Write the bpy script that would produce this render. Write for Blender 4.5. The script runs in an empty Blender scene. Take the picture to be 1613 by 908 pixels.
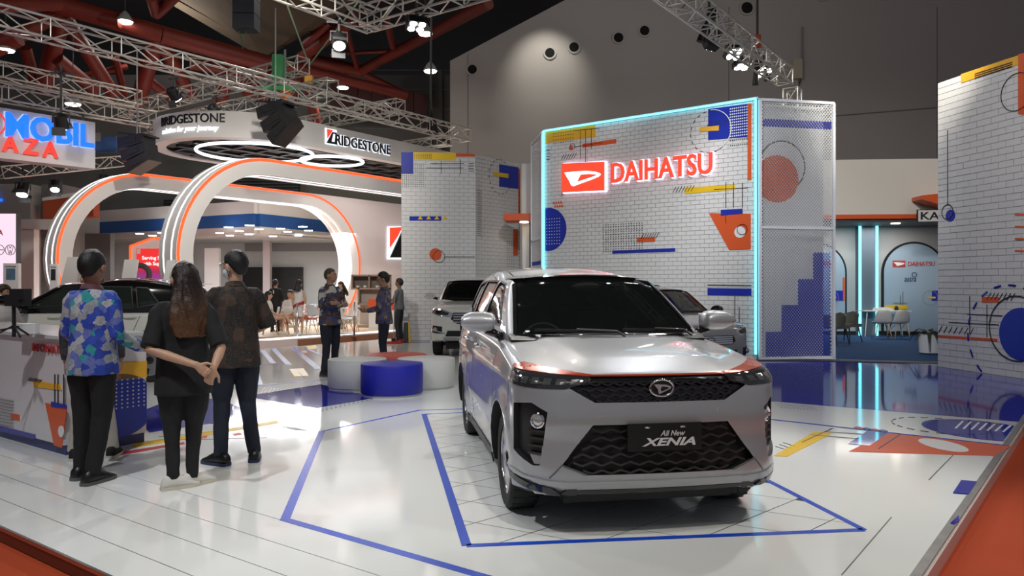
import bpy, bmesh, math, random
from mathutils import Vector, Matrix, noise
from mathutils.bvhtree import BVHTree

scene = bpy.context.scene
C = scene.collection
random.seed(7)
PI = math.pi
R = math.radians

# ------------------------------------------------------------------ camera
F, EYE, CX, HY = 1190.0, 1.52, 806.5, 448.0
cam_d = bpy.data.cameras.new('camera')
cam_d.sensor_width = 36.0
cam_d.lens = F / 1613.0 * 36.0
cam_d.shift_y = -(454.0 - HY) / 1613.0
cam_d.clip_end = 300
cam = bpy.data.objects.new('camera', cam_d)
cam.location = (0, 0, EYE)
cam.rotation_euler = (R(90), 0, 0)
C.objects.link(cam)
scene.camera = cam

# ------------------------------------------------------------------ world, exposure
w = bpy.data.worlds.new('hall_air')
scene.world = w
w.use_nodes = True
w.node_tree.nodes['Background'].inputs[0].default_value = (0.80, 0.86, 1.0, 1)
w.node_tree.nodes['Background'].inputs[1].default_value = 0.15
scene.view_settings.view_transform = 'Standard'
scene.view_settings.look = 'None'
scene.view_settings.gamma = 1.0
scene.view_settings.use_curve_mapping = False
scene.view_settings.exposure = 0.15

# ------------------------------------------------------------------ lights of the hall
ANG = R(-35.8)
UC, US = math.cos(ANG), math.sin(ANG)
def UN(u, n, z=0.0):
    """booth grid: u runs to the right and towards the viewer, n to the right and away"""
    return Vector((UC * u - US * n, US * u + UC * n, z))

def spot(name, loc, target, watts, angle=50, blend=0.6, size=0.12, col=(1, 0.97, 0.92)):
    d = bpy.data.lights.new(name, 'SPOT')
    d.energy = watts; d.spot_size = R(angle); d.spot_blend = blend
    d.shadow_soft_size = size; d.color = col
    o = bpy.data.objects.new(name, d)
    o.location = loc
    o.rotation_euler = (Vector(target) - Vector(loc)).to_track_quat('-Z', 'Y').to_euler()
    C.objects.link(o)
    return o
def area(name, loc, target, watts, sx, sy, col=(1, 1, 1)):
    d = bpy.data.lights.new(name, 'AREA')
    d.shape = 'RECTANGLE'; d.size = sx; d.size_y = sy; d.energy = watts; d.color = col
    o = bpy.data.objects.new(name, d)
    o.location = loc
    o.rotation_euler = (Vector(target) - Vector(loc)).to_track_quat('-Z', 'Y').to_euler()
    C.objects.link(o)
    return o

# stage rig spots (the truss ring over the stage)
WARM, COOL = (1, 0.95, 0.86), (0.95, 0.97, 1)
for i, (lx, ly, tx, ty, e, an) in enumerate([
        (-2.4, 14.6, 0.4, 6.6, 1500, 40), (0.2, 13.1, 1.0, 6.0, 1700, 40), (2.6, 11.4, 0.8, 5.6, 1700, 44),
        (4.9, 9.7, 1.2, 5.0, 1500, 46), (-4.6, 12.4, -1.0, 6.0, 1300, 46), (-6.6, 9.6, -3.0, 6.4, 750, 55),
        (-3.6, 2.6, -2.6, 6.2, 2300, 64), (1.4, 1.2, 0.8, 5.4, 1700, 60), (4.6, 3.4, 2.0, 6.5, 1000, 60),
        (-7.6, 6.6, -6.5, 12.0, 1300, 60), (0.0, 7.0, -2.0, 12.0, 1500, 60), (6.6, 6.6, 4.6, 10.0, 1000, 60)]):
    spot('stage_spot', (lx, ly, 6.9), (tx, ty, 0.3), e * 0.38, an, 0.7, 0.10, WARM if i % 2 else COOL)
# wash on the display walls
spot('wall_fill', (1.2, 9.8, 7.0), (2.6, 17.0, 3.2), 1350, 55, 0.8, 0.2, COOL)
spot('wall_fill', (4.6, 8.6, 7.0), (5.6, 15.2, 3.0), 900, 50, 0.8, 0.2, COOL)
spot('wall_fill', (-5.0, 13.0, 7.0), (-2.0, 20.6, 3.0), 1000, 50, 0.8, 0.2, COOL)
spot('wall_fill', (3.6, 7.6, 7.2), (8.3, 12.6, 2.6), 750, 60, 0.8, 0.2, COOL)
spot('wall_fill', (-3.4, 11.6, 7.0), (-7.0, 19.5, 3.6), 2000, 70, 0.8, 0.2, WARM)  # added fill, brightens the portals and the ring sign
spot('wall_fill', (6.4, 10.6, 7.0), (9.6, 20.6, 4.0), 1500, 55, 0.8, 0.2, WARM)  # added fill, brightens the white fascia of the office booth
spot('wall_fill', (-7.6, 9.0, 7.0), (-11.5, 19.5, 4.2), 1300, 55, 0.8, 0.2, WARM)  # added fill on the farther portal
# high-bay lamps of the hall roof
for lx, ly in [(-16, 16), (-6, 22), (6, 24), (-14, 30), (14, 14), (0, -4)]:
    d = bpy.data.lights.new('high_bay', 'POINT'); d.energy = 330; d.shadow_soft_size = 0.4; d.color = (1, .95, .88)
    o = bpy.data.objects.new('high_bay', d); o.location = (lx, ly, 11.5); C.objects.link(o)

# ------------------------------------------------------------------ materials
MATS = {}
def mat(name, col, rough=0.5, metal=0.0, coat=0.0, emit=None, es=0.0, spec=0.5, var=0.0, vs=8.0, bump=0.0, bs=60.0,
        alpha=1.0, trans=0.0, ior=1.45, coat_rough=0.03):
    if name in MATS: return MATS[name]
    m = bpy.data.materials.new(name); m.use_nodes = True
    nt = m.node_tree; b = nt.nodes['Principled BSDF']
    col4 = (col[0], col[1], col[2], 1)
    b.inputs['Base Color'].default_value = col4
    b.inputs['Roughness'].default_value = rough
    b.inputs['Metallic'].default_value = metal
    b.inputs['Coat Weight'].default_value = coat
    b.inputs['Coat Roughness'].default_value = coat_rough
    b.inputs['Specular IOR Level'].default_value = spec
    b.inputs['Transmission Weight'].default_value = trans
    b.inputs['IOR'].default_value = ior
    b.inputs['Alpha'].default_value = alpha
    if emit:
        b.inputs['Emission Color'].default_value = (emit[0], emit[1], emit[2], 1)
        b.inputs['Emission Strength'].default_value = es
    if var > 0 or bump > 0:
        tc = nt.nodes.new('ShaderNodeTexCoord')
        if var > 0:
            n = nt.nodes.new('ShaderNodeTexNoise'); n.inputs['Scale'].default_value = vs; n.inputs['Detail'].default_value = 5
            nt.links.new(tc.outputs['Object'], n.inputs['Vector'])
            mx = nt.nodes.new('ShaderNodeMix'); mx.data_type = 'RGBA'
            mx.inputs[6].default_value = tuple(max(0, c * (1 - var)) for c in col) + (1,)
            mx.inputs[7].default_value = tuple(min(1, c * (1 + var)) for c in col) + (1,)
            nt.links.new(n.outputs['Fac'], mx.inputs[0]); nt.links.new(mx.outputs[2], b.inputs['Base Color'])
        if bump > 0:
            n2 = nt.nodes.new('ShaderNodeTexNoise'); n2.inputs['Scale'].default_value = bs; n2.inputs['Detail'].default_value = 3
            nt.links.new(tc.outputs['Object'], n2.inputs['Vector'])
            bp = nt.nodes.new('ShaderNodeBump'); bp.inputs['Strength'].default_value = bump; bp.inputs['Distance'].default_value = 0.01
            nt.links.new(n2.outputs['Fac'], bp.inputs['Height']); nt.links.new(bp.outputs['Normal'], b.inputs['Normal'])
    MATS[name] = m
    return m

def glow(name, col, s):
    return mat(name, (0.02, 0.02, 0.02), 0.5, emit=col, es=s)

# palette
WHITE_FLOOR = mat('white_gloss_floor', (0.74, 0.75, 0.73), 0.10, spec=0.5, var=0.03, vs=1.2)
BLUE = mat('print_blue', (0.018, 0.035, 0.36), 0.25)
BLUE_L = mat('print_line_blue', (0.015, 0.07, 0.50), 0.25)
NAVY = mat('print_navy', (0.020, 0.022, 0.30), 0.06, spec=0.4)
YELLOW = mat('print_yellow', (0.78, 0.50, 0.02), 0.3)
AMBER = mat('print_amber', (0.80, 0.42, 0.03), 0.4)
ORANGE = mat('print_orange', (0.66, 0.10, 0.025), 0.35)
INK = mat('print_black', (0.015, 0.015, 0.018), 0.4)
PWHITE = mat('print_white', (0.75, 0.75, 0.75), 0.4)
BRICK = mat('white_brick_face', (0.66, 0.65, 0.63), 0.65, var=0.04, vs=3)
JOINT = mat('grey_brick_joint', (0.30, 0.29, 0.28), 0.8)
WPANEL = mat('white_panel', (0.72, 0.71, 0.70), 0.5, var=0.02, vs=2)
BOOTH = mat('booth_white', (0.70, 0.68, 0.66), 0.45, var=0.02, vs=1.5)
GREYWALL = mat('hall_grey_wall', (0.44, 0.425, 0.41), 0.85, var=0.06, vs=0.4)
DKWALL = mat('hall_dark_wall', (0.11, 0.11, 0.11), 0.9, var=0.1, vs=0.6)
CARPET = mat('orange_carpet', (0.40, 0.050, 0.010), 0.95, var=0.12, vs=60, bump=0.4, bs=400)
BCARPET = mat('blue_carpet', (0.012, 0.055, 0.16), 0.95, var=0.2, vs=40, bump=0.4, bs=400)
BLACK = mat('black_plastic', (0.012, 0.012, 0.013), 0.45)
GBLACK = mat('gloss_black', (0.008, 0.008, 0.009), 0.12, coat=0.5)
DGREY = mat('dark_grey', (0.06, 0.06, 0.065), 0.6)
MGREY = mat('mid_grey', (0.25, 0.25, 0.25), 0.6)
ALU = mat('truss_aluminium', (0.62, 0.60, 0.56), 0.38, metal=0.75, var=0.06, vs=5)
CHROME = mat('chrome', (0.85, 0.85, 0.86), 0.08, metal=1)
STEEL = mat('brushed_steel', (0.5, 0.5, 0.5), 0.3, metal=1)
REDSTEEL = mat('red_painted_steel', (0.15, 0.016, 0.009), 0.55, var=0.25, vs=1.5)
WOOD = mat('oak_wood', (0.50, 0.33, 0.19), 0.5, var=0.15, vs=6)
WOODD = mat('grey_oak', (0.30, 0.23, 0.18), 0.55, var=0.15, vs=8)
LEDW = glow('led_white', (0.92, 0.95, 1.0), 1.9)
LEDO = glow('led_orange', (1.0, 0.085, 0.012), 1.7)
NEON = glow('neon_cyan', (0.16, 0.78, 1.0), 2.6)
LAMPW = glow('lamp_white', (1.0, 0.97, 0.92), 22.0)

# ------------------------------------------------------------------ helpers
def g(px, py, z=0.0):
    """point on the level z that stands at photo position px, py"""
    Y = F * (EYE - z) / (py - HY)
    return Vector(((px - CX) * Y / F, Y, z))
def at(px, py, Y):
    return Vector(((px - CX) * Y / F, Y, EYE - (py - HY) * Y / F))

def link_mesh(name, me, m=None, parent=None, loc=None, smooth=False):
    o = bpy.data.objects.new(name, me); C.objects.link(o)
    if m is not None and not me.materials: me.materials.append(m)
    if smooth: me.polygons.foreach_set('use_smooth', [True] * len(me.polygons))
    if parent is not None: o.parent = parent
    if loc is not None: o.location = loc
    return o

def tag(o, label=None, cat=None, group=None, kind=None):
    if label: o['label'] = label
    if cat: o['category'] = cat
    if group: o['group'] = group
    if kind: o['kind'] = kind
    return o

def thing(name, label, cat, loc=(0, 0, 0), rotz=0.0, group=None, kind=None):
    o = bpy.data.objects.new(name, None); C.objects.link(o)
    o.empty_display_size = 0.1
    o.location = loc; o.rotation_euler = (0, 0, rotz)
    return tag(o, label, cat, group, kind)

def copy_tree(o, parent=None):
    c = o.copy(); C.objects.link(c); c.parent = parent
    for ch in list(o.children): copy_tree(ch, c)
    return c

class MB:
    def __init__(s): s.v = []; s.f = []
    def add(s, vs, fs):
        k = len(s.v); s.v += [tuple(p) for p in vs]; s.f += [tuple(i + k for i in q) for q in fs]; return s
    def box(s, x0, x1, y0, y1, z0, z1, M=None):
        vs = [Vector((x, y, z)) for z in (z0, z1) for y in (y0, y1) for x in (x0, x1)]
        if M is not None: vs = [M @ p for p in vs]
        return s.add(vs, [(0, 2, 3, 1), (4, 5, 7, 6), (0, 1, 5, 4), (2, 6, 7, 3), (0, 4, 6, 2), (1, 3, 7, 5)])
    def bar(s, a, b, wx, wz=None, up=(0, 0, 1)):
        """rectangular bar from a to b"""
        a, b = Vector(a), Vector(b); wz = wz or wx
        d = (b - a); L = d.length; d.normalize()
        upv = Vector(up)
        if abs(d.dot(upv)) > 0.99: upv = Vector((0, 1, 0))
        sx = d.cross(upv).normalized(); sz = sx.cross(d).normalized()
        vs = [p + sx * (i * wx / 2) + sz * (j * wz / 2) for p in (a, b) for j in (-1, 1) for i in (-1, 1)]
        return s.add(vs, [(0, 1, 3, 2), (4, 6, 7, 5), (0, 4, 5, 1), (2, 3, 7, 6), (0, 2, 6, 4), (1, 5, 7, 3)])
    def tube(s, pts, rad, n=8, cap=True, flat=1.0, up=(0, 0, 1)):
        """round tube along pts; rad a number or a list; flat squeezes it along the second cross axis"""
        pts = [Vector(p) for p in pts]
        if not hasattr(rad, '__len__'): rad = [rad] * len(pts)
        rings = []; prev = None
        for i, p in enumerate(pts):
            d = (pts[min(i + 1, len(pts) - 1)] - pts[max(i - 1, 0)]).normalized()
            if prev is None:
                upv = Vector(up)
                if abs(d.dot(upv)) > 0.95: upv = Vector((0, 1, 0))
                sx = d.cross(upv).normalized()
            else:
                sx = (prev - d * prev.dot(d)).normalized()
            prev = sx; sz = sx.cross(d).normalized()
            r = rad[i]; rx, rz = (r if hasattr(r, '__len__') else (r, r * flat))
            rings.append([p + sx * (math.cos(2 * PI * k / n) * rx) + sz * (math.sin(2 * PI * k / n) * rz) for k in range(n)])
        return s.rings(rings, cap)
    def rings(s, rings, cap=True, closed=True):
        n = len(rings[0]); vs = [p for r in rings for p in r]; fs = []
        for i in range(len(rings) - 1):
            for k in range(n if closed else n - 1):
                a = i * n + k; b = i * n + (k + 1) % n
                fs.append((a, b, b + n, a + n))
        if cap:
            fs.append(tuple(range(n - 1, -1, -1))); fs.append(tuple((len(rings) - 1) * n + k for k in range(n)))
        return s.add(vs, fs)
    def ball(s, c, r, nu=16, nv=10, M=None):
        c = Vector(c); rx, ry, rz = r if hasattr(r, '__len__') else (r, r, r)
        vs = [Vector((0, 0, -rz))]
        for j in range(1, nv):
            t = -PI / 2 + PI * j / nv
            for k in range(nu):
                a = 2 * PI * k / nu
                vs.append(Vector((rx * math.cos(t) * math.cos(a), ry * math.cos(t) * math.sin(a), rz * math.sin(t))))
        vs.append(Vector((0, 0, rz)))
        fs = [(0, 1 + (k + 1) % nu, 1 + k) for k in range(nu)]
        for j in range(nv - 2):
            for k in range(nu):
                a = 1 + j * nu + k; b = 1 + j * nu + (k + 1) % nu
                fs.append((a, b, b + nu, a + nu))
        t = len(vs) - 1; q = 1 + (nv - 2) * nu
        fs += [(q + k, q + (k + 1) % nu, t) for k in range(nu)]
        if M is not None: vs = [M @ p for p in vs]
        return s.add([p + c for p in vs], fs)
    def lathe(s, prof, n=24, c=(0, 0, 0), M=None):
        """prof: list of (r, z)"""
        c = Vector(c); rings = []
        for r, z in prof:
            ring = [Vector((r * math.cos(2 * PI * k / n), r * math.sin(2 * PI * k / n), z)) for k in range(n)]
            if M is not None: ring = [M @ p for p in ring]
            rings.append([p + c for p in ring])
        return s.rings(rings, True)
    def prism(s, poly, d0, d1, frame=None):
        """poly: 2D points in the x,z plane, extruded along y from d0 to d1 (frame maps x,y,z)"""
        n = len(poly)
        vs = [Vector((p[0], d, p[1])) for d in (d0, d1) for p in poly]
        if frame is not None: vs = [frame @ p for p in vs]
        fs = [tuple(range(n)), tuple(range(2 * n - 1, n - 1, -1))]
        fs += [(k, k + n, (k + 1) % n + n, (k + 1) % n) for k in range(n)]
        return s.add(vs, fs)
    def slab(s, poly, z0, z1):
        """poly: ground polygon (x,y), between z0 and z1"""
        n = len(poly)
        vs = [Vector((p[0], p[1], z)) for z in (z0, z1) for p in poly]
        fs = [tuple(range(n - 1, -1, -1)), tuple(range(n, 2 * n))]
        fs += [(k, (k + 1) % n, (k + 1) % n + n, k + n) for k in range(n)]
        return s.add(vs, fs)
    def mesh(s, name='m', fix=True):
        me = bpy.data.meshes.new(name); me.from_pydata(s.v, [], s.f)
        if fix:
            bm = bmesh.new(); bm.from_mesh(me)
            bmesh.ops.recalc_face_normals(bm, faces=bm.faces); bm.to_mesh(me); bm.free()
        me.update()
        return me
    def build(s, name, m, parent=None, loc=None, smooth=False, fix=True, angle=None):
        o = link_mesh(name, s.mesh(name, fix), m, parent, loc, smooth)
        if angle is not None:
            o.data.polygons.foreach_set('use_smooth', [True] * len(o.data.polygons))
            o.data.set_sharp_from_angle(angle=R(angle))
        return o

WORK = bpy.data.scenes.new('workbench')          # a side scene, so that evaluating one mesh does not update the whole hall
def eval_mesh(o, drop=True):
    """apply the object's modifiers / curve and return a fresh mesh"""
    vl = WORK.view_layers[0]
    vl.update()
    dg = vl.depsgraph
    me = bpy.data.meshes.new_from_object(o.evaluated_get(dg), preserve_all_data_layers=True, depsgraph=dg)
    if drop:
        bpy.data.objects.remove(o, do_unlink=True)
    return me

def text_mesh(body, width=None, height=None, depth=0.02, bold=0.0, shear=0.0, align='LEFT', keep=True):
    """lettering standing in the x,z plane and facing -y; its left foot at the origin"""
    cu = bpy.data.curves.new('t', 'FONT'); cu.body = body; cu.extrude = depth / 2; cu.offset = bold; cu.shear = shear
    cu.resolution_u = 3
    o = bpy.data.objects.new('t', cu); WORK.collection.objects.link(o)
    me = eval_mesh(o); bpy.data.curves.remove(cu)
    xs = [v.co.x for v in me.vertices]; ys = [v.co.y for v in me.vertices]
    x0, x1, y0, y1 = min(xs), max(xs), min(ys), max(ys)
    sy = height / (y1 - y0) if height else width / (x1 - x0)
    sx = width / (x1 - x0) if width else sy
    off = 0 if align == 'LEFT' else (x1 - x0) * sx / 2
    for v in me.vertices:
        x, y, z = v.co
        v.co = ((x - x0) * sx - off, -z, (y - y0) * sy)
    me.materials.clear()
    return me

def islands(me):
    bm = bmesh.new(); bm.from_mesh(me); bmesh.ops.remove_doubles(bm, verts=bm.verts, dist=1e-5)
    bm.verts.ensure_lookup_table(); seen = set(); out = []
    for v in bm.verts:
        if v.index in seen: continue
        st = [v]; comp = []; seen.add(v.index)
        while st:
            q = st.pop(); comp.append(q)
            for e in q.link_edges:
                o2 = e.other_vert(q)
                if o2.index not in seen: seen.add(o2.index); st.append(o2)
        ids = {q.index: i for i, q in enumerate(comp)}
        fs = {f for q in comp for f in q.link_faces}
        out.append(([q.co.copy() for q in comp], [[ids[x.index] for x in f.verts] for f in fs]))
    bm.free(); bpy.data.meshes.remove(me)
    return out

def letters(body, m, parent, loc, width=None, height=None, depth=0.03, bold=0.0, shear=0.0, name='letter', rot=None, align='LEFT', bend=None):
    """each letter of a sign as a part of its own"""
    for vs, fs in islands(text_mesh(body, width, height, depth, bold, shear, align)):
        if bend: vs = [bend(p) for p in vs]
        mb = MB(); mb.add(vs, fs)
        o = mb.build(name, m, parent, loc, fix=True)
        if rot is not None: o.rotation_euler = rot

def smooth_lerp(tab, x):
    """piecewise smooth interpolation through (x, value) pairs"""
    if x <= tab[0][0]: return tab[0][1]
    for (a, va), (b, vb) in zip(tab, tab[1:]):
        if x <= b:
            return va + (vb - va) * (x - a) / (b - a)
    return tab[-1][1]
def catmull(tab, x):
    if x <= tab[0][0]: return tab[0][1]
    if x >= tab[-1][0]: return tab[-1][1]
    for i in range(len(tab) - 1):
        a, va = tab[i]; b, vb = tab[i + 1]
        if x <= b:
            ma = (vb - tab[i - 1][1]) / (b - tab[i - 1][0]) if i > 0 else (vb - va) / (b - a)
            mb_ = (tab[i + 2][1] - va) / (tab[i + 2][0] - a) if i + 2 < len(tab) else (vb - va) / (b - a)
            h = b - a; t = (x - a) / h
            return (2*t**3 - 3*t**2 + 1) * va + (t**3 - 2*t**2 + t) * h * ma + (-2*t**3 + 3*t**2) * vb + (t**3 - t**2) * h * mb_

def clip_poly(poly, conv):
    """clip a 2D polygon by a convex counter-clockwise polygon"""
    out = list(poly)
    for i in range(len(conv)):
        a, b = conv[i], conv[(i + 1) % len(conv)]
        inp, out = out, []
        def side(p): return (b[0] - a[0]) * (p[1] - a[1]) - (b[1] - a[1]) * (p[0] - a[0])
        for j in range(len(inp)):
            p, q = inp[j], inp[(j + 1) % len(inp)]
            sp, sq = side(p), side(q)
            if sp >= 0: out.append(p)
            if (sp >= 0) != (sq >= 0):
                t = sp / (sp - sq); out.append((p[0] + (q[0] - p[0]) * t, p[1] + (q[1] - p[1]) * t))
        if not out: return []
    return out
# ================================================================== THE SETTING: ground, stage floor
fl = MB(); fl.slab([(-60, -12), (60, -12), (60, 60), (-60, 60)], -0.6, -0.10)
tag(fl.build('floor_carpet', CARPET), 'orange carpet covering the hall floor around the white stage', 'carpet', kind='structure')

N0 = 1.973          # front edge of the stage
PL = [2.218, 2.503, 2.788, 3.078]
def stage_right(n): return -0.60 + 0.0495 * (n - 4.42)
UL, NB = -15.1, 27.0
stage = thing('floor', 'glossy white exhibition stage floor with blue and orange graphics', 'floor', kind='structure')
m_ = MB()
P = [UN(UL, PL[3] + .004), UN(stage_right(PL[3]), PL[3] + .004), UN(stage_right(NB), NB), UN(UL, NB)]
m_.slab([(p.x, p.y) for p in P], -0.10, 0.0)
m_.build('stage_deck', WHITE_FLOOR, stage)
m_ = MB(); P = [UN(UL, N0 + .01), UN(stage_right(N0) - .01, N0 + .01), UN(stage_right(PL[3]) - .01, PL[3]), UN(UL, PL[3])]
m_.slab([(p.x, p.y) for p in P], -0.10, -0.012)
m_.build('plank_bed', BLACK, stage)
edges = [N0] + PL
for a, b in zip(edges, edges[1:]):
    q = .004
    m_ = MB(); P = [UN(UL, a + q), UN(stage_right(a), a + q), UN(stage_right(b), b - q), UN(UL, b - q)]
    m_.slab([(p.x, p.y) for p in P], -0.012, 0.0)
    m_.build('plank', WHITE_FLOOR, stage)
# edge profiles: chrome lip along the front, white kerb along the right
m_ = MB(); m_.bar(UN(UL, N0 - .006, -.012), UN(stage_right(N0), N0 - .006, -.012), .012, .024)
m_.build('edge_profile', STEEL, stage)
m_ = MB(); m_.bar(UN(UL, N0 - .001, -.06), UN(stage_right(N0), N0 - .001, -.06), .012, .07)
m_.build('edge_skirt', mat('skirt_brown', (.10, .03, .02), .3), stage)
m_ = MB(); m_.bar(UN(stage_right(N0) + .004, N0, -.003), UN(stage_right(20) + .004, 20, -.003), .05, .012)
m_.build('edge_profile', mat('dull_edge_metal', (.30, .29, .28), .4, metal=.6, var=.3, vs=6), stage)
m_ = MB(); m_.bar(UN(stage_right(N0) + .035, N0, -.056), UN(stage_right(20) + .035, 20, -.056), .02, .09)
m_.build('edge_skirt', mat('skirt_white', (.62, .52, .48), .25), stage)

layer = [0]
def decal(pts, m, name='floor_print', z=None, ground=False, h=0.0008):
    P = [g(*p) if not ground else Vector((p[0], p[1], 0)) for p in pts]
    layer[0] += 1
    zz = z if z is not None else 0.0010 + 0.00008 * layer[0]
    mb = MB(); mb.slab([(p.x, p.y) for p in P], 0.0, zz)
    return mb.build(name, m, stage)
def gline(a, b, w, m, name='floor_line', z=None):
    a = g(*a) if len(a) == 2 and a[0] > -1e8 and not isinstance(a, Vector) else a
    b = g(*b) if not isinstance(b, Vector) else b
    d = (b - a); d.z = 0; d.normalize(); s = Vector((-d.y, d.x, 0)) * (w / 2)
    return decal([(p.x, p.y) for p in (a - s, b - s, b + s, a + s)], m, name, z, True)

# blue glossy rear right part
decal([(1040, 628), (1221, 633), (1472, 654), (1640, 668), (1640, 601), (1475, 576), (1320, 566), (1190, 568), (1040, 590)], NAVY, z=.0012)
# large outline left of the car
a, b, c_, d_ = g(449, 819), g(507, 680), g(662, 646.5), g(760, 644)
gline(a, b, .062, BLUE_L); gline(b, c_, .035, BLUE_L); gline(c_, d_, .035, BLUE_L)
e_ = a + Vector((UC, US, 0)) * 4.2
gline(a - Vector((UC, US, 0)) * .02, e_, .062, BLUE_L)
# frame below the car with tiles inside
tl, bl, br = g(668, 653), g(735, 860.5), g(1360, 835.5)
rdir = (g(1219, 763) - br).normalized()
tdir = (g(718, 651.2) - tl).normalized()
den = rdir.x * tdir.y - rdir.y * tdir.x
k_ = ((tl.x - br.x) * tdir.y - (tl.y - br.y) * tdir.x) / den
tr = br + rdir * min(max(k_, 4), 6.5)
quad = [bl, br, tr, tl]
m_ = MB(); m_.slab([(p.x, p.y) for p in quad], 0, .0010); m_.build('tile_bed', INK, stage)
conv = [(p.x, p.y) for p in quad]
TS = 0.40
tdirs = (Vector((math.cos(R(-29)), math.sin(R(-29)), 0)), Vector((math.cos(R(43)), math.sin(R(43)), 0)))
for i in range(-14, 22):
    for j in range(-14, 22):
        o_ = bl + tdirs[0] * (i * TS + .1) + tdirs[1] * (j * TS)
        q = .0045
        cell = [o_ + tdirs[0] * x + tdirs[1] * y for x, y in ((q, q), (TS - q, q), (TS - q, TS - q), (q, TS - q))]
        pc = clip_poly([(p.x, p.y) for p in cell], conv)
        if len(pc) >= 3:
            ar = abs(sum(pc[k][0] * pc[(k + 1) % len(pc)][1] - pc[(k + 1) % len(pc)][0] * pc[k][1] for k in range(len(pc)))) / 2
            if ar > .004:
                mb = MB(); mb.slab(pc, 0.0, .0022); mb.build('tile', WHITE_FLOOR, stage)
for p, q, w_ in ((tl, bl, .058), (bl, br, .05), (br, tr, .05), (tl, tr, .03)): gline(p, q, w_, BLUE_L, z=.0032)
# left graphics
decal([(205, 655), (262, 633), (345, 628), (392, 649), (456, 658), (395, 671), (330, 668), (235, 682)], NAVY)
decal([(206, 700), (436, 663), (440, 667), (212, 706)], YELLOW)
decal([(170, 716), (290, 697), (291, 700), (172, 721)], mat('print_red', (.5, .04, .04), .3))
decal([(310, 689), (326, 686), (326, 690), (310, 693)], ORANGE)
decal([(366, 684), (378, 682), (381, 685), (369, 687)], ORANGE)
gline(g(250, 689), g(400, 675), .008, INK); gline(g(270, 694), g(420, 690), .006, INK)
for k in range(4): gline(g(440 + 6 * k, 672 + 1.6 * k), g(470 + 6 * k, 674.5 + 1.6 * k), .006, MGREY)
nd = [(385, 625), (505, 606), (592, 627), (500, 643)]
decal(nd, NAVY)
A_, B_, C2_ = g(405, 628), g(500, 641), g(505, 613)
for i in range(17):
    for j in range(9):
        p = A_ + (B_ - A_) * (i / 16.0) + (C2_ - B_) * (j / 12.0)
        s_ = .014
        mb = MB(); mb.slab([(p.x + s_ * math.cos(t), p.y + s_ * 1.3 * math.sin(t)) for t in [k * PI / 3 for k in range(6)]], 0, .0026)
        if i == 0 and j == 0: dots = MB()
        dots.add(mb.v, mb.f)
tag(dots.build('floor_dots', PWHITE, stage), kind='stuff')
dots = MB()
for i in range(12):
    for j in range(2):
        p = g(508 + i * 7, 645 - i * 1.6 + j * 2.6)
        dots.slab([(p.x + .014 * math.cos(t), p.y + .02 * math.sin(t)) for t in [k * PI / 3 for k in range(6)]], 0, .0018)
tag(dots.build('floor_dots', INK, stage), kind='stuff')
for p, q, w_ in (((413, 552), (431, 573), .11), ((430, 549), (455, 575), .11), ((460, 547), (502, 582), .12), ((480, 548), (512, 562), .08), ((402, 590), (408, 607), .12)):
    gline(g(*p), g(*q), w_, BLUE_L)
gline(g(400, 609), g(516, 598.5), .03, BLUE_L); gline(g(370, 575), g(456, 575), .025, BLUE_L)
decal([(456, 582), (478, 580.5), (486, 592), (464, 594)], YELLOW); gline(g(470, 587), g(480, 596), .012, INK)
decal([(482, 546), (498, 544), (500, 549.5), (485, 551)], YELLOW)
decal([(474, 553), (482, 553), (484, 556), (476, 556)], ORANGE)
decal([(614, 538), (676, 537), (678, 540.5), (612, 541)], NAVY)
# right graphics
decal([(1219, 719), (1282, 681), (1312, 683), (1240, 720)], YELLOW)
gline(g(1263, 698), g(1311, 675.5), .012, INK)
for k in range(3): gline(g(1222 + 6 * k, 704 - 3 * k), g(1240 + 6 * k, 710 - 3 * k), .008, INK)
decal([(1337, 712), (1397, 683), (1592, 704), (1568, 719)], ORANGE)
decal([(1336, 700), (1366, 680), (1399, 683), (1370, 703)], NAVY)
c0 = g(1485, 702)
decal([(c0.x + .165 * math.cos(k * PI / 16), c0.y + .30 * math.sin(k * PI / 16)) for k in range(32)], PWHITE, ground=True)
gline(g(1384, 708), g(1419, 685), .014, INK)
c0 = g(1544, 677.5)
rr_ = .52
pts_ = [(c0.x + rr_ * math.cos(k * PI / 24), c0.y + rr_ * 1.15 * math.sin(k * PI / 24)) for k in range(48)]
lim = [UN(-9, 3.2), UN(stage_right(3.2) - .03, 3.2), UN(stage_right(16) - .03, 16), UN(-9, 16)]
decal(clip_poly(pts_, [(p.x, p.y) for p in lim]), NAVY, ground=True)
for k in range(7):
    gline(g(1505 + 12.5 * k, 676 + .9 * k), g(1517 + 12.5 * k, 664 + 1.2 * k), .022, PWHITE)
for k in range(20):     # dashed ring
    t = k * 2 * PI / 20
    cc = g(1480, 671)
    p = cc + Vector((.45 * math.cos(t), .5 * math.sin(t), 0)); q = cc + Vector((.45 * math.cos(t + .17), .5 * math.sin(t + .17), 0))
    gline(p, q, .01, INK)
gline(g(1205, 660.5), g(1590, 703.5), .02, BLUE_L)
gline(g(1275, 686), g(1352, 692), .006, MGREY); gline(g(1300, 681), g(1360, 685), .006, MGREY)
for k in range(4): decal([(1345 + 13 * k, 674 + 1.6 * k), (1352 + 13 * k, 673 + 1.6 * k), (1360 + 13 * k, 675.5 + 1.6 * k), (1352 + 13 * k, 676.5 + 1.6 * k)], NAVY if k % 2 else ORANGE)
decal([(1501, 778), (1514, 758), (1539, 760), (1526, 780)], NAVY)
decal([(1497, 826), (1510, 814), (1511, 822), (1503, 828)], NAVY)
dots = MB()
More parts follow.
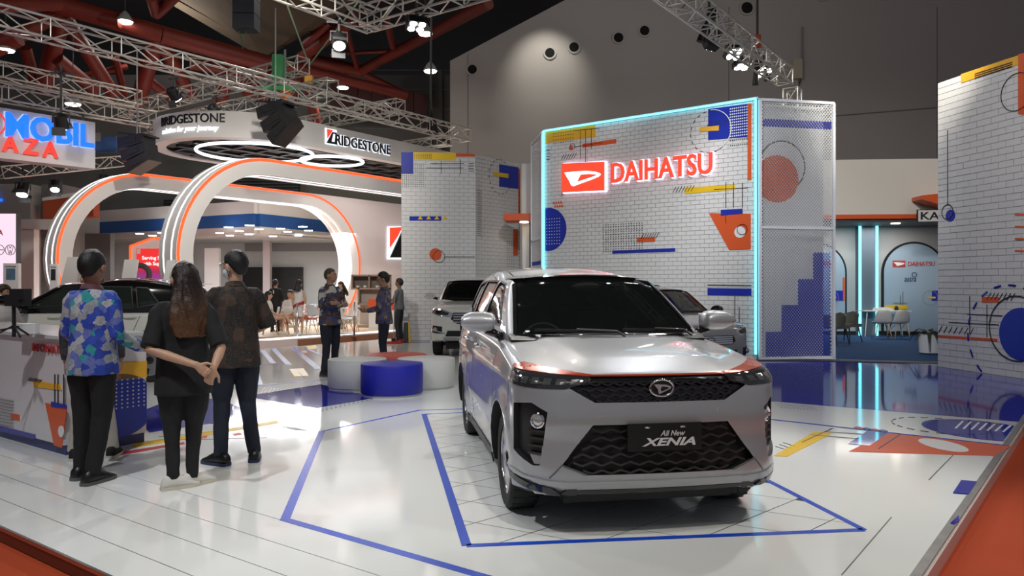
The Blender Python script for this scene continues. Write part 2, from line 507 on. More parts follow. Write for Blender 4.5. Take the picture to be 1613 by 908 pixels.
for i in range(12):
    for j in range(4):
        p = g(1222 + i * 5 + j * 3, 636 + j * 2.2 + i * .4)
        dots.slab([(p.x + .010 * math.cos(t), p.y + .012 * math.sin(t)) for t in [k * PI / 2 for k in range(4)]], 0, .0018)
tag(dots.build('floor_dots', INK, stage), kind='stuff')
gline(g(1326, 907), g(1404, 816), .004, MGREY); gline(g(1463, 757), g(1501, 718), .004, MGREY)
# ================================================================== THE HALL: far walls, roof, steel
def structure(mb, name, m, label, cat, **k):
    return tag(mb.build(name, m, **k), label, cat, kind='structure')
# big grey auditorium wall with a sloping top edge and round openings
GY = 34.0
def onwall(px, py, Y=GY): return at(px, py, Y)
wb = thing('wall_back', 'huge plain grey hall wall with sloping top and round openings', 'wall', (0, GY, 0), kind='structure')
pl = onwall(709, 96); pr = onwall(905, -8)
sl = (pr.z - pl.z) / (pr.x - pl.x)
xr = 34.0
poly = [(pl.x, -.1), (xr, -.1), (xr, pl.z + sl * (xr - pl.x)), (pl.x, pl.z)]
MB().prism(poly, 0, 1.2).build('wall_slab', GREYWALL, wb)
for px in (737, 1148, 1476):
    q = onwall(px, 300)
    MB().box(q.x - .015, q.x + .015, -.012, .01, 0, min(14 + 0 * q.x, pl.z + sl * (q.x - pl.x) - .1)).build('wall_joint', mat('wall_joint', (.2, .2, .195), .9), wb)
MB().bar((onwall(1300, 184).x, -.01, onwall(1300, 184).z), (onwall(1560, 163).x, -.01, onwall(1560, 163).z), .05, .05).build('wall_joint', mat('wall_joint', (0, 0, 0)), wb)
ringm = mat('opening_rim', (.42, .41, .40), .7)
for px, py, r in ((744, 110, 10), (866, 84, 10.5), (904, 75, 10.5), (974, 60, 10.5), (1015, 49, 10.5), (1125, 22, 12.5), (1176, 13, 12.5), (1295, -10, 13)):
    q = onwall(px, py); rr = r * GY / F
    M = Matrix.Rotation(R(90), 4, 'X')
    o = MB().lathe([(rr * 1.0, -.02), (rr * 1.0, .06), (rr * .72, .06), (rr * .72, -.02)], 28, (0, 0, 0), M).build('opening_rim', ringm, wb, (q.x, -.02, q.z), angle=40)
    MB().lathe([(rr * .72, 0), (rr * .72, .05)], 28, (0, 0, 0), M).build('opening_shadow', mat('opening_dark', (.006, .006, .006), .9), wb, (q.x, -.02, q.z))
# conduit and box on the wall
bx = thing('junction_box', 'cream electrical box with a thin pipe on the grey wall', 'electrical box', (onwall(1253, 110).x, GY - .02, onwall(1253, 110).z))
MB().box(-.18, .22, -.25, 0, -.45, .42).build('box_case', mat('cream_case', (.5, .47, .36), .6), bx)
MB().tube([(.25, -.12, .1), (.25, -.12, 1.9)], .035).build('pipe', MGREY, bx)
MB().tube([(.1, -.1, -.45), (.12, -.1, -.75), (.2, -.1, -.45)], .03).build('cable', DGREY, bx)

# darker wall of blocks beside it and brown louvre band
wl = thing('wall_left', 'grey block wall beyond the steel roof frames', 'wall', (0, 37, 0), kind='structure')
MB().box(-60, onwall(712, 0, 37).x, 0, 1, -.1, at(0, 118, 37).z).build('wall_slab', mat('block_wall', (.12, .118, .115), .9, var=.12, vs=1.0), wl)
for k in range(9):
    MB().box(at(560, 0, 37).x, at(712, 0, 37).x, -.012, .01, 4.4 + .95 * k, 4.43 + .95 * k).build('wall_joint', mat('wall_joint', (0, 0, 0)), wl)
for px in (676, 694): MB().box(at(px, 0, 37).x - .1, at(px, 0, 37).x + .1, -.2, .01, 3, 12).build('pilaster', mat('block_wall', (0, 0, 0)), wl)
lv = thing('roof_fascia', 'dark maroon panelled fascia band below the roof', 'fascia', (0, 35.6, 0), kind='structure')
for k in range(7):
    xa = at(520 + k * 22, 0, 35.6).x; xb = at(541 + k * 22, 0, 35.6).x
    za, zb = at(0, 126 + 3.6 * k, 35.6).z, at(0, 176 + 1.8 * k, 35.6).z
    MB().box(xa, xb, 0, .3, zb, za).build('fascia_panel', mat('maroon_panel', (.05, .012, .010), .6, var=.2, vs=2), lv)
# roof
rf = MB()
rf.prism([(-70, 13.4), (-30, 16.5), (-6, 17.5), (40, 22), (40, 22.4), (-6, 18), (-30, 17), (-70, 14)], -14, 60)
structure(rf, 'ceiling', mat('dark_roof_sheet', (.035, .03, .026), .9, var=.3, vs=.5), 'dark corrugated hall roof high above the trusses', 'roof')
so = thing('roof_panel', 'brown corrugated roof sheet panel between the red steel frames', 'roof panel', (0, 0, 0))
pp = [at(240, -10, 30), at(415, 92, 33), at(560, 10, 27), at(620, -60, 22), at(300, -90, 24)]
mb = MB(); mb.add([p for p in pp] + [p + Vector((0, 0, .15)) for p in pp], [(0, 1, 2, 3, 4), (9, 8, 7, 6, 5)] + [(k, k + 5, (k + 1) % 5 + 5, (k + 1) % 5) for k in range(5)])
mb.build('roof_sheet', mat('brown_roof_sheet', (.075, .055, .035), .9, var=.25, vs=1.5), so)
for k in range(1, 7):
    t = k / 7
    a = pp[0].lerp(pp[4], t); b = pp[1].lerp(pp[2], t)
    MB().bar(a - Vector((0, 0, .05)), b - Vector((0, 0, .05)), .08).build('purlin', mat('purlin', (.06, .045, .03), .8), so)
# red steel tube frames
def steel(label, segs):
    t = thing('steel_roof_frame', label, 'roof frame', segs[0][0], group='red steel roof frames')
    o0 = Vector(segs[0][0])
    for a, b, r in segs:
        MB().tube([Vector(a) - o0, Vector(b) - o0], r, 10).build('steel_tube', REDSTEEL, t, smooth=False, angle=50)
YA = 26.0
A = lambda x, y, d=YA: at(x, y, d)
steel('red steel tube frame crossing the roof at the top left', [
    (A(30, -12, 25), A(255, 55, 27), .32), (A(255, 55, 27), A(420, 100, 29), .32), (A(255, 55, 27), A(640, 150, 32), .2),
    (A(98, 20), A(68, 140, 28), .30), (A(98, 20), A(180, 150, 29), .24), (A(98, 18), A(20, 62, 25), .24), (A(100, 15), A(190, 35, 26), .2),
    (A(248, 55, 27), A(215, 170, 30), .3), (A(248, 55, 27), A(300, 150, 30), .25), (A(225, 120, 29), A(275, 160, 30), .18)])
steel('red steel tube frame with a node behind the second truss', [
    (A(370, 85, 29), A(345, 165, 31), .28), (A(370, 85, 29), A(392, 150, 31), .24), (A(300, 100, 29), A(470, 125, 31), .24),
    (A(470, 118, 32), A(450, 190, 33), .24), (A(482, 118, 32), A(500, 200, 33), .22)])
steel('red steel tube frame rising to the top centre', [
    (A(568, 112, 33), A(770, 5, 26), .22), (A(475, 90, 32), A(560, 28, 28), .24), (A(480, 92, 32), A(568, 112, 33), .26),
    (A(545, 46, 29), A(564, 110, 33), .12), (A(608, 30, 28), A(622, 82, 31), .14), (A(520, 85, 31), A(620, 80, 31), .08), (A(480, 70, 30), A(520, 35, 29), .16)])
steel('red steel tube frame at the far left edge', [
    (A(-10, 76, 24), A(28, 58, 24), .3), (A(40, 75, 27), A(55, 130, 28), .2), (A(90, 92, 27), A(150, 142, 29), .24), (A(0, 8, 22), A(90, 5, 24), .24), (A(238, -5, 24), A(246, 22, 25), .18), (A(246, 22, 25), A(280, -10, 24), .18)])
steel('thin dark red brace tubes above the block wall', [
    (A(390, 115, 33), A(420, 160, 34), .2), (A(560, 110, 34), A(640, 150, 35), .16), (A(130, 120, 29), A(200, 105, 30), .12), (A(180, 85, 29), A(196, 150, 31), .14)])
# roof lamps of the hall
for k, (px, py, Y, lab) in enumerate([(197, 34, 26, 'small bright hall lamp below the red steel tube'), (9, 79, 24, 'small bright hall lamp at the far left edge'),
        (540, 138, 33, 'hall lamp lighting the maroon fascia band'), (670, 53, 27, 'bright hall lamp beside the orange chain hoist cable'),
        (678, 112, 29, 'hall lamp hanging low beside the grey wall'), (115, 164, 26, 'small hall lamp above the hanging blue lettered sign')]):
    p = at(px, py, Y)
    t = thing('hall_lamp', lab, 'lamp', p, group='hall lamps under the roof')
    MB().lathe([(.05, .35), (.12, .28), (.26, .06), (.27, 0)], 16).build('lamp_housing', MGREY, t, angle=40)
    MB().lathe([(.22, -.04), (.24, .0)], 16).build('lamp_lens', glow('hall_lamp_glow', (1, .95, .85), 14), t)
    MB().tube([(0, 0, .35), (0, 0, 3.5)], .015).build('stem', DGREY, t)
    if k in (2, 4):
        d = bpy.data.lights.new('hall_lamp_light', 'SPOT'); d.energy = 250; d.spot_size = R(130); d.color = (1, .85, .6)
        o = bpy.data.objects.new('hall_lamp_light', d); o.location = p + Vector((0, 0, -.2)); C.objects.link(o)
spot('wash_up', at(860, 10, 31.5), at(860, 110, GY), 300, 75, .9, .1, (1, .93, .8))

# ================================================================== LIGHTING TRUSSES
UNIT = MB().tube([(0, 0, 0), (0, 0, 1)], 1.0, 6).mesh('truss_tube')
UNIT.materials.append(ALU)
UNIT.polygons.foreach_set('use_smooth', [True] * len(UNIT.polygons))
def strut(name, parent, a, b, r):
    a, b = Vector(a), Vector(b); d = b - a
    o = bpy.data.objects.new(name, UNIT); C.objects.link(o); o.parent = parent
    o.matrix_local = Matrix.Translation(a) @ d.to_track_quat('Z', 'Y').to_matrix().to_4x4() @ Matrix.Diagonal((r, r, d.length, 1))
    return o
def truss(label, a, b, s=.40, bay=.62, r=.025, ends=True):
    """square box truss from a to b (points on its lower centre line)"""
    a, b = Vector(a), Vector(b); L = (b - a).length
    d = (b - a).normalized()
    upv = Vector((0, 0, 1)) if abs(d.z) < .9 else Vector((UC, US, 0))
    sx = d.cross(upv).normalized(); sz = sx.cross(d)
    t = thing('lighting_truss', label, 'truss', a, group='aluminium lighting trusses')
    cn = [sx * (i * s / 2) + sz * (j * s) for i, j in ((-1, 0), (1, 0), (1, 1), (-1, 1))]
    for c in cn: strut('chord', t, c, c + d * L, r)
    n = max(2, round(L / bay)); st = L / n
    for k in range(n + 1):
        for q in range(4):
            if k in (0, n) or q in (0, 2) or k % 2 == 0:
                strut('brace', t, cn[q] + d * (k * st), cn[(q + 1) % 4] + d * (k * st), r * .62)
    for k in range(n):
        for q in range(4):
            p0, p1 = (q, (q + 1) % 4) if k % 2 else ((q + 1) % 4, q)
            strut('brace', t, cn[p0] + d * (k * st), cn[p1] + d * ((k + 1) * st), r * .62)
    return t
def on_z(px, py, z):
    Y = (z - EYE) * F / (HY - py)
    return Vector(((px - CX) * Y / F, Y, z))
ZT = 6.35
pA = on_z(735, 223, ZT)
nd_ = UN(0, 1) ; ud_ = UN(1, 0)
truss('long silver box truss running from the upper left to the grey wall', pA - nd_ * 20.0, pA, bay=.7)
qa = on_z(218, 166, 6.9); truss('silver truss just above the blue lettered hanging sign, upper of two', qa - nd_ * 11, qa)
qb = on_z(240, 200, 6.05); truss('silver truss directly behind the blue lettered hanging sign', qb - nd_ * 10, qb)
q3 = on_z(478, 114, 7.25); truss('cross truss with the green clamp, ending above the long truss', q3 - ud_ * 9.5, q3)
q4 = on_z(524, 147, 6.9); truss('cross truss above the ring sign, ending right of the orange hoist', q4 - ud_ * 10, q4)
q5 = on_z(631, 177, 6.9); truss('cross truss nearest the grey wall, behind the ring sign', q5 - ud_ * 8, q5)
q6 = on_z(708, 228, 6.1); truss('short truss at the right end below the long truss', q6 - ud_ * 2.0, q6, s=.3)
qc = on_z(578, 45, 6.75)
truss('stage truss arm running from the top centre corner towards the upper left', qc - nd_ * 9.5, qc + nd_ * .2)
truss('stage truss arm running from the top centre corner to the upper right', qc, qc + ud_ * 9)
q7 = on_z(1236, 134, 6.35)
truss('stage truss descending from the top right to a tower behind the backdrop', q7 - nd_ * 9, q7, s=.38, bay=.5)
truss('upright truss tower behind the mesh-sided backdrop wall', Vector((q7.x + .12, q7.y + .3, 0)), Vector((q7.x + .12, q7.y + .3, 6.3)), s=.34, bay=.5)
qd = on_z(240, 300, 4.9); truss('dark truss below the blue lettered hanging sign', at(0, 282, 22), at(240, 257, 27), s=.35)

def under(a, b, px, drop):
    """point below the truss a-b at photo column px"""
    a, b = Vector(a), Vector(b); k = (px - CX) / F; d = b - a
    t = (k * a.y - a.x) / (d.x - k * d.y)
    return a + d * t - Vector((0, 0, drop))
def hang(label, p, tilt, yaw, lit=True, s=1.0, lum=LAMPW, up=0.0):
    """stage par lamp with yoke and barn doors, aimed down"""
    t = thing('stage_spotlight', label, 'spotlight', p, yaw, group='stage spotlights on the trusses')
    M = Matrix.Rotation(tilt, 4, 'X')
    MB().tube([(0, 0, max(up, .60 * s)), (0, 0, .2 * s)], .025 * s, 6).build('clamp', DGREY, t)
    tp = max(up, .60 * s); MB().box(-.24, .24, -.02, .02, tp - .22, tp - .18).box(-.02, .02, -.24, .24, tp - .22, tp - .18).build('clamp_bar', DGREY, t)
    MB().tube([(-.17 * s, 0, 0), (-.17 * s, 0, .2 * s), (.17 * s, 0, .2 * s), (.17 * s, 0, 0)], .018 * s, 6).build('yoke', DGREY, t)
    MB().lathe([(.06 * s, .22 * s), (.13 * s, .17 * s), (.15 * s, -.12 * s), (.13 * s, -.12 * s)], 16, (0, 0, 0), M).build('lamp_housing', BLACK, t, angle=40)
    MB().lathe([(.12 * s, -.125 * s), (.12 * s, -.135 * s)], 16, (0, 0, 0), M).build('lamp_lens', lum if lit else GBLACK, t)
    for sg in (-1, 1):
        MB().box(-.14 * s, .14 * s, sg * .13 * s, sg * .13 * s + .006, -.30 * s, -.12 * s, M @ Matrix.Rotation(sg * .5, 4, 'X')).build('barn_door', DGREY, t)
    return t
def quad_lamp(label, p, yaw, tilt):
    t = thing('stage_spotlight', label, 'spotlight', p, yaw, group='stage spotlights on the trusses')
    M = Matrix.Rotation(tilt, 4, 'X')
    MB().tube([(0, 0, .4), (0, 0, .1)], .025, 6).build('clamp', DGREY, t)
    MB().tube([(-.2, 0, 0), (-.2, 0, .14), (.2, 0, .14), (.2, 0, 0)], .02, 6).build('yoke', DGREY, t)
    MB().box(-.18, .18, -.16, .16, -.06, .08, M).build('lamp_housing', BLACK, t)
    for i in (-1, 1):
        for j in (-1, 1):
            MB().lathe([(.065, -.075), (.07, -.06)], 12, (0, 0, 0), M @ Matrix.Translation((i * .085, j * .08, 0))).build('lamp_lens', LAMPW, t)
    return t
quad_lamp('four-lens lamp, leftmost below the right stage truss', at(1117, 68, 16.6), .6, 1.1)
quad_lamp('four-lens lamp glaring below the middle of the right stage truss', at(1155, 83, 17.3), .3, -.7)
quad_lamp('flat four-lens lamp third from the left below the right truss', at(1169, 102, 17.6), .2, -.15)
quad_lamp('four-lens lamp nearest the tower below the right stage truss', at(1203, 112, 18.3), .3, -.6)
quad_lamp('four-lens lamp under the top centre truss arm', at(656, 38, 14.4), .4, -.3)
hang('barn-door lamp hanging below the top centre truss corner', under(qc - nd_ * 9.5, qc, 534, .46), -.5, .3, s=.95)
hang('barn-door lamp hanging in front of the blue letters', at(96, 194, 18.2), .5, .2, s=1.1, up=1.4)
hang('barn-door lamp on the cross truss behind the ring sign', at(275, 150, 22), -.8, 2.6, s=1.15)
hang('lamp peeking over the top of the ring sign', at(338, 174, 23), -.9, 2.2, s=1.0)
hang('lamp left of the ring sign below the dark truss', under(at(0, 282, 22), at(240, 257, 27), 163, .42), -.6, .3, s=1.05)
hang('lamp hanging below the red lettered line of the sign', under(at(0, 282, 22), at(240, 257, 27), 87, .42), -.5, .4, s=1.0)
hang('lamp below the left edge of the hanging sign', under(at(0, 282, 22), at(240, 257, 27), 36, .42), -.4, .2, s=1.2)

# chain hoist and cables
hz = thing('chain_hoist', 'orange chain hoist hanging from the long truss above the speakers', 'hoist', at(449, 148, 20.5))
MB().ball((0, 0, 0), (.16, .11, .14)).build('hoist_body', mat('hoist_orange', (.8, .2, .03), .4), hz, smooth=True)
MB().tube([(0, 0, .1), (0, 0, 1.2)], .03, 6).build('chain', MGREY, hz)
MB().tube([(0, 0, -.1), (0, 0, -.4)], .03, 6).build('hook', ORANGE, hz)
hz = thing('chain_hoist', 'small yellow hoist hook on the cable right of the green clamp', 'hoist', at(487, 128, 24))
MB().box(-.12, .12, -.1, .1, -.1, .16).build('hoist_body', mat('hoist_yellow', (.7, .35, .05), .4), hz)
MB().tube([(0, 0, .1), (0, 0, .5), (-2.6, -2, 8.5)], .025, 6).build('chain', mat('green_sling', (.10, .16, .09), .6), hz)
MB().tube([(0, 0, .5), (3.2, -1, 4.0)], .025, 6).build('sling', mat('green_sling', (.10, .16, .09), .6), hz)
hz = thing('rigging_cable', 'black cable bundle dropping from the roof onto the long truss end', 'cable', at(681, 190, 24))
MB().tube([(0, 0, 0), (-.05, 0, .7), (0, 0, 9)], .035, 6).build('cable_strand', DGREY, hz)
MB().tube([(-.1, 0, -.3), (-.02, 0, .3), (.15, 0, -.4)], .07, 6).build('cable_coil', BLACK, hz)
MB().box(-.09, .09, -.07, .07, 4.4, 4.75).build('hook_block', ORANGE, hz)
hz = thing('rigging_cable', 'dark cable with an orange hook above the right stage truss', 'cable', at(1193, 88, 18.2))
MB().tube([(0, 0, 0), (0, 0, 4)], .03, 6).build('cable_strand', DGREY, hz)
MB().box(-.07, .07, -.06, .06, .2, .5).build('hook_block', ORANGE, hz)
MB().tube([(-.05, 0, -.7), (0, 0, .1), (.25, 0, -.6)], .08, 6).build('cable_coil', BLACK, hz)
hz = thing('rigging_cable', 'dark cable with hanging coils left on the right stage truss', 'cable', at(1117, 30, 16.6))
MB().tube([(0, 0, 0), (0, 0, 4)], .03, 6).build('cable_strand', DGREY, hz)
MB().tube([(-.2, 0, -.5), (0, 0, .1), (.25, 0, -.4)], .09, 6).build('cable_coil', BLACK, hz)
gc = thing('truss_clamp', 'green painted clamp on the cross truss end', 'clamp', on_z(440, 118, 7.2))
MB().box(-.14, .14, -.2, .2, -.3, .5).build('clamp_body', mat('clamp_green', (.05, .30, .10), .5), gc)
MB().box(-.5, .5, -.06, .06, -.42, -.3).build('clamp_foot', mat('clamp_green', (0, 0, 0)), gc)

# line array loudspeakers
SPK = mat('speaker_cloth', (.012, .012, .014), .7, bump=.3, bs=200)
def line_array(label, p, yaw, n=3, s=1.0, lean=.35):
    t = thing('line_array_speaker', label, 'loudspeaker', p, yaw, group='hanging black line arrays')
    M = Matrix.Rotation(.12, 4, 'Y')
    MB().box(-.55 * s, .62 * s, -.25 * s, .3 * s, .02, .08 * s, M).build('rigging_bar', BLACK, t)
    MB().tube([(0, 0, .05), (0, 0, 2.4)], .02, 6).build('hang_chain', MGREY, t)
    M = Matrix.Translation((0, 0, 0))
    for k in range(n):
        M = M @ Matrix.Rotation(-lean / n * 1.6, 4, 'Y')
        c = MB(); c.prism([(-.5 * s, -.36 * s), (.42 * s, -.30 * s), (.46 * s, .0), (-.5 * s, 0)], -.32 * s, .32 * s, M)
        o = c.build('speaker_cabinet', BLACK, t)
        MB().prism([(-.515 * s, -.33 * s), (-.5 * s, -.33 * s), (-.5 * s, -.03 * s), (-.515 * s, -.03 * s)], -.3 * s, .3 * s, M).build('grille', SPK, o)
        MB().box(-.3 * s, .2 * s, -.335 * s, -.32 * s, -.24 * s, -.08 * s, M).build('side_plate', BLACK, o)
        M = M @ Matrix.Translation((.03 * s, 0, -.37 * s))
    return t
line_array('black line array hanging in front of the white ring sign', at(434, 166, 18.6), R(-20), s=.80, lean=.42)
line_array('black line array hanging left of the white ring sign', at(216, 216, 20.0), R(-14), s=.80, lean=.25)
sp = thing('hanging_speaker', 'tall dark grey loudspeaker column at the top edge', 'loudspeaker', at(388, 20, 21))
for k in range(5): MB().box(-.3, .3, -.25, .25, -.5 + .42 * k, -.1 + .42 * k).build('speaker_cabinet', mat('speaker_slate', (.05, .055, .065), .6), sp)
MB().tube([(-.2, 0, -.5), (-.1, 0, -1.0), (0, 0, -.5)], .02, 6).build('sling', mat('green_sling', (0, 0, 0)), sp)
# ================================================================== DISPLAY WALLS
BRICK_UNIT = MB().box(-.5, .5, 0, 1, -.5, .5).mesh('brick'); BRICK_UNIT.materials.append(BRICK)
def brick_face(parent, L, H, cam_local, z0=0.0, bl=.205, bh=.092, gap=.009, x0=0.0, proud=.008, limit=300, rotz=None, loc=None):
    """bricks on the local plane y=0 facing -y, x from x0 to x0+L; nearest ones as parts, the rest as one stuff part"""
    cells = []
    rows = int(round(H / bh)); bh = H / rows
    for r in range(rows):
        off = (bl / 2 if r % 2 else 0)
        x = x0 - off
        while x < x0 + L - .01:
            a, b = max(x, x0), min(x + bl, x0 + L)
            if b - a > .03: cells.append((a + gap / 2, b - gap / 2, z0 + r * bh + gap / 2, z0 + (r + 1) * bh - gap / 2))
            x += bl
    M = Matrix.Identity(4)
    if rotz is not None: M = Matrix.Translation(loc) @ Matrix.Rotation(rotz, 4, 'Z')
    cells.sort(key=lambda c: ((M @ Vector(((c[0] + c[1]) / 2, 0, (c[2] + c[3]) / 2))) - cam_local).length)
    vis = [c for c in cells if c[2] > .3]
    low = [c for c in cells if c[2] <= .3]
    for a, b, c, d in vis[:limit]:
        o = bpy.data.objects.new('brick', BRICK_UNIT); C.objects.link(o); o.parent = parent
        o.matrix_local = M @ Matrix.Translation(((a + b) / 2, -proud, (c + d) / 2)) @ Matrix.Diagonal((b - a, proud, d - c, 1))
    rest = MB()
    for a, b, c, d in vis[limit:] + low: rest.box(a, b, -proud, 0, c, d, M)
    if rest.v: tag(rest.build('brick_field', BRICK, parent, fix=False), kind='stuff')
def dec_box(parent, x0, x1, z0, z1, m, name='printed_shape', y=-.012, t=.006, M=None):
    return MB().box(x0, x1, y - t, y + .004, z0, z1, M).build(name, m, parent)
def dec_poly(parent, pts, m, name='printed_shape', y=-.012, t=.006, M=None):
    return MB().prism(pts, y - t, y + .004, M).build(name, m, parent)
def dec_disc(parent, cx, cz, r, m, name='printed_disc', y=-.012, t=.006, M=None, a0=0, a1=360, n=40):
    pts = [(cx + r * math.cos(R(a0 + (a1 - a0) * k / n)), cz + r * math.sin(R(a0 + (a1 - a0) * k / n))) for k in range(n + (0 if a1 - a0 == 360 else 1))]
    return dec_poly(parent, pts, m, name, y, t, M)
def dec_ring(parent, cx, cz, r, w_, m, dash=0, y=-.020, M=None, name='printed_ring'):
    mb = MB(); n = 72
    for k in range(n):
        if dash and (k // dash) % 2: continue
        a, b = 2 * PI * k / n, 2 * PI * (k + 1) / n
        mb.prism([(cx + (r - w_) * math.cos(a), cz + (r - w_) * math.sin(a)), (cx + r * math.cos(a), cz + r * math.sin(a)),
                  (cx + r * math.cos(b), cz + r * math.sin(b)), (cx + (r - w_) * math.cos(b), cz + (r - w_) * math.sin(b))], y, y + .006, M)
    return mb.build(name, m, parent)
def dec_line(parent, a, b, w_, m, y=-.022, M=None, name='printed_line'):
    d = Vector((b[0] - a[0], b[1] - a[1])); d.normalize(); s = Vector((-d.y, d.x)) * w_ / 2
    return MB().prism([(a[0] - s.x, a[1] - s.y), (b[0] - s.x, b[1] - s.y), (b[0] + s.x, b[1] + s.y), (a[0] + s.x, a[1] + s.y)], y, y + .006, M).build(name, m, parent)
def dec_dots(parent, x0, x1, z0, z1, nx, nz, r, m, y=-.022, M=None):
    mb = MB()
    for i in range(nx):
        for j in range(nz):
            cx = x0 + (x1 - x0) * i / max(1, nx - 1); cz = z0 + (z1 - z0) * j / max(1, nz - 1)
            mb.prism([(cx + r * math.cos(k * PI / 3), cz + r * math.sin(k * PI / 3)) for k in range(6)], y, y + .006, M)
    return tag(mb.build('printed_dots', m, parent, fix=False), kind='stuff')
def hatch(parent, x, z, n, dx, m, h=.12, M=None):
    for k in range(n): dec_line(parent, (x + k * dx, z), (x + k * dx + .08, z + h), .012, m, M=M)

CAM0 = Vector((0, 0, EYE))
def frame_of(p0, p1):
    d = Vector((p1[0] - p0[0], p1[1] - p0[1], 0)); return d.length, math.atan2(d.y, d.x)
def local_of(px, py, p0, p1):
    """x along the wall and z for a photo position on the vertical wall through p0-p1"""
    dx, dy = p1[0] - p0[0], p1[1] - p0[1]; L = math.hypot(dx, dy)
    k = (px - CX) / F
    s = (k * p0[1] - p0[0]) / (dx - k * dy)
    Y = p0[1] + s * dy
    return s * L, EYE - (py - HY) * Y / F

# ---------- main backdrop with the red sign
W0, W1 = (0.79, 18.30), (4.89, 15.10)
L, rz = frame_of(W0, W1); HW = 5.20
bd = thing('backdrop_wall', 'tall white brick-faced backdrop wall with red lettering and cyan neon outline', 'display wall', (W0[0], W0[1], 0), rz)
lc = lambda px, py: local_of(px, py, W0, W1)
MB().box(0, L, 0, .5, 0, HW).build('wall_core', JOINT, bd)
brick_face(bd, L, HW, bd.matrix_basis.inverted() @ CAM0)
def rect(px0, py0, px1, py1, m, par=bd, f=lc, name='printed_shape', y=-.012):
    a = f(px0, py0); b = f(px1, py1)
    zc = (a[1] + b[1]) / 2
    return dec_box(par, min(a[0], b[0]), max(a[0], b[0]), min(a[1], b[1]), max(a[1], b[1]), m, name, y)
def quadp(pts, m, par=bd, f=lc, y=-.012): return dec_poly(par, [f(*p) for p in pts], m, y=y)
quadp([(860, 209), (938, 197), (938, 216), (860, 226)], AMBER)
a = lc(873, 216); dec_dots(bd, a[0], a[0] + .55, a[1] - .16, a[1] + .08, 9, 4, .013, INK)
quadp([(918, 227), (971, 219), (971, 226), (918, 233)], ORANGE)
a = lc(900, 233); dec_disc(bd, a[0], a[1], .055, ORANGE); dec_ring(bd, a[0] + .04, a[1] + .02, .075, .01, INK)
for p, q in (((915, 205), (915, 250)), ((923, 204), (923, 258)), ((932, 203), (932, 235)), ((905, 206), (945, 202)), ((905, 232), (950, 225))): dec_line(bd, lc(*p), lc(*q), .012, INK)
a = lc(885, 252); hatch(bd, a[0], a[1], 6, .07, INK)
for k in range(4): dec_line(bd, lc(861, 237 + 5 * k), lc(867, 236.3 + 5 * k), .012, INK)
# red triangles row
a = lc(871, 321)
for r_ in range(2):
    for k in range(4 - r_ * 0):
        x = a[0] + k * .07 + r_ * .035; z = a[1] + .06 - r_ * .09
        dec_poly(bd, [(x, z - .07), (x + .065, z - .07), (x + .033, z)], ORANGE)
# half disc at the left edge
a = lc(860, 362); r_ = .52
dec_poly(bd, [(max(.03, .12 + r_ * math.cos(t)), a[1] + r_ * math.sin(t)) for t in [R(-110 + 220 * k / 40) for k in range(41)]], BLUE)
dec_dots(bd, .08, .45, a[1] - .35, a[1] + .25, 6, 9, .012, PWHITE)
# dotted field with orange bar
a, b = lc(951, 355), lc(1012, 395)
dec_dots(bd, a[0], b[0], b[1], a[1], 16, 12, .013, INK)
quadp([(1004, 375), (1032, 374), (1032, 381), (1004, 382)], ORANGE)
a = lc(1010, 376); hatch(bd, a[0], a[1] - .01, 7, .06, INK)
quadp([(965, 395), (1064, 391), (1064, 396.5), (965, 400)], BLUE)
# yellow bar
quadp([(1079, 296), (1158, 291), (1158, 299), (1079, 306)], YELLOW)
a = lc(1060, 304); hatch(bd, a[0], a[1], 7, .07, INK)
for p, q in (((1125, 299), (1178, 296)), ((1144, 287), (1144, 328)), ((1156, 287), (1156, 328)), ((1170, 288), (1170, 328)), ((1144, 336), (1144, 352))): dec_line(bd, lc(*p), lc(*q), .012, INK)
# orange vessel
quadp([(1117, 336), (1183, 337), (1183, 393), (1149, 394)], ORANGE)
quadp([(1136, 331), (1170, 329), (1170, 337), (1136, 340)], BLUE, y=-.018)
a = lc(1166, 366); dec_disc(bd, a[0], a[1], .115, PWHITE, y=-.018); dec_ring(bd, a[0] + .05, a[1] + .05, .11, .012, INK, y=-.03)
# upper right blue square
quadp([(1116, 172), (1178, 164), (1178, 216), (1116, 221)], BLUE)
a, b = lc(1151, 172), lc(1177, 212); dec_dots(bd, a[0], b[0], b[1], a[1], 9, 11, .016, PWHITE)
a, b = lc(1151, 222), lc(1177, 227); dec_dots(bd, a[0], b[0], b[1], a[1], 9, 2, .013, INK)
a = lc(1119, 208); dec_ring(bd, a[0], a[1], .44, .014, INK, dash=2)
a = lc(1121, 206)
mb = MB()
for k in range(24):
    t0, t1 = R(-80 + 172 * k / 24), R(-80 + 172 * (k + 1) / 24)
    mb.prism([(a[0] + .42 * math.cos(t0), a[1] + .42 * math.sin(t0)), (a[0] + .435 * math.cos(t0), a[1] + .435 * math.sin(t0)), (a[0] + .435 * math.cos(t1), a[1] + .435 * math.sin(t1)), (a[0] + .42 * math.cos(t1), a[1] + .42 * math.sin(t1))], -.03, -.02)
mb.build('printed_ring', PWHITE, bd)
quadp([(1103, 201), (1133, 198), (1133, 206), (1103, 208)], AMBER, y=-.018)
a = lc(1113, 201); hatch(bd, a[0], a[1] - .01, 6, .075, INK)
quadp([(1178, 164), (1184, 163), (1184, 284), (1178, 284)], ORANGE)
quadp([(1115, 454), (1184, 455), (1184, 466), (1115, 465)], BLUE)
for p, q in (((1115, 449), (1184, 450)), ((1158, 466), (1158, 560)), ((1165, 484), (1165, 560))): dec_line(bd, lc(*p), lc(*q), .012, INK)
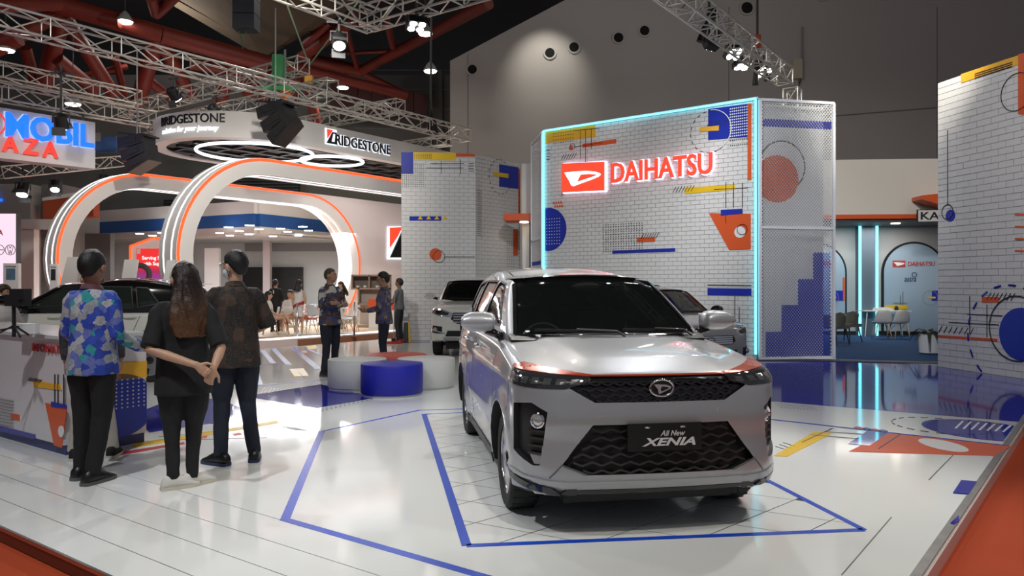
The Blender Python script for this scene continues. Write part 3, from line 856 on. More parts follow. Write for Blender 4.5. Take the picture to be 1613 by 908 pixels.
# sign: red plate with white swoosh, then letters with a back glow
SGLOW = glow('sign_red', (1.0, .055, .02), 1.15)
HALO = glow('sign_halo', (.80, .75, 1.0), 2.6)
a, b = lc(890, 304), lc(956, 256)
a2 = lc(890, 259); b2 = lc(956, 301)
dec_poly(bd, [(a[0] - .02, a[1] - .02), (b[0] + .02, b2[1] - .02), (b[0] + .02, b[1] + .02), (a[0] - .02, a2[1] + .02)], HALO, 'sign_halo', y=-.03, t=.02)
sg = dec_poly(bd, [(a[0], a[1]), (b[0], b2[1]), (b[0], b[1]), (a[0], a2[1])], SGLOW, 'sign_plate', y=-.10, t=.05)
w_, h_ = b[0] - a[0], b[1] - a[1]
sx = lambda u, v: (a[0] + u * w_, a[1] + v * h_)
SW = glow('sign_white', (1, .95, .95), 2.0)
outer = [(.08, .74), (.30, .745), (.60, .72), (.80, .66), (.92, .58), (.94, .52), (.88, .45), (.72, .37), (.50, .28), (.30, .19), (.25, .22), (.20, .40)]
mb = MB(); mb.prism([sx(*p) for p in outer], -.165, -.14); lg = mb.build('emblem', SW, sg)
inner = [(.48, .60), (.68, .59), (.83, .545), (.86, .52), (.80, .49), (.62, .42), (.40, .34), (.43, .46)]
MB().prism([sx(*p) for p in inner], -.172, -.15).build('emblem_cutout', SGLOW, sg)
a, b = lc(966, 291), lc(1125, 276)
tt = lc(966, 258)
letters('DAIHATSU', SGLOW, bd, (a[0], -.09, a[1] + .02), width=b[0] - a[0], height=tt[1] - a[1] - .02, depth=.04, bold=.022, name='sign_letter')
letters('DAIHATSU', HALO, bd, (a[0] - .01, -.03, a[1] + .005), width=b[0] - a[0] + .02, height=tt[1] - a[1] + .01, depth=.02, bold=.034, name='letter_halo')
# neon outline and white edge frames
for p, q in (((.0, -.05, .05), (.0, -.05, HW + .02)), ((0, -.05, HW + .02), (L, -.05, HW + .02)), ((L, -.05, HW + .02), (L, -.05, .12))):
    MB().bar(p, q, .034).build('neon_tube', NEON, bd)
FR = mat('white_frame', (.72, .74, .76), .4)
MB().box(-.03, L + .03, -.04, .5, HW + .03, HW + .06).build('top_trim', FR, bd)

# ---------- perforated mesh side panels
def mesh_mat(name, shapes):
    """white expanded metal with flat printed shapes, chosen by place on the panel"""
    m = bpy.data.materials.new(name); m.use_nodes = True; nt = m.node_tree; b = nt.nodes['Principled BSDF']
    b.inputs['Roughness'].default_value = .5
    tc = nt.nodes.new('ShaderNodeTexCoord'); sp = nt.nodes.new('ShaderNodeSeparateXYZ'); nt.links.new(tc.outputs['Object'], sp.inputs[0])
    def mth(op, a, b_):
        n = nt.nodes.new('ShaderNodeMath'); n.operation = op
        for i, v in enumerate((a, b_)):
            if isinstance(v, (int, float)): n.inputs[i].default_value = v
            else: nt.links.new(v, n.inputs[i])
        return n.outputs[0]
    X, Z = sp.outputs['X'], sp.outputs['Z']
    cur = None; base = (.74, .74, .74, 1)
    for kind, args, col in shapes:
        if kind == 'rect':
            x0, x1, z0, z1 = args
            k = mth('MULTIPLY', mth('MULTIPLY', mth('GREATER_THAN', X, x0), mth('LESS_THAN', X, x1)), mth('MULTIPLY', mth('GREATER_THAN', Z, z0), mth('LESS_THAN', Z, z1)))
        else:
            cx, cz, r_ = args
            dx, dz = mth('SUBTRACT', X, cx), mth('SUBTRACT', Z, cz)
            d2 = mth('ADD', mth('MULTIPLY', dx, dx), mth('MULTIPLY', dz, dz))
            k = mth('LESS_THAN', d2, r_ * r_)
            if kind == 'ring': k = mth('MULTIPLY', k, mth('GREATER_THAN', d2, (r_ - .03) ** 2))
        mx = nt.nodes.new('ShaderNodeMix'); mx.data_type = 'RGBA'
        nt.links.new(k, mx.inputs[0])
        if cur is None: mx.inputs[6].default_value = base
        else: nt.links.new(cur, mx.inputs[6])
        mx.inputs[7].default_value = col + (1,)
        cur = mx.outputs[2]
    if cur is not None: nt.links.new(cur, b.inputs['Base Color'])
    else: b.inputs['Base Color'].default_value = base
    return m
def lattice(x0, x1, z0, z1, cw=.062, ch=.036, t=.017, y=.0):
    """expanded-metal lattice: zig-zag strands"""
    mb = MB(); nz = int((z1 - z0) / ch); nx = int((x1 - x0) / cw)
    for j in range(nz):
        zc = z0 + (j + .5) * ch; sgn = 1 if j % 2 else -1
        pts = []
        for i in range(nx * 2 + 1):
            x = x0 + i * (x1 - x0) / (nx * 2)
            pts.append((x, zc + (ch / 2) * (1 if (i + j) % 2 else -1) * .92))
        for (xa, za), (xb, zb) in zip(pts, pts[1:]):
            k = len(mb.v)
            mb.v += [(xa, y, za - t / 2), (xb, y, zb - t / 2), (xb, y, zb + t / 2), (xa, y, za + t / 2),
                     (xa, y + .01, za - t / 2), (xb, y + .01, zb - t / 2), (xb, y + .01, zb + t / 2), (xa, y + .01, za + t / 2)]
            mb.f += [(k, k + 1, k + 2, k + 3), (k + 7, k + 6, k + 5, k + 4), (k + 3, k + 2, k + 6, k + 7), (k, k + 4, k + 5, k + 1)]
    return mb
def mesh_panel(label, p0, p1, H, shapes, backing=True):
    Lm, r_ = frame_of(p0, p1)
    t = thing('mesh_panel', label, 'mesh panel', (p0[0], p0[1], 0), r_)
    f = .05
    for a, b in (((0, 0, 0), (0, 0, H)), ((Lm, 0, 0), (Lm, 0, H)), ((0, 0, .03), (Lm, 0, .03)), ((0, 0, H), (Lm, 0, H)), ((0, 0, H * .51), (Lm, 0, H * .51)),
                 ((0, .5, 0), (0, .5, H)), ((Lm, .5, 0), (Lm, .5, H)), ((0, .5, H), (Lm, .5, H)), ((Lm, 0, H), (Lm, .5, H)), ((Lm, 0, H * .51), (Lm, .5, H * .51))):
        MB().bar(a, b, .055).build('frame_bar', FR, t)
    mm = mesh_mat('printed_mesh_' + label[:8], shapes)
    for za, zb in ((.06, H * .51 - .03), (H * .51 + .03, H - .03)):
        tag(lattice(.03, Lm - .03, za, zb).build('expanded_metal', mm, t, fix=False), kind='stuff')
    if backing: MB().box(.03, Lm - .03, .30, .32, .05, H - .03).build('back_board', mat('panel_back', (.50, .50, .51), .8), t)
    return t, Lm
M0, M1 = (4.95, 15.08), (6.56, 15.41)
lm = lambda px, py: local_of(px, py, M0, M1)
def mrect(px0, py0, px1, py1):
    a, b = lm(px0, py0), lm(px1, py1); return (min(a[0], b[0]), max(a[0], b[0]), min(a[1], b[1]), max(a[1], b[1]))
MBLUE, MOR, MINK = (.03, .05, .42), (.62, .12, .05), (.1, .1, .1)
cc = lm(1224, 282); rc = .475
shp = [('ring', (lm(1232, 262)[0], lm(1232, 262)[1], .52), MINK), ('disc', (cc[0], cc[1], rc), MOR), ('rect', mrect(1202, 187, 1310, 204), MBLUE),
       ('rect', mrect(1281, 398, 1308, 566), MBLUE), ('rect', mrect(1257, 440, 1283, 566), MBLUE), ('rect', mrect(1231, 481, 1259, 566), MBLUE), ('rect', mrect(1206, 523, 1233, 566), MBLUE)]
mesh_panel('white perforated mesh panel with an orange disc and blue steps', M0, M1, 5.21, shp)
mesh_panel('narrow white perforated mesh panel at the left end of the backdrop', (.52, 19.9), (W0[0] - .06, W0[1] + .05), 5.21, [('rect', (0, 2, 2.0, 2.1), MBLUE)])

# ---------- brick pavilion on the left
V0, V1, V2 = (-2.99, 20.4), (-1.0, 20.68), (.234, 22.3)
HP = 5.08
L1_, r1 = frame_of(V0, V1); L2_, r2 = frame_of(V1, V2)
pv = thing('brick_pavilion', 'white brick-faced pavilion with yellow band and blue corner behind the white car', 'display wall', (V0[0], V0[1], 0), r1)
M2 = Matrix.Translation((L1_, 0, 0)) @ Matrix.Rotation(r2 - r1, 4, 'Z')
MB().box(0, L1_, 0, .4, 0, HP).build('wall_core', JOINT, pv)
MB().box(0, L2_, 0, .3, 0, HP, M2).build('wall_core', JOINT, pv)
camp = pv.matrix_basis.inverted() @ CAM0
camp = Matrix.Rotation(-r1, 4, 'Z') @ (CAM0 - Vector((V0[0], V0[1], 0)))
brick_face(pv, L1_, HP, camp, limit=200, bl=.26, bh=.105)
brick_face(pv, L2_, HP, camp, limit=100, bl=.26, bh=.105, rotz=r2 - r1, loc=Vector((L1_, 0, 0)))
l1 = lambda px, py: local_of(px, py, V0, V1)
l2 = lambda px, py: local_of(px, py, V1, V2)
def q1(pts, m, y=-.012): return dec_poly(pv, [l1(*p) for p in pts], m, y=y)
def q2(pts, m, y=-.012): return dec_poly(pv, [l2(*p) for p in pts], m, y=y, M=M2)
q1([(632, 240), (651, 240), (651, 274), (632, 274)], BLUE); q1([(651, 240), (718, 241), (718, 253), (651, 252)], YELLOW)
q1([(718, 242), (748, 243), (748, 247), (718, 247)], ORANGE)
a, b = l1(653, 243), l1(679, 250); dec_dots(pv, a[0], b[0], b[1], a[1], 10, 4, .013, INK)
a, b = l1(634, 258), l1(667, 294); dec_dots(pv, a[0], b[0], b[1], a[1], 11, 12, .013, INK)
for p, q in (((671, 265), (730, 265)), ((695, 254), (695, 274)), ((725, 251), (725, 275)), ((678, 258), (730, 258)), ((738, 258), (746, 258)), ((738, 262), (746, 262)), ((738, 266), (746, 266)), ((738, 270), (746, 270)), ((699, 405), (748, 405))): dec_line(pv, l1(*p), l1(*q), .014, INK)
q1([(645, 341), (695, 341), (695, 348), (645, 348)], BLUE)
for k in range(4):
    x = 658 + 13 * k
    q1([(x, 346), (x + 8, 346), (x + 4, 340)], YELLOW, y=-.018)
a = l1(686, 401); dec_disc(pv, a[0], a[1], .165, ORANGE); dec_ring(pv, a[0] + .09, a[1] - .06, .165, .012, INK, y=-.03)
q2([(786, 259), (816, 264), (816, 298), (786, 294)], BLUE); q2([(777, 271), (800, 274), (800, 281), (777, 277)], YELLOW, y=-.018)
a = l2(787, 279); dec_ring(pv, a[0], a[1], .5, .014, INK, dash=2, M=M2)
a, b = l2(751, 300), l2(757, 372); dec_dots(pv, a[0], b[0], b[1], a[1], 4, 22, .012, INK, M=M2)
a, b = l2(798, 380), l2(808, 420); dec_dots(pv, a[0], b[0], b[1], a[1], 4, 12, .012, INK, M=M2)
q2([(816, 266), (818.5, 266), (818.5, 350), (816, 350)], ORANGE); q2([(808, 361), (815, 361), (815, 403), (808, 403)], ORANGE)

# ---------- right display wall
R0, R1 = (7.84, 13.9), (8.78, 9.2)
L3, r3 = frame_of(R0, R1); HR = 5.22
rw = thing('brick_panel_wall', 'white brick-faced display wall at the right edge with blue disc', 'display wall', (R0[0], R0[1], 0), r3)
MB().box(0, L3, 0, .35, 0, HR).build('wall_core', JOINT, rw)
brick_face(rw, L3, HR, Matrix.Rotation(-r3, 4, 'Z') @ (CAM0 + Vector((0, 3.5, 0)) - Vector((R0[0], R0[1], 0))), bl=.30, bh=.112)
l3 = lambda px, py: local_of(px, py, R0, R1)
def q3_(pts, m, y=-.012): return dec_poly(rw, [l3(*p) for p in pts], m, y=y)
q3_([(1515, 117), (1606, 87), (1606, 102), (1515, 131)], AMBER); q3_([(1605, 86), (1625, 80), (1625, 182), (1605, 180)], ORANGE)
a, b = l3(1537, 122), l3(1594, 103)
for j in range(3): 
    for k in range(22):
        p = l3(1537 + 2.7 * k, 117 - .85 * k + 3.2 * j); dec_line(rw, p, (p[0] + .03, p[1]), .02, INK)
def eye(px, py, rx_px, rz_px, m, ring=0, dash=0):
    c0 = l3(px, py); e = l3(px + rx_px, py); rx = e[0] - c0[0]; rz2 = abs(l3(px, py - rz_px)[1] - c0[1]); mb = MB(); n = 60
    rr = max(rx, rz2)
    if not ring: return dec_poly(rw, [(c0[0] + rz2 * math.cos(2 * PI * k / 40), c0[1] + rz2 * math.sin(2 * PI * k / 40)) for k in range(40)], m)
    return dec_ring(rw, c0[0], c0[1], rz2, ring, m, dash, y=-.026)
def ell(px, py, rz_px, m, ring=0, dash=0):
    c0 = l3(px, py); rz2 = abs(l3(px, py - rz_px)[1] - c0[1])
    if ring: return dec_ring(rw, c0[0], c0[1], rz2, ring, m, dash, y=-.026)
    return dec_disc(rw, c0[0], c0[1], rz2, m)
ell(1603, 145, 30, INK, .012); ell(1498, 340, 9.5, BLUE); ell(1494, 334, 12, INK, .012)
dec_line(rw, l3(1494, 205), l3(1494, 322), .012, INK)
ell(1610, 527, 42, BLUE); ell(1602, 518, 52, INK, .018); ell(1590, 530, 82, NAVY, .03, 2)
q3_([(1548, 468), (1574, 468), (1574, 477), (1548, 477)], ORANGE)
a = l3(1556, 471); hatch(rw, a[0], a[1] - .02, 7, .08, INK)
for k in range(4): q3_([(1600, 337 + 19 * k), (1625, 337 + 19.2 * k), (1625, 340 + 19.2 * k), (1600, 340 + 19 * k)], ORANGE)
q3_([(1479, 528), (1572, 534), (1572, 538), (1479, 532)], ORANGE)
for p, q in (((1496, 508), (1575, 512)), ((1524, 495), (1580, 498)), ((1529, 467), (1529, 528)), ((1556, 480), (1556, 532))): dec_line(rw, l3(*p), l3(*q), .012, INK)
a = l3(1480, 524); hatch(rw, a[0], a[1], 7, .12, INK)

# ---------- office building behind (white fascia, orange soffit, arches, neon column)
OX0, OX1 = .27, 13.5
def oy(x): return 21.3 - .075 * x
ob = thing('office_booth', 'white booth building with orange soffit and arched panels behind the backdrop', 'booth', (0, 0, 0))
lo = lambda px, py: local_of(px, py, (OX0, oy(OX0)), (OX1, oy(OX1)))
fr_, ar_ = frame_of((OX0, oy(OX0)), (OX1, oy(OX1)))
MO = Matrix.Translation((OX0, oy(OX0), 0)) @ Matrix.Rotation(ar_, 4, 'Z')
MB().box(0, fr_, 0, .3, 3.42, 4.92, MO).build('fascia', mat('warm_white_fascia', (.70, .67, .62), .6, var=.02, vs=1), ob)
MB().box(0, fr_, -.02, .32, 3.30, 3.42, MO).build('soffit_edge', ORANGE, ob)
MB().box(0, fr_, .05, 2.5, 3.22, 3.30, MO).build('soffit', DGREY, ob)
MB().box(0, fr_, 2.0, 2.2, 0, 3.3, MO).build('back_wall', mat('booth_grey', (.42, .42, .42), .7), ob)
MB().box(0, fr_, 1.97, 2.0, 0, .12, MO).build('plinth', BLACK, ob)
MB().box(0, fr_, -5.2, 2.0, .001, .012, MO)
ARCHP = mat('arch_panel', (.30, .40, .50), .6, var=.03, vs=1)
for px, lx in ((1430, None), (1275, None)):
    c0 = local_of(px, 450, (OX0, oy(OX0) + 2.0), (OX1, oy(OX1) + 2.0))[0]
    wv, hs = .86, 1.86
    outl = lambda k_: [(c0 - wv * k_ , .12), (c0 + wv * k_, .12)] + [(c0 + wv * k_ * math.cos(t), hs + wv * k_ * math.sin(t)) for t in [PI * i / 24 for i in range(25)]]
    MB().prism(outl(1.07), 1.94, 1.99, MO).build('arch_frame', BLACK, ob)
    ap = MB().prism(outl(1.0), 1.92, 1.96, MO).build('arch_panel', ARCHP, ob)
    lp = (MO @ Vector((c0, 1.905, 0)))
    for body, dx, z, hh, wd, m in (('DAIHATSU', -.18, 2.06, .13, .76, mat('sign_dull_red', (.42, .05, .04), .5)), ('astra', -.28, 1.60, .13, .33, mat('dull_navy', (.03, .05, .14), .5))):
        me = text_mesh(body, wd, hh, .012, .01 if body[0] == 'D' else 0, .25 if body[0] == 'a' else 0); me.materials.append(m)
        o = link_mesh('panel_lettering', me, None, ap); o.matrix_local = MO @ Matrix.Translation((c0 + dx, 1.912, z))
    dec_box(ap, c0 - .62, c0 - .26, 2.03, 2.22, mat('sign_dull_red', (0, 0, 0)), 'panel_logo', 1.91, .004, MO)
    MB().prism([(c0 - .60, 2.17), (c0 - .48, 2.17), (c0 - .30, 2.15), (c0 - .28, 2.12), (c0 - .36, 2.09), (c0 - .50, 2.05), (c0 - .52, 2.10)], 1.898, 1.905, MO).build('emblem', PWHITE, ap)
    dec_ring(ap, c0 + .0, 1.80, .075, .018, mat('dull_navy', (0, 0, 0)), y=1.905, M=MO, name='panel_logo')
    dec_box(ap, c0 + .50, c0 + .80, 1.03, 1.33, BLUE, 'printed_shape', 1.912, .004, MO); dec_box(ap, c0 + .79, c0 + .85, 1.03, 1.72, ORANGE, 'printed_shape', 1.912, .004, MO)
    dec_box(ap, c0 + .40, c0 + .60, 1.1, 1.15, YELLOW, 'printed_shape', 1.906, .004, MO); dec_ring(ap, c0 + .45, 1.12, .22, .01, MGREY, y=1.905, M=MO)
    dec_box(ap, c0 - .84, c0 - .2, .78, .90, YELLOW, 'printed_shape', 1.912, .004, MO)
    for p, q in (((c0 - .4, .9), (c0 - .4, 1.2)), ((c0 - .33, .9), (c0 - .33, 1.3)), ((c0 - .6, .96), (c0 - .2, .96))): dec_line(ap, p, q, .012, INK, y=1.905, M=MO)
# neon column
c0, _ = local_of(1360, 450, (OX0, oy(OX0) + 1.6), (OX1, oy(OX1) + 1.6))
MB().box(c0 - .2, c0 + .2, 1.55, 2.0, 0, 3.25, MO).build('column', mat('column_slate', (.10, .14, .18), .5), ob)
for s_ in (-1, 1): MB().box(c0 + s_ * .24 - .03, c0 + s_ * .24 + .03, 1.50, 1.56, .02, 3.25, MO).build('neon_tube', NEON, ob)
# canopy between pavilion and backdrop
MB().box(-.42, .42, -1.0, -.05, 3.24, 3.42, MO).build('canopy', ORANGE, ob)
MB().box(.02, .22, -.02, .3, 0, 3.24, MO).build('column', BRICK, ob)
MB().box(.22, .32, -.03, .3, 0, 3.24, MO).build('door_jamb', BLACK, ob)
for px in (827, 1422):
    c0 = local_of(px, 355, (OX0, oy(OX0)), (OX1, oy(OX1)))[0]; yy = -.4 if px == 827 else .45
    MB().lathe([(.12, -.012), (.12, 0)], 16, MO @ Vector((c0, yy, 3.23 if px == 827 else 3.21))).build('downlight', glow('downlight_glow', (1, .9, .7), 12), ob)
c0 = local_of(1400, 355, (OX0, oy(OX0)), (OX1, oy(OX1)))[0]
area('booth_downlight', MO @ Vector((c0, 1.0, 3.15)), MO @ Vector((c0, 1.2, 0)), 45, 2.5, .6, (1, .95, .88))
area('booth_downlight', MO @ Vector((c0 - 3.5, 1.0, 3.15)), MO @ Vector((c0 - 3.5, 1.2, 0)), 25, 1.5, .6, (1, .95, .88))
# KAS sign
ks = thing('cashier_sign', 'white hanging sign with black letters KAS under the orange soffit', 'sign', MO @ Vector((local_of(1439, 345, (OX0, oy(OX0)), (OX1, oy(OX1)))[0], -.25, 3.35)), ar_)
MB().box(-.01, 1.35, 0, .05, -.17, .17).build('sign_frame', BLACK, ks); MB().box(.01, 1.33, -.012, .0, -.15, .15).build('sign_face', PWHITE, ks)
letters('KASIR', INK, ks, (.07, -.018, -.105), width=.98, height=.21, depth=.008, bold=.015)
c0, cz_ = local_of(1455, 308, (OX0, oy(OX0) - .6), (OX1, oy(OX1) - .6))
MB().prism([(c0, cz_), (c0 + 1.0, cz_ + .1), (c0 + 1.0, cz_ - .42), (c0, cz_ - .10)], -.6, -.01, MO).build('canopy', ORANGE, ob)
# blue carpet of the booth
cp = [g(1316, 565.5), g(1480, 571), MO @ Vector((fr_, 1.9, 0)), MO @ Vector((6.0, 1.9, 0)), Vector((6.7, 16.2, 0))]
tag(MB().slab([(p.x, p.y) for p in cp], .0, .014).build('booth_carpet', BCARPET), 'dark blue carpet inside the booth with neon column', 'carpet')
cp = [g(1190, 569), g(1320, 570), g(1480, 574), g(1480, 571), g(1320, 567.5), g(1190, 566)]
MB().slab([(p.x, p.y) for p in cp], 0, .016).build('floor_strip', DGREY, stage)
# ================================================================== TYRE MAKER'S BOOTH (loops, ring sign) AND ITS NEIGHBOURS
LR = ANG + PI / 2                      # local x runs along n, local -y looks to the viewer's side
RO, RI, ZC, LS = 2.50, 2.08, 2.18, 5.57
def stadium(r, L_, n=28):
    pts = [(-r * math.sin(PI * k / n), r * math.cos(PI * k / n)) for k in range(n + 1)]           # near end, top to bottom
    pts += [(L_ + r * math.sin(PI * k / n), -r * math.cos(PI * k / n)) for k in range(n + 1)]     # far end, bottom to top
    return pts
def band(r0, r1, y0, y1, L_=LS, zc=ZC):
    """solid stadium ring between radii r0<r1 and depths y0<y1"""
    a = stadium(r0, L_); b = stadium(r1, L_); n = len(a); mb = MB()
    vs = [(p[0], y, p[1] + zc) for y in (y0, y1) for q in (a, b) for p in q]
    fs = []
    for k in range(n):
        j = (k + 1) % n
        fs += [(k, j, n + j, n + k), (2 * n + k, 3 * n + k, 3 * n + j, 2 * n + j), (n + k, n + j, 3 * n + j, 3 * n + k), (k, 2 * n + k, 2 * n + j, j)]
    return mb.add(vs, fs)
def loop(label, c):
    t = thing('portal_loop', label, 'portal', (c[0], c[1], 0), LR, group='white stadium-shaped portals with light strips')
    band(RI, RO, 0, .72).build('loop_body', BOOTH, t, angle=30)
    band(RO - .075, RO - .015, -.022, .004).build('orange_light_strip', LEDO, t, angle=30)
    for y in (.17, .50):
        band(RO - .004, RO + .014, y, y + .035).build('white_light_strip', LEDW, t, angle=30)
        band(RI - .014, RI + .004, y - .035, y).build('white_light_strip', LEDW, t, angle=30)
    return t
loop('white stadium portal with orange strip, nearer of the two loops', (-6.09, 19.0))
lb = loop('white stadium portal with orange strip, farther loop joined to the logo wall', (-10.37, 21.6))
lw = thing('logo_wall', 'white booth wall with a large black and red emblem beside the far portal', 'booth wall', (-10.37, 21.6, 0), LR)
poly = [(LS + (RO + .01) * math.cos(R(-88 + 176 * k / 30)), ZC + (RO + .01) * math.sin(R(-88 + 176 * k / 30))) for k in range(31)]
poly = [(14.5, .06), (14.5, ZC + RO)] + poly[::-1]
MB().prism(poly, .02, .5).build('wall_board', mat('booth_pinkish', (.70, .63, .62), .5), lw)
B0 = (-10.37, 21.6); B1 = (B0[0] + math.cos(LR) * 10, B0[1] + math.sin(LR) * 10)
lbn = lambda px, py: local_of(px, py, B0, B1)
def lpoly(pts, m, y, t=.05, name='emblem_piece'): MB().prism([lbn(*p) for p in pts], y - t, y).build(name, m, lw)
WGLOW = glow('sign_halo_white', (.85, .9, 1.0), 1.3); REDL = glow('sign_red_bright', (1, .05, .015), 1.2); BLKL = mat('sign_black', (.01, .01, .012), .3)
lpoly([(610, 357), (650, 357), (650, 409), (609, 409)], WGLOW, -.02, .02, 'emblem_halo')
lpoly([(612, 359), (631, 358), (624, 372), (612, 390)], REDL, -.06); lpoly([(612, 406), (630, 366), (634, 362), (634, 406)], BLKL, -.06)
lpoly([(638, 360), (660, 360), (660, 406), (638, 406)], BLKL, -.06)
lpoly([(553, 433), (600, 433), (600, 434), (553, 434)], WOODD, -.02, .02)

# hanging ring sign
RC = UN(-19.5, 13.5); RR, RLN, Z0_, Z1_ = 2.45, 8.0, 5.40, 6.10
rs = thing('ring_sign', 'large white ring sign with black lettering hanging over the portals', 'hanging sign', (RC.x, RC.y, 0), LR)
def plan(r, L_=RLN, n=36):
    pts = [(r * math.cos(R(90 + 180 * k / n)), r * math.sin(R(90 + 180 * k / n))) for k in range(n + 1)]
    pts += [(L_ + r * math.cos(R(-90 + 180 * k / n)), r * math.sin(R(-90 + 180 * k / n))) for k in range(n + 1)]
    return pts
def flat_band(r0, r1, z0, z1):
    a, b = plan(r0), plan(r1); n = len(a)
    vs = [(p[0], p[1], z) for z in (z0, z1) for q in (a, b) for p in q]; fs = []
    for k in range(n):
        j = (k + 1) % n
        fs += [(k, j, n + j, n + k), (2 * n + k, 3 * n + k, 3 * n + j, 2 * n + j), (n + k, n + j, 3 * n + j, 3 * n + k), (k, 2 * n + k, 2 * n + j, j)]
    return MB().add(vs, fs)
flat_band(RR - .10, RR, Z0_, Z1_).build('ring_band', BOOTH, rs, angle=30)
flat_band(RR - .34, RR - .1, Z0_, Z0_ + .04).build('ring_rim', BOOTH, rs, angle=30)
for k in range(15): 
    x = -2.0 + .8 * k
    hw = math.sqrt(max(0, (RR - .3) ** 2 - min(0, x) ** 2)) if x < 0 else RR - .3
    MB().box(x - .05, x + .05, -hw, hw, Z0_ + .06, Z0_ + .14).build('grid_bar', BLACK, rs)
for k in range(-2, 3): MB().box(-1.6, RLN + 1.6, k * .85 - .09, k * .85 + .09, Z0_ + .05, Z0_ + .13).build('grid_bar', BLACK, rs)
MB().add([(p[0] * 1.0, p[1], Z0_ + .42) for p in plan(RR - .11)], [tuple(range(74))]).build('ring_roof', mat('ring_roof_grey', (.22, .21, .2), .8), rs)
def torus(R_, r, n=64, m=8):
    return MB().rings([[Vector(((R_ + r * math.cos(2 * PI * j / m)) * math.cos(2 * PI * k / n), (R_ + r * math.cos(2 * PI * j / m)) * math.sin(2 * PI * k / n), r * math.sin(2 * PI * j / m))) for j in range(m)] for k in range(n + 1)], False)
for uu, nn, r_ in ((-18.95, 13.5, 1.62), (-18.3, 15.8, .95)):
    p = rs.matrix_basis.to_translation()
    torus(r_, .045).build('led_ring', LEDW, rs, (nn - 13.5, -(uu + 19.5), Z0_ - .05))
S0 = UN(-17.05, 13.5); S1 = UN(-17.05, 23.5)
ls = lambda px, py: local_of(px, py, S0, S1)
a, b = ls(527, 229), ls(613, 243); c2 = ls(527, 208)
letters('RIDGESTONE', BLKL, rs, (a[0], -RR - .05, a[1] + .02), width=b[0] - a[0], height=.30, depth=.03, bold=.012, name='sign_letter')
letters('RIDGESTONE', WGLOW, rs, (a[0] - .02, -RR - .015, a[1] - .0), width=b[0] - a[0] + .04, height=.34, depth=.01, bold=.03, name='letter_halo')
a, b = ls(513, 227), ls(529, 204)
w_, h_ = b[0] - a[0], .40; z_ = a[1] + .03
MB().prism([(a[0], z_), (a[0] + w_ * .55, z_ + h_ * .86), (a[0] + w_ * .95, z_ + h_ * .86), (a[0] + w_, z_ + h_ * .5), (a[0] + w_, z_)], -RR - .06, -RR - .03).build('sign_letter', BLKL, rs)
MB().prism([(a[0] + w_ * .45, z_ + .06), (a[0] + w_ * .62, z_ + h_ * .74), (a[0] + w_ * .78, z_ + h_ * .72), (a[0] + w_ * .72, z_ + .06)], -RR - .07, -RR - .055).build('letter_slot', WGLOW, rs)
MB().prism([(a[0] + w_ * .05, z_ + h_), (a[0] + w_ * .6, z_ + h_), (a[0] + w_ * .08, z_ + h_ * .35)], -RR - .06, -RR - .03).build('sign_letter', REDL, rs)
MB().prism([(a[0] - .03, z_ - .03), (a[0] + w_ + .02, z_ - .03), (a[0] + w_ + .02, z_ + h_ + .03), (a[0] - .03, z_ + h_ + .03)], -RR - .02, -RR - .002).build('letter_halo', WGLOW, rs)
def bend(ph0):
    def f(p):
        ph = R(ph0) + p[0] / RR; r = RR - p[1]
        return Vector((r * math.cos(ph), r * math.sin(ph), p[2]))
    return f
letters('BRIDGESTONE', BLKL, rs, (0, 0, 5.79), width=2.05, height=.24, depth=.05, bold=.012, name='sign_letter', bend=bend(176))
letters('solution for your journey', WGLOW, rs, (0, 0, 5.53), width=1.85, height=.19, depth=.05, bold=.012, shear=.25, name='sign_letter', bend=bend(177))
for x, y in ((0, -2), (6, -2), (0, 2), (6, 2)): MB().tube([(x, y, Z1_), (x, y, 7.2)], .012, 6).build('hang_wire', DGREY, rs)

# platform
pf = thing('booth_platform', 'low oak platform of the portal booth with red carpet edge', 'platform', (0, 0, 0), ANG)
MB().box(-24, -16.1, 12.75, 22.5, -.1, .07).build('platform_deck', mat('light_oak_floor', (.62, .46, .30), .35, var=.1, vs=4), pf)
MB().box(-16.1, -16.02, 12.7, 22.5, -.1, .075).build('platform_edge', mat('oak_edge', (.30, .16, .09), .5), pf)
area('booth_fill', UN(-18.5, 17.5, 5.3), UN(-18.5, 17.5, 0), 90, 4, 6, (1, .93, .88))
area('booth_fill', UN(-16.3, 20.5, 5.0), UN(-21, 21.5, 2.4), 60, 3, 2, (1, .93, .9))

# shelf unit
P_ = at(553, 475, 25.2)
sh = thing('shelf_unit', 'grey oak open shelf unit against the booth wall', 'shelf', (P_.x, P_.y, .07), 0)
zt = at(0, 433, 25.2).z - .07; zm = at(0, 454, 25.2).z - .07; wsh = 1.28
zb_ = zt - 1.0
for nm, x0, x1, z0, z1 in (('shelf_board', 0, wsh, zt - .05, zt), ('shelf_board', 0, wsh, zm - .05, zm), ('shelf_side', 0, .05, zm, zt), ('shelf_side', .58, .62, zm, zt), ('shelf_side', wsh - .05, wsh, zm, zt),
                           ('shelf_side', .22, .27, zb_, zm), ('shelf_board', .22, wsh, zb_, zb_ + .05), ('shelf_side', wsh - .05, wsh, zb_, zm), ('plinth', .2, wsh, 0, .1)):
    MB().box(x0, x1, 0, .4, z0, z1).build(nm, WOODD, sh)
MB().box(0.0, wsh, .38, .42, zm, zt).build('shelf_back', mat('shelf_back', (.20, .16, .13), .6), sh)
MB().box(.22, wsh, .38, .42, .1, zm).build('shelf_back', mat('shelf_back_light', (.45, .40, .36), .6), sh)
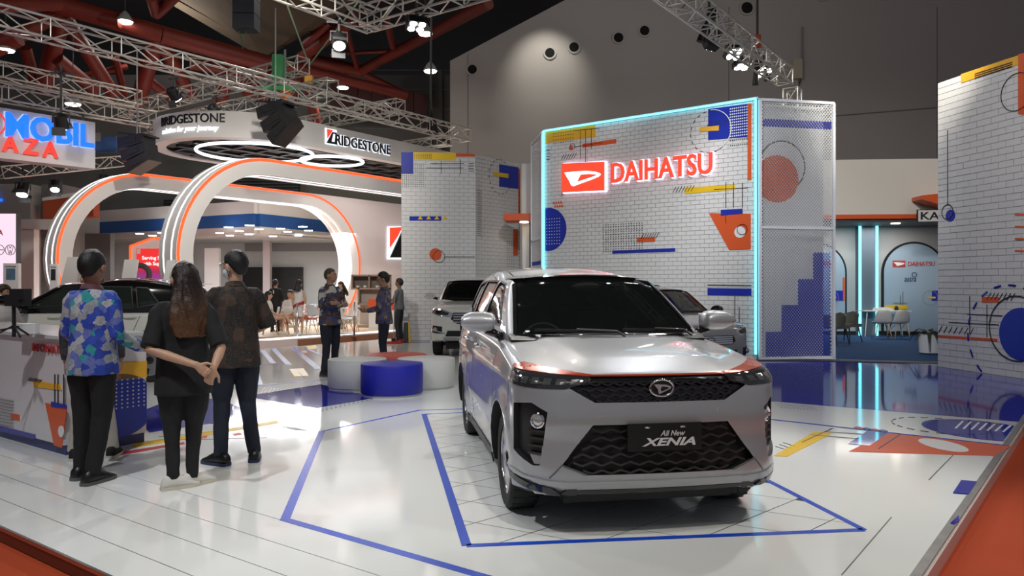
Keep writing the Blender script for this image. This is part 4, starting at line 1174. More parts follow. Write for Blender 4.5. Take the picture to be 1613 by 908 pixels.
for k, (x, z, lab) in enumerate(((.2, zm, 'small white cup at the left of the upper shelf'), (.44, zm, 'small white cup second on the upper shelf'), (.85, zm, 'small white bowl in the right shelf bay'))):
    c = thing('cup', lab, 'cup', (P_.x + x, P_.y + .12, .07 + z), 0, group='cups on the oak shelf')
    MB().lathe([(.03, 0), (.05, .02), (.06, .08), (.052, .08), (.04, .02)], 14).build('cup_body', PWHITE, c, smooth=True)
    MB().tube([(.055, 0, .065), (.085, 0, .045), (.05, 0, .025)], .006, 6).build('cup_handle', PWHITE, c)

# glass railing posts
for k, px in enumerate((468, 558)):
    p = g(px, 533 if k == 0 else 530, .07)
    r_ = thing('railing_post', ('slim steel railing post left beside the bald man', 'slim steel railing post right beside the bald man')[k], 'railing post', p)
    MB().tube([(0, 0, 0), (0, 0, .95)], .028, 10).build('post', STEEL, r_, smooth=True)
    MB().lathe([(.07, 0), (.07, .012)], 16).build('base_plate', STEEL, r_)
gr = thing('glass_railing', 'low clear glass railing pane between the steel posts', 'railing', g(468, 533, .07), math.atan2((g(558, 530, .07) - g(468, 533, .07)).y, (g(558, 530, .07) - g(468, 533, .07)).x))
LG = (g(558, 530, .07) - g(468, 533, .07)).length
MB().box(.06, LG - .06, -.005, .005, .08, .92).build('glass_pane', mat('clear_glass', (.9, .93, .93), .02, trans=1.0, alpha=.18), gr)
MB().bar((.03, 0, .08), (LG - .03, 0, .08), .02).build('glass_clamp', STEEL, gr)

# ---------- far booth with blue fascia, seen through the portals
fb = thing('far_booth', 'far white booth with blue fascia band and downlight ceiling', 'booth', (0, 0, 0))
def on_zz(px, py, z): return on_z(px, py, z)
zt_ = 4.25
k0, k1, k2 = on_zz(135, 352, zt_), on_zz(405, 337, zt_), on_zz(520, 349, zt_)
for a, b in ((k0, k1), (k1, k2)):
    d = (b - a).normalized(); s = Vector((-d.y, d.x, 0)) * .15
    def strip(z0, z1, m, nm, off=0):
        P = [a - s * (1 + off), b - s * (1 + off), b + s, a + s]
        MB().slab([(p.x, p.y) for p in P], z0, z1).build(nm, m, fb)
    strip(3.75, zt_, mat('fascia_blue', (.025, .10, .34), .4), 'fascia_band', .05); strip(zt_, 4.75, BOOTH, 'fascia'); strip(3.5, 3.75, BOOTH, 'fascia')
CE = mat('far_ceiling', (.55, .55, .53), .8)
MB().slab([(k0.x, k0.y + .4), (k1.x, k1.y + .4), (k2.x + 3, k2.y + .4), (0, 36.6), (-22, 36.6)], 3.5, 3.56).build('booth_ceiling', CE, fb)
DL = glow('downlight_cool', (.95, .98, 1), 25)
for px, py in ((360, 358), (393, 355), (346, 367), (377, 364), (408, 361), (362, 371), (392, 369), (442, 360), (477, 357), (453, 365), (486, 363), (240, 371), (255, 367), (430, 372), (470, 371), (220, 368), (272, 372)):
    p = on_zz(px, py, 3.5)
    if p.y < 36.5: MB().lathe([(.14, -.02), (.15, .0)], 12, p).build('downlight', DL, fb)
for px in (350, 430, 500): 
    p = on_zz(px, 366, 3.4); area('far_downlight', p, p - Vector((0, 0, 3)), 230, 2.5, 2.5)
MB().box(-24, -3, 36.4, 36.7, 0, 3.5).build('back_wall', mat('far_wall', (.58, .60, .59), .8), fb)
MB().slab([(k0.x, k0.y - .3), (k1.x, k1.y - .3), (k2.x + 1, k2.y - .3), (-3.2, 36.4), (-22, 36.4)], -.1, -.06).build('bounce_floor', WPANEL, fb)  # pale slab added to keep orange carpet bounce off the ceiling
YB = 36.1
a, b = at(424, 421, YB), at(476, 480, YB); MB().box(a.x, b.x, YB, YB + .2, 0, a.z).build('dark_doorway', BLACK, fb)
a, b = at(382, 421, YB), at(413, 480, YB); MB().box(a.x, b.x, YB, YB + .2, 0, a.z).build('dark_doorway', BLACK, fb)
a = at(414, 350, 34.5); b = at(425, 470, 34.5); MB().box(a.x, b.x, 34.5, 34.8, 0, 3.5).build('post', mat('post_pinkish', (.55, .48, .48), .5), fb)
a, b = at(322, 365, 33), at(345, 470, 33); MB().box(a.x, b.x, 33, 33.2, 0, 3.1).build('white_screen_wall', BOOTH, fb)
a, b = at(385, 383, 36.2), at(530, 396, 36.2); MB().box(a.x, b.x, 36.25, 36.35, b.z, a.z).build('grey_band', MGREY, fb)
# louvre boxes under the far roof
for k, (x0, y0, x1, y1) in enumerate(((340, 322, 455, 333), (257, 315, 300, 343), (350, 280, 470, 300), (600, 240, 632, 282))):
    a, b = at(x0, y0, 36.4), at(x1, y1, 36.4)
    v = thing('wall_louvre', ('dark louvre grille above the blue fascia', 'dark louvre grille left of the near portal', 'dark louvre grille under the top beam of the near portal', 'dark louvre grille beside the right end of the ring sign')[k], 'louvre', (a.x, 36.4, b.z), group='dark louvre grilles on the far wall')
    MB().box(0, b.x - a.x, .05, .3, 0, a.z - b.z).build('louvre_box', BLACK, v)
    nsl = max(3, int((a.z - b.z) / .14))
    for q in range(nsl): MB().box(0, b.x - a.x, 0, .06, (a.z - b.z) * q / nsl, (a.z - b.z) * q / nsl + .05).build('slat', DGREY, v)

# ---------- gabled screen
YG = 24.5
gs = thing('gabled_screen', 'white gabled display with orange light outline and red tyre poster', 'display', at(241, 445, YG))
gz = lambda px, py: ((px - 241) * YG / F, (at(0, py, YG).z - at(0, 445, YG).z))
MB().prism([gz(205, 470), (gz(276, 470)), gz(276, 387), gz(244, 373), gz(205, 388)], 0, .3).build('gable_board', BOOTH, gs)
for p, q in (((206, 470), (206, 388)), ((206, 388), (244, 374)), ((244, 374), (276, 386))):
    a, b = gz(*p), gz(*q); MB().bar((a[0], -.02, a[1]), (b[0], -.02, b[1]), .06).build('orange_light_strip', LEDO, gs)
a, b = gz(216, 430), gz(275, 392)
scn = mat('poster_screen', (.3, .02, .04), .3); nt = scn.node_tree; bs = nt.nodes['Principled BSDF']
tc = nt.nodes.new('ShaderNodeTexCoord'); sp_ = nt.nodes.new('ShaderNodeSeparateXYZ'); rp = nt.nodes.new('ShaderNodeValToRGB')
nt.links.new(tc.outputs['Generated'], sp_.inputs[0]); nt.links.new(sp_.outputs['Z'], rp.inputs[0]); nt.links.new(rp.outputs[0], bs.inputs['Emission Color'])
rp.color_ramp.elements[0].color = (.02, .06, .40, 1); rp.color_ramp.elements[1].color = (.75, .03, .02, 1); rp.color_ramp.elements[0].position = .15; rp.color_ramp.elements[1].position = .6
e = rp.color_ramp.elements.new(.42); e.color = (.25, .02, .08, 1); bs.inputs['Emission Strength'].default_value = .9
sc_ = MB().box(a[0], b[0], -.04, 0, a[1] - .5, b[1]).build('poster_screen', scn, gs)
for body, px, py, hh in (('Serving Society', 225, 411, .15), ('with Superior Quality', 226, 420, .15)):
    q = gz(px, py); me = text_mesh(body, None, hh, .01, .015); me.materials.append(glow('text_white', (1, 1, 1), 1.0)); o = link_mesh('poster_lettering', me, None, sc_); o.location = (q[0], -.05, q[1])
q = gz(222, 433); MB().rings([[Vector((q[0] + (.30 + .09 * math.cos(j)) * math.cos(k * PI / 14), -.06 + .05 * math.sin(j), q[1] + (.30 + .09 * math.cos(j)) * math.sin(k * PI / 14))) for j in [i * PI / 4 for i in range(8)]] for k in range(29)], False).build('tyre_picture', DGREY, sc_)
MB().box(gz(217, 400)[0], gz(222, 393)[0], -.05, -.03, gz(217, 400)[1], gz(217, 393)[1]).build('poster_logo', PWHITE, sc_)

# ---------- hanging sign MOBIL PLAZA
G0, G1 = g(0, 249 + 1e6) if False else None, None
sA = on_z(0, 249, 4.6); sB = on_z(150, 266, 4.6)
Ls_, ra = frame_of(sA, sB)
ms = thing('hanging_sign', 'white hanging sign with glowing blue MOBIL and red PLAZA letters', 'hanging sign', (sA.x, sA.y, 0), ra)
lsg = lambda px, py: local_of(px, py, sA, sB)
ztp = lsg(150, 193)[1]
MB().box(-3.2, Ls_, 0, .5, 4.6, ztp).build('sign_box', mat('sign_box_white', (.66, .65, .66), .5), ms)
BLUEL = glow('sign_blue_bright', (.005, .14, 1.0), 1.5); RDL = glow('sign_red_soft', (1, .05, .03), .85)
a, b = lsg(7, 215), lsg(146, 231)
letters('MOBIL', BLUEL, ms, (a[0], -.08, lsg(7, 216)[1]), width=b[0] - a[0], height=.62, depth=.06, bold=.03, name='sign_letter')
letters('MOBIL', glow('halo_blue', (.5, .62, 1), .9), ms, (a[0] - .02, -.02, lsg(7, 216)[1] - .02), width=b[0] - a[0] + .04, height=.66, depth=.02, bold=.036, name='letter_halo')
b = lsg(89, 249); wA = .36
for ch, px in (('P', -68), ('L', -34), ('A', 1), ('Z', 34), ('A', 65)):
    a = lsg(px, 241)
    letters(ch, RDL, ms, (a[0], -.08, lsg(max(px, 0), 238 + .14 * max(px, 0))[1] + .0), width=.36, height=.40, depth=.06, bold=.03, name='sign_letter')
a = lsg(-15, 193); dec_ring(ms, a[0], a[1], .32, .04, RDL, y=-.05, name='sign_ring')
for x in (-2, Ls_ - .2): MB().tube([(x, .25, ztp), (x, .25, 6.2)], .03, 6).build('hang_pole', DGREY, ms)
bp = thing('hanging_banner', 'small blue hanging banner right of the lettered sign', 'banner', at(150, 240, 24))
MB().box(0, .66, 0, .05, 0, .5).build('banner_cloth', mat('banner_blue', (.04, .10, .28), .6), bp); MB().box(0, .18, -.02, .0, .34, .62).build('banner_tab', MGREY, bp)
MB().tube([(.1, .02, .5), (.1, .02, 2.6)], .01, 6).build('hang_wire', DGREY, bp)

# ---------- far left: LED screen wall, columns, orange fascia
YL = 22.0
le = thing('led_screen', 'glowing pink-white screen wall with round emblems at the left edge', 'screen', at(0, 440, YL))
lz = lambda px, py: ((px - 0) * YL / F, at(0, py, YL).z - at(0, 440, YL).z)
MB().box(lz(-90, 0)[0], lz(26, 0)[0], .0, .2, lz(0, 470)[1], lz(0, 336)[1]).build('screen_case', DGREY, le)
MB().box(lz(-90, 0)[0], lz(25, 0)[0], -.02, 0, lz(0, 468)[1], lz(0, 337)[1]).build('screen_face', glow('screen_pink', (1.0, .74, .88), .95), le)
for px in (0, 17.5): 
    c = lz(px, 394); dec_ring(le, c[0], c[1], .155, .016, INK, y=-.04, name='screen_emblem')
c = lz(17.5, 394)
for p, q in (((-.09, .1), (-.03, -.12)), ((-.03, -.12), (0, -.0)), ((0, 0), (.03, -.12)), ((.03, -.12), (.09, .1)), ((-.04, .13), (0, .04)), ((0, .04), (.04, .13))): dec_line(le, (c[0] + p[0], c[1] + p[1]), (c[0] + q[0], c[1] + q[1]), .014, INK, y=-.045, name='screen_emblem')
c = lz(-6, 394); dec_line(le, c, (c[0] + .24, c[1]), .02, INK, y=-.045, name='screen_emblem')
me = text_mesh('DA', .24, .16, .01, .02); me.materials.append(mat('dull_red_text', (.5, .02, .02), .5)); o = link_mesh('screen_lettering', me, None, le); o.location = (lz(-7, 0)[0], -.04, lz(0, 371)[1])
gb = thing('grey_booth', 'grey booth block with columns and blue letter behind the screen wall', 'booth', at(0, 470, 26))
gz2 = lambda px, py: (px * 26 / F, at(0, py, 26).z - at(0, 470, 26).z)
GB = mat('booth_mid_grey', (.30, .29, .28), .7)
MB().box(gz2(-60, 0)[0], gz2(48, 0)[0], 0, 3, -1, gz2(0, 290)[1]).build('block', GB, gb)
MB().box(gz2(48, 0)[0], gz2(82, 0)[0], .6, 3, -1, gz2(0, 287)[1]).build('block', mat('booth_dark_grey', (.17, .165, .16), .7), gb)
MB().box(gz2(38, 0)[0], gz2(62, 0)[0], -.3, 0, -1, gz2(0, 348)[1]).build('column', BOOTH, gb)
MB().box(gz2(36, 0)[0], gz2(120, 0)[0], -.35, 0, gz2(0, 362)[1], gz2(0, 347)[1]).build('lintel', BOOTH, gb)
MB().prism([gz2(62, 348), gz2(142, 340), gz2(142, 305), gz2(62, 316)], .2, .6).build('orange_fascia', mat('fascia_orange', (.42, .075, .025), .6), gb)
MB().prism([gz2(62, 316), gz2(142, 305), gz2(142, 298), gz2(62, 311)], .15, .7).build('fascia_cap', BOOTH, gb)
for k in range(5): MB().tube([(gz2(66 + 3.2 * k, 0)[0], .9, -.4), (gz2(66 + 3.2 * k, 0)[0], .9, gz2(0, 362)[1])], .045, 8).build('curtain_fold', mat('ochre_curtain', (.20, .13, .05), .8), gb)
me = text_mesh('L', .22, .36, .03, .06); me.materials.append(BLUEL); o = link_mesh('sign_letter', me, None, gb); o.location = (gz2(-5, 0)[0], -.05, gz2(0, 318)[1])
MB().box(gz2(82, 0)[0], gz2(125, 0)[0], 2.0, 2.3, -1, gz2(0, 362)[1]).build('dark_recess', DKWALL, gb)
# dark partition behind everything on the left
pt = MB(); a, b = at(80, 287, 36), at(130, 480, 36)
# ---------- slanted white display boards and small kiosks behind the white car
for k, (x0, x1, yt, lean, lab) in enumerate(((88, 110, 405, 18, 'tall slanted white board left behind the white car'), (121, 133, 408, 8, 'slanted white board mostly hidden behind the two men'), (186, 205, 409, 10, 'slanted white board right of the blue-shirted man'), (250, 263, 410, 13, 'slanted white board beside the red tyre poster'))):
    Yk = 16.5; a = at(x0, 470, Yk); wd = (x1 - x0) * Yk / F; hgt = at(0, yt, Yk).z; ln = lean * Yk / F
    sb = thing('slanted_board', lab, 'display board', (a.x, Yk, 0), group='slanted white display boards')
    MB().prism([(0, 0), (wd * 1.15, 0), (wd, hgt * .55), (wd + ln, hgt), (ln, hgt), (0, hgt * .55)], 0, .12).build('board_panel', WPANEL, sb)
    MB().box(-.05, wd + .1, -.1, .3, 0, .04).build('board_foot', MGREY, sb)
for k, (x0, x1, y0, y1, lab) in enumerate(((5, 29, 415, 460, 'white kiosk with a landscape picture at the left edge'), (78, 90, 416, 470, 'narrow white kiosk with dark print behind the slanted board'))):
    Yk = 17.5; a = at(x0, y0, Yk); b = at(x1, y1, Yk)
    kk = thing('info_kiosk', lab, 'kiosk', (a.x, Yk, 0))
    wd = b.x - a.x
    MB().box(0, wd, 0, .1, 0, a.z).build('kiosk_body', PWHITE, kk)
    MB().box(wd * .2, wd * .8, -.01, 0, a.z - .38, a.z - .12).build('kiosk_picture', mat('landscape_print' if k == 0 else 'dark_print', (.10, .18, .28) if k == 0 else (.03, .03, .04), .4, var=.6, vs=6), kk)
    MB().box(wd * .15, wd * .85, -.01, 0, a.z - .09, a.z - .06).build('kiosk_heading', MGREY, kk)
    MB().box(-.04, wd + .04, -.15, .25, 0, .03).build('kiosk_foot', MGREY, kk)
# ================================================================== CARS
def loft(S):
    """closed shell: plan outline carried up through levels, rounded top edge, capped by a top surface.
    S: L0,L1 (y ends), hw (nominal half width), rf, rr (plan corner radii), zb(y), zt(x,y), yf(z), yr(z), wz(z), wy(y), bow, re"""
    L0, L1, hw, rf, rr = S['L0'], S['L1'], S['hw'], S['rf'], S['rr']
    half = []
    nF, nC, nS = S.get('nF', 14), 9, S.get('nS', 70)
    for k in range(nF): half.append(((hw - rf) * k / nF, L0))
    for k in range(nC): t = PI / 2 * k / nC; half.append((hw - rf + rf * math.sin(t), L0 + rf - rf * math.cos(t)))
    for k in range(nS): half.append((hw, L0 + rf + (L1 - rr - L0 - rf) * k / nS))
    for k in range(nC): t = PI / 2 * k / nC; half.append((hw - rr + rr * math.cos(t), L1 - rr + rr * math.sin(t)))
    for k in range(nF + 1): half.append(((hw - rr) * (1 - k / nF), L1))
    full = half + [(-x, y) for x, y in half[-2:0:-1]]
    n = len(full)
    nrm = []
    for k in range(n):
        a, b = full[k - 1], full[(k + 1) % n]; d = Vector((b[0] - a[0], b[1] - a[1])).normalized(); nrm.append((d.y, -d.x))
    re = S.get('re', .05)
    def place(x, y, z):
        """warp a point of the straight box into the body"""
        fy = max(0.0, 1 - (y - L0) / S.get('ffall', .9)); ry = max(0.0, 1 - (L1 - y) / S.get('rfall', .7))
        yy = y + S['yf'](z) * fy + S['yr'](z) * ry + S['bow'] * (x / hw) ** 2 * fy - S.get('bowr', .06) * (x / hw) ** 2 * ry
        k = S['wz'](z) * S['wy'](y)
        xx = x * k
        if 'flare' in S and abs(x) > hw * .8:
            for yc, zc, rad in S['flare']:
                d = math.hypot(yy - yc, z - zc)
                xx += math.copysign(.022 * math.exp(-((d - rad) / .07) ** 2), x)
        if 'crease' in S and abs(x) > hw * .8: xx += math.copysign(S['crease'](yy, z), x)
        return Vector((xx, yy, z))
    rings = []
    nz = S.get('nz', 20)
    b_in = .05
    rings.append([place(x - nx * b_in, y - ny * b_in, S['zb'](y)) for (x, y), (nx, ny) in zip(full, nrm)])
    for j in range(nz + 1):
        t = j / nz
        rings.append([place(x, y, S['zb'](y) + .03 + t * (S['zt'](x, y) - re - S['zb'](y) - .03)) for x, y in full])
    for k in range(1, 6):
        th = PI / 2 * k / 5; ins = re * S.get('rek', 1.3) * (1 - math.cos(th))
        row = []
        for (x, y), (nx, ny) in zip(full, nrm):
            q = (x - nx * ins, y - ny * ins); zt = S['zt'](q[0], q[1])
            p = place(q[0], q[1], zt - re + re * math.sin(th)); row.append(p)
        rings.append(row)
    ins = re * S.get('rek', 1.3)
    base = [(x - nx * ins, y - ny * ins) for (x, y), (nx, ny) in zip(full, nrm)]
    ym = (L0 + L1) / 2; NC = 16
    for k in range(1, NC + 1):
        s = 1 - k / NC; row = []
        for x, y in base:
            q = (x * s, ym + (y - ym) * (.82 + .18 * s)); row.append(place(q[0], q[1], S['zt'](q[0], q[1])))
        rings.append(row)
    mb = MB(); mb.rings(rings, False)
    mb.f.append(tuple(range(n - 1, -1, -1)))
    me = bpy.data.meshes.new('shell'); me.from_pydata(mb.v, [], mb.f)
    bm = bmesh.new(); bm.from_mesh(me); bmesh.ops.remove_doubles(bm, verts=bm.verts, dist=1e-4)
    bmesh.ops.dissolve_degenerate(bm, edges=bm.edges, dist=1e-5)
    bmesh.ops.recalc_face_normals(bm, faces=bm.faces); bm.to_mesh(me); bm.free()
    return me

def bvh_of(me):
    return BVHTree.FromPolygons([v.co.copy() for v in me.vertices], [tuple(p.vertices) for p in me.polygons])

def patch_bm(pts, maxe=.045):
    bm = bmesh.new(); vs = [bm.verts.new(p) for p in pts]; bm.faces.new(vs)
    bmesh.ops.triangulate(bm, faces=bm.faces, ngon_method='EAR_CLIP')
    for _ in range(6):
        es = [e for e in bm.edges if e.calc_length() > maxe]
        if not es: break
        bmesh.ops.subdivide_edges(bm, edges=es, cuts=1)
        bmesh.ops.triangulate(bm, faces=[f for f in bm.faces if len(f.verts) > 3])
    return bm
def snap(bvh, p, d=None):
    """surface point and outward normal: by ray along d, else the nearest point"""
    if d is not None:
        hit = bvh.ray_cast(p, d)
        if hit[0] is not None: return hit[0], (hit[1] if hit[1].dot(d) < 0 else -hit[1])
    h = bvh.find_nearest(p); return h[0], h[1]
def patch(bvh, pts, d=None, off=.004, thick=.012, maxe=.045):
    """a panel that lies on the shell, off proud of it and thick deep"""
    bm = patch_bm([Vector(p) for p in pts], maxe)
    bm.verts.ensure_lookup_table(); bm.edges.ensure_lookup_table()
    top, bot = [], []
    for v in bm.verts:
        q, n = snap(bvh, v.co, d)
        top.append(q + n * off); bot.append(q + n * (off - thick))
    n = len(top); bm.verts.index_update()
    fs = [tuple(x.index for x in f.verts) for f in bm.faces]
    faces = fs + [tuple(i + n for i in reversed(f)) for f in fs]
    for e in bm.edges:
        if len(e.link_faces) == 1:
            f = e.link_faces[0]; lp = [l for l in f.loops if l.edge == e][0]
            a, b = lp.vert.index, lp.link_loop_next.vert.index
            faces.append((b, a, a + n, b + n))
    bm.free()
    mb = MB(); mb.add(top + bot, faces); return mb
def ribbon(bvh, pts, wdt=.006, off=.0015, d=None, step=.04, thick=.006):
    """thin strip that follows the shell through pts"""
    P = []
    pts = [Vector(p) for p in pts]
    for a, b in zip(pts, pts[1:]):
        k = max(1, int((b - a).length / step))
        for i in range(k): P.append(a.lerp(b, i / k))
    P.append(pts[-1])
    Q = [snap(bvh, p, d) for p in P]; rings = []
    for i, (q, n) in enumerate(Q):
        t = (Q[min(i + 1, len(Q) - 1)][0] - Q[max(0, i - 1)][0])
        if t.length < 1e-6: continue
        s = t.normalized().cross(n).normalized() * (wdt / 2)
        rings.append([q + n * off - s, q + n * off + s, q + n * (off - thick) + s, q + n * (off - thick) - s])
    return MB().rings(rings, True)
def cut(me, cutters, name='cut'):
    """boolean difference; new faces take the cutter's material"""
    o = bpy.data.objects.new('tmp', me); WORK.collection.objects.link(o); tmp = []
    for mb, m in cutters:
        cm = mb if isinstance(mb, bpy.types.Mesh) else mb.mesh('c')
        if not cm.materials: cm.materials.append(m)
        if m.name not in [x.name for x in me.materials]: me.materials.append(m)
        c = bpy.data.objects.new('c', cm); WORK.collection.objects.link(c); c.hide_render = True; tmp.append(c)
        md = o.modifiers.new('b', 'BOOLEAN'); md.operation = 'DIFFERENCE'; md.solver = 'EXACT'; md.object = c; md.material_mode = 'TRANSFER'
    out = eval_mesh(o)
    for c in tmp: bpy.data.objects.remove(c, do_unlink=True)
    return out

CABIN = mat('cabin_dark', (.022, .022, .024), .7)
SEAT = mat('seat_fabric', (.07, .07, .073), .8)
GLASSD = mat('tinted_glass', (.01, .012, .012), .02, alpha=.32, spec=.9)
GLASSP = mat('privacy_glass', (.006, .007, .007), .03, alpha=.88, spec=.8)
TYRE = mat('tyre_rubber', (.018, .018, .018), .75, bump=.2, bs=80)
LAMPG = mat('lamp_dark_glass', (.025, .025, .028), .10, coat=.6)
FACET = mat('lamp_facet', (.14, .14, .145), .16, metal=.6, coat=.6)
LAMPC = mat('lamp_clear', (.55, .55, .56), .12, metal=.6, coat=1)

def wheel(parent, x, y, r, side, rimm, W=.20, spokes=5, name='wheel'):
    w_ = bpy.data.objects.new(name, None); C.objects.link(w_); w_.parent = parent; w_.location = (x, y, r); w_.rotation_euler = (0, side * PI / 2, 0)
    # local z points outwards
    t = MB(); h = W / 2; rr = r * .70
    t.rings([[Vector((q * math.cos(2 * PI * k / 40), q * math.sin(2 * PI * k / 40), z)) for k in range(40)] for q, z in
             ((rr, -h), (r * .93, -h), (r * .985, -h * .8), (r, -h * .5), (r, h * .5), (r * .985, h * .8), (r * .93, h), (rr * 1.03, h * .96), (rr, h * .8), (rr * .97, h * .2))], False)
    t.build('tyre', TYRE, w_, angle=40)
    for k in range(28):
        a = 2 * PI * k / 28
        if k == 0: tr = MB()
        M = Matrix.Rotation(a, 4, 'Z'); tr.box(r * .992, r * 1.004, -.012, .012, -h * .8, h * .8, M)
    tag(tr.build('tread_blocks', TYRE, w_), kind='stuff')
    MB().lathe([(rr, h * .80), (rr, h * .88), (rr * .93, h * .88), (rr * .90, h * .5), (rr * .88, -h * .3), (rr * .88, -h * .5), (rr, -h * .5)], 40).build('rim', rimm, w_, angle=40)
    MB().lathe([(rr * .88, -h * .2), (.02, -h * .2)], 24).build('brake_disc', DGREY, w_)
    for k in range(spokes):
        a = 2 * PI * k / spokes
        for da in (-.17, .17):
            M = Matrix.Rotation(a + da, 4, 'Z')
            s = MB(); s.add([M @ Vector(p) for p in ((.03, -.02, h * .78), (rr * .95, -.022, h * .82), (rr * .95, .022, h * .82), (.03, .02, h * .78), (.03, -.02, h * .5), (rr * .95, -.014, h * .3), (rr * .95, .014, h * .3), (.03, .02, h * .5))],
                            [(0, 1, 2, 3), (7, 6, 5, 4), (0, 4, 5, 1), (1, 5, 6, 2), (2, 6, 7, 3), (3, 7, 4, 0)])
            s.build('spoke', rimm if da > 0 else GBLACK, w_)
    MB().lathe([(.05, h * .5), (.06, h * .8), (.045, h * .9), (.01, h * .92)], 20).build('hub_cap', GBLACK, w_, angle=40)
    return w_

def seat(parent, x, y, z=.55, mtl=None):
    mtl = mtl or SEAT
    s = bpy.data.objects.new('seat', None); C.objects.link(s); s.parent = parent; s.location = (x, y, z)
    MB().rings([[Vector((.25 * a, -.25 + .5 * b, .16 * c)) for a, b, c in ring] for ring in
                ([(-1, 0, 0), (1, 0, 0), (1, 1, 0), (-1, 1, 0)], [(-1, 0, 1), (1, 0, 1), (1, 1, .8), (-1, 1, .8)])]).build('seat_cushion', mtl, s)
    MB().rings([[Vector((.23 * k, .2 + .22 * t + d, .1 + .62 * t)) for k, d in ((-1, 0), (-.6, -.03), (.6, -.03), (1, 0), (1, .1), (-1, .1))] for t in (0, .4, .8, 1)]).build('backrest', mtl, s, angle=40)
    MB().ball((0, .46, .86), (.14, .05, .10), 14, 8).build('headrest', mtl, s, smooth=True)
    return s

def make_car(name, label, loc, rotz, S):
    car = thing(name, label, 'car', loc, rotz, S.get('group'))
    paint, roofp = S['paint'], S.get('roof', S['paint'])
    B = loft(S['body']); G = loft(S['cabin'])
    B.materials.append(paint); G.materials.append(roofp)
    bb, gb = bvh_of(B), bvh_of(G)
    ctx = dict(car=car, bb=bb, gb=gb, S=S, paint=paint)
    # cabin cavity
    cv = dict(S['cabin']); kk = .94
    c0 = S['cabin']
    cv.update(hw=c0['hw'] - .055, L0=c0['L0'] + .07, L1=c0['L1'] - .07, zt=lambda x, y: c0['zt'](x, y) - .05, zb=lambda y: c0['zb'](y) - .25, nS=30, nF=6, nz=8)
    cav = loft(cv)
    cuts_g = [(cav, CABIN)]
    ws = S['windshield']
    cuts_g.append((MB().prism(ws, -1.0, S.get('wsdepth', 2.3)), CABIN))
    for poly in S['sidewin']:
        n = len(poly)
        vs = [Vector((x, p[0], p[1])) for x in (-1.2, 1.2) for p in poly]
        fs = [tuple(range(n)), tuple(range(2 * n - 1, n - 1, -1))] + [(k, k + n, (k + 1) % n + n, (k + 1) % n) for k in range(n)]
        cuts_g.append((MB().add(vs, fs), CABIN))
    G2 = cut(G, cuts_g)
    cuts_b = [(MB().box(-S['cw'], S['cw'], S['cy'][0], S['cy'][1], .48, 1.45), CABIN)]
    for yc, zc, rad in S['wheels']:
        for sd in (-1, 1):
            Mx = Matrix.Rotation(PI / 2, 4, 'Y')
            cuts_b.append((MB().lathe([(rad + .075, 0), (rad + .075, .5)], 48, (.56 if sd > 0 else -1.06, yc, zc), Mx), BLACK))
    for pts, d, depth, m in S.get('recess', []):
        cuts_b.append((patch(bb, pts, d, .06, .06 + depth, .06), m))
    B2 = cut(B, cuts_b)
    for me, nm in ((B2, 'body_shell'), (G2, 'cabin_shell')):
        o = link_mesh(nm, me, None, car); me.polygons.foreach_set('use_smooth', [True] * len(me.polygons)); me.set_sharp_from_angle(angle=R(32))
    # glass
    ym = Vector((0, 1, 0))
    def glass(pts, d, m, nm, off=-.006):
        return patch(gb, pts, d, off, .005, .08).build(nm, m, car, smooth=True)
    glass([Vector((x, -.5, z)) for x, z in ws], ym, GLASSD, 'windshield')
    for poly in S['sidewin']:
        for sd in (-1, 1):
            glass([Vector((sd * 1.5, y, z)) for y, z in poly], Vector((-sd, 0, 0)), S.get('sideglass', GLASSP), 'side_window')
            k = len(poly)
            cx_ = sum(p[0] for p in poly) / k; cz_ = sum(p[1] for p in poly) / k
            ribbon(gb, [Vector((sd * 1.5, y, z)) for y, z in poly + [poly[0]]], .018, .003, Vector((-sd, 0, 0))).build('window_seal', BLACK, car)
    ribbon(gb, [Vector((x, -.5, z)) for x, z in ws + [ws[0]]], .03, .002, ym).build('windshield_seal', GBLACK, car)
    # wheels
    for yc, zc, rad in S['wheels']:
        for sd in (-1, 1): wheel(car, sd * S['track'], yc, rad, sd, S['rim'])
    # underbody
    MB().box(-.55, .55, .25, S['body']['L1'] - .25, .16, .30).build('underbody', BLACK, car)
    # cabin furniture
    if S.get('interior', True):
        y0 = c0['L0']
        MB().rings([[Vector((x, y0 + dy, z)) for dy, z in ((.18, .7), (.18, .99), (.30, 1.02), (.55, 1.01), (.66, .94), (.66, .7))] for x in (-.68, .68)]).build('dashboard', CABIN, car)
        MB().box(-.28, .10, y0 + .56, y0 + .60, 1.0, 1.10).build('centre_display', GBLACK, car)
        Mw = Matrix.Rotation(R(68), 4, 'X')
        st = torus(.185, .017, 36, 8); st.v = [tuple(Mw @ Vector(p) + Vector((-.36, y0 + .78, 1.02))) for p in st.v]
        st.build('steering_wheel', BLACK, car, smooth=True)
        for x in (-.36, .36): seat(car, x, y0 + 1.15); seat(car, x, y0 + 2.05)
        MB().ball((0, y0 + .80, S['mirz']), (.12, .02, .035), 12, 8).build('rear_view_mirror', BLACK, car)
    return ctx

# ---------- shared proportions
def tab(*p): return lambda v: catmull(p, v)
mat('seam_grey', (.10, .10, .105), .5)
SILVER = mat('silver_paint', (.37, .375, .39), .40, metal=.50, coat=1.0, coat_rough=.03)
WHITEP = mat('white_paint', (.76, .76, .70), .30, coat=1.0)
RIMD = mat('machined_rim', (.55, .55, .56), .2, metal=1)

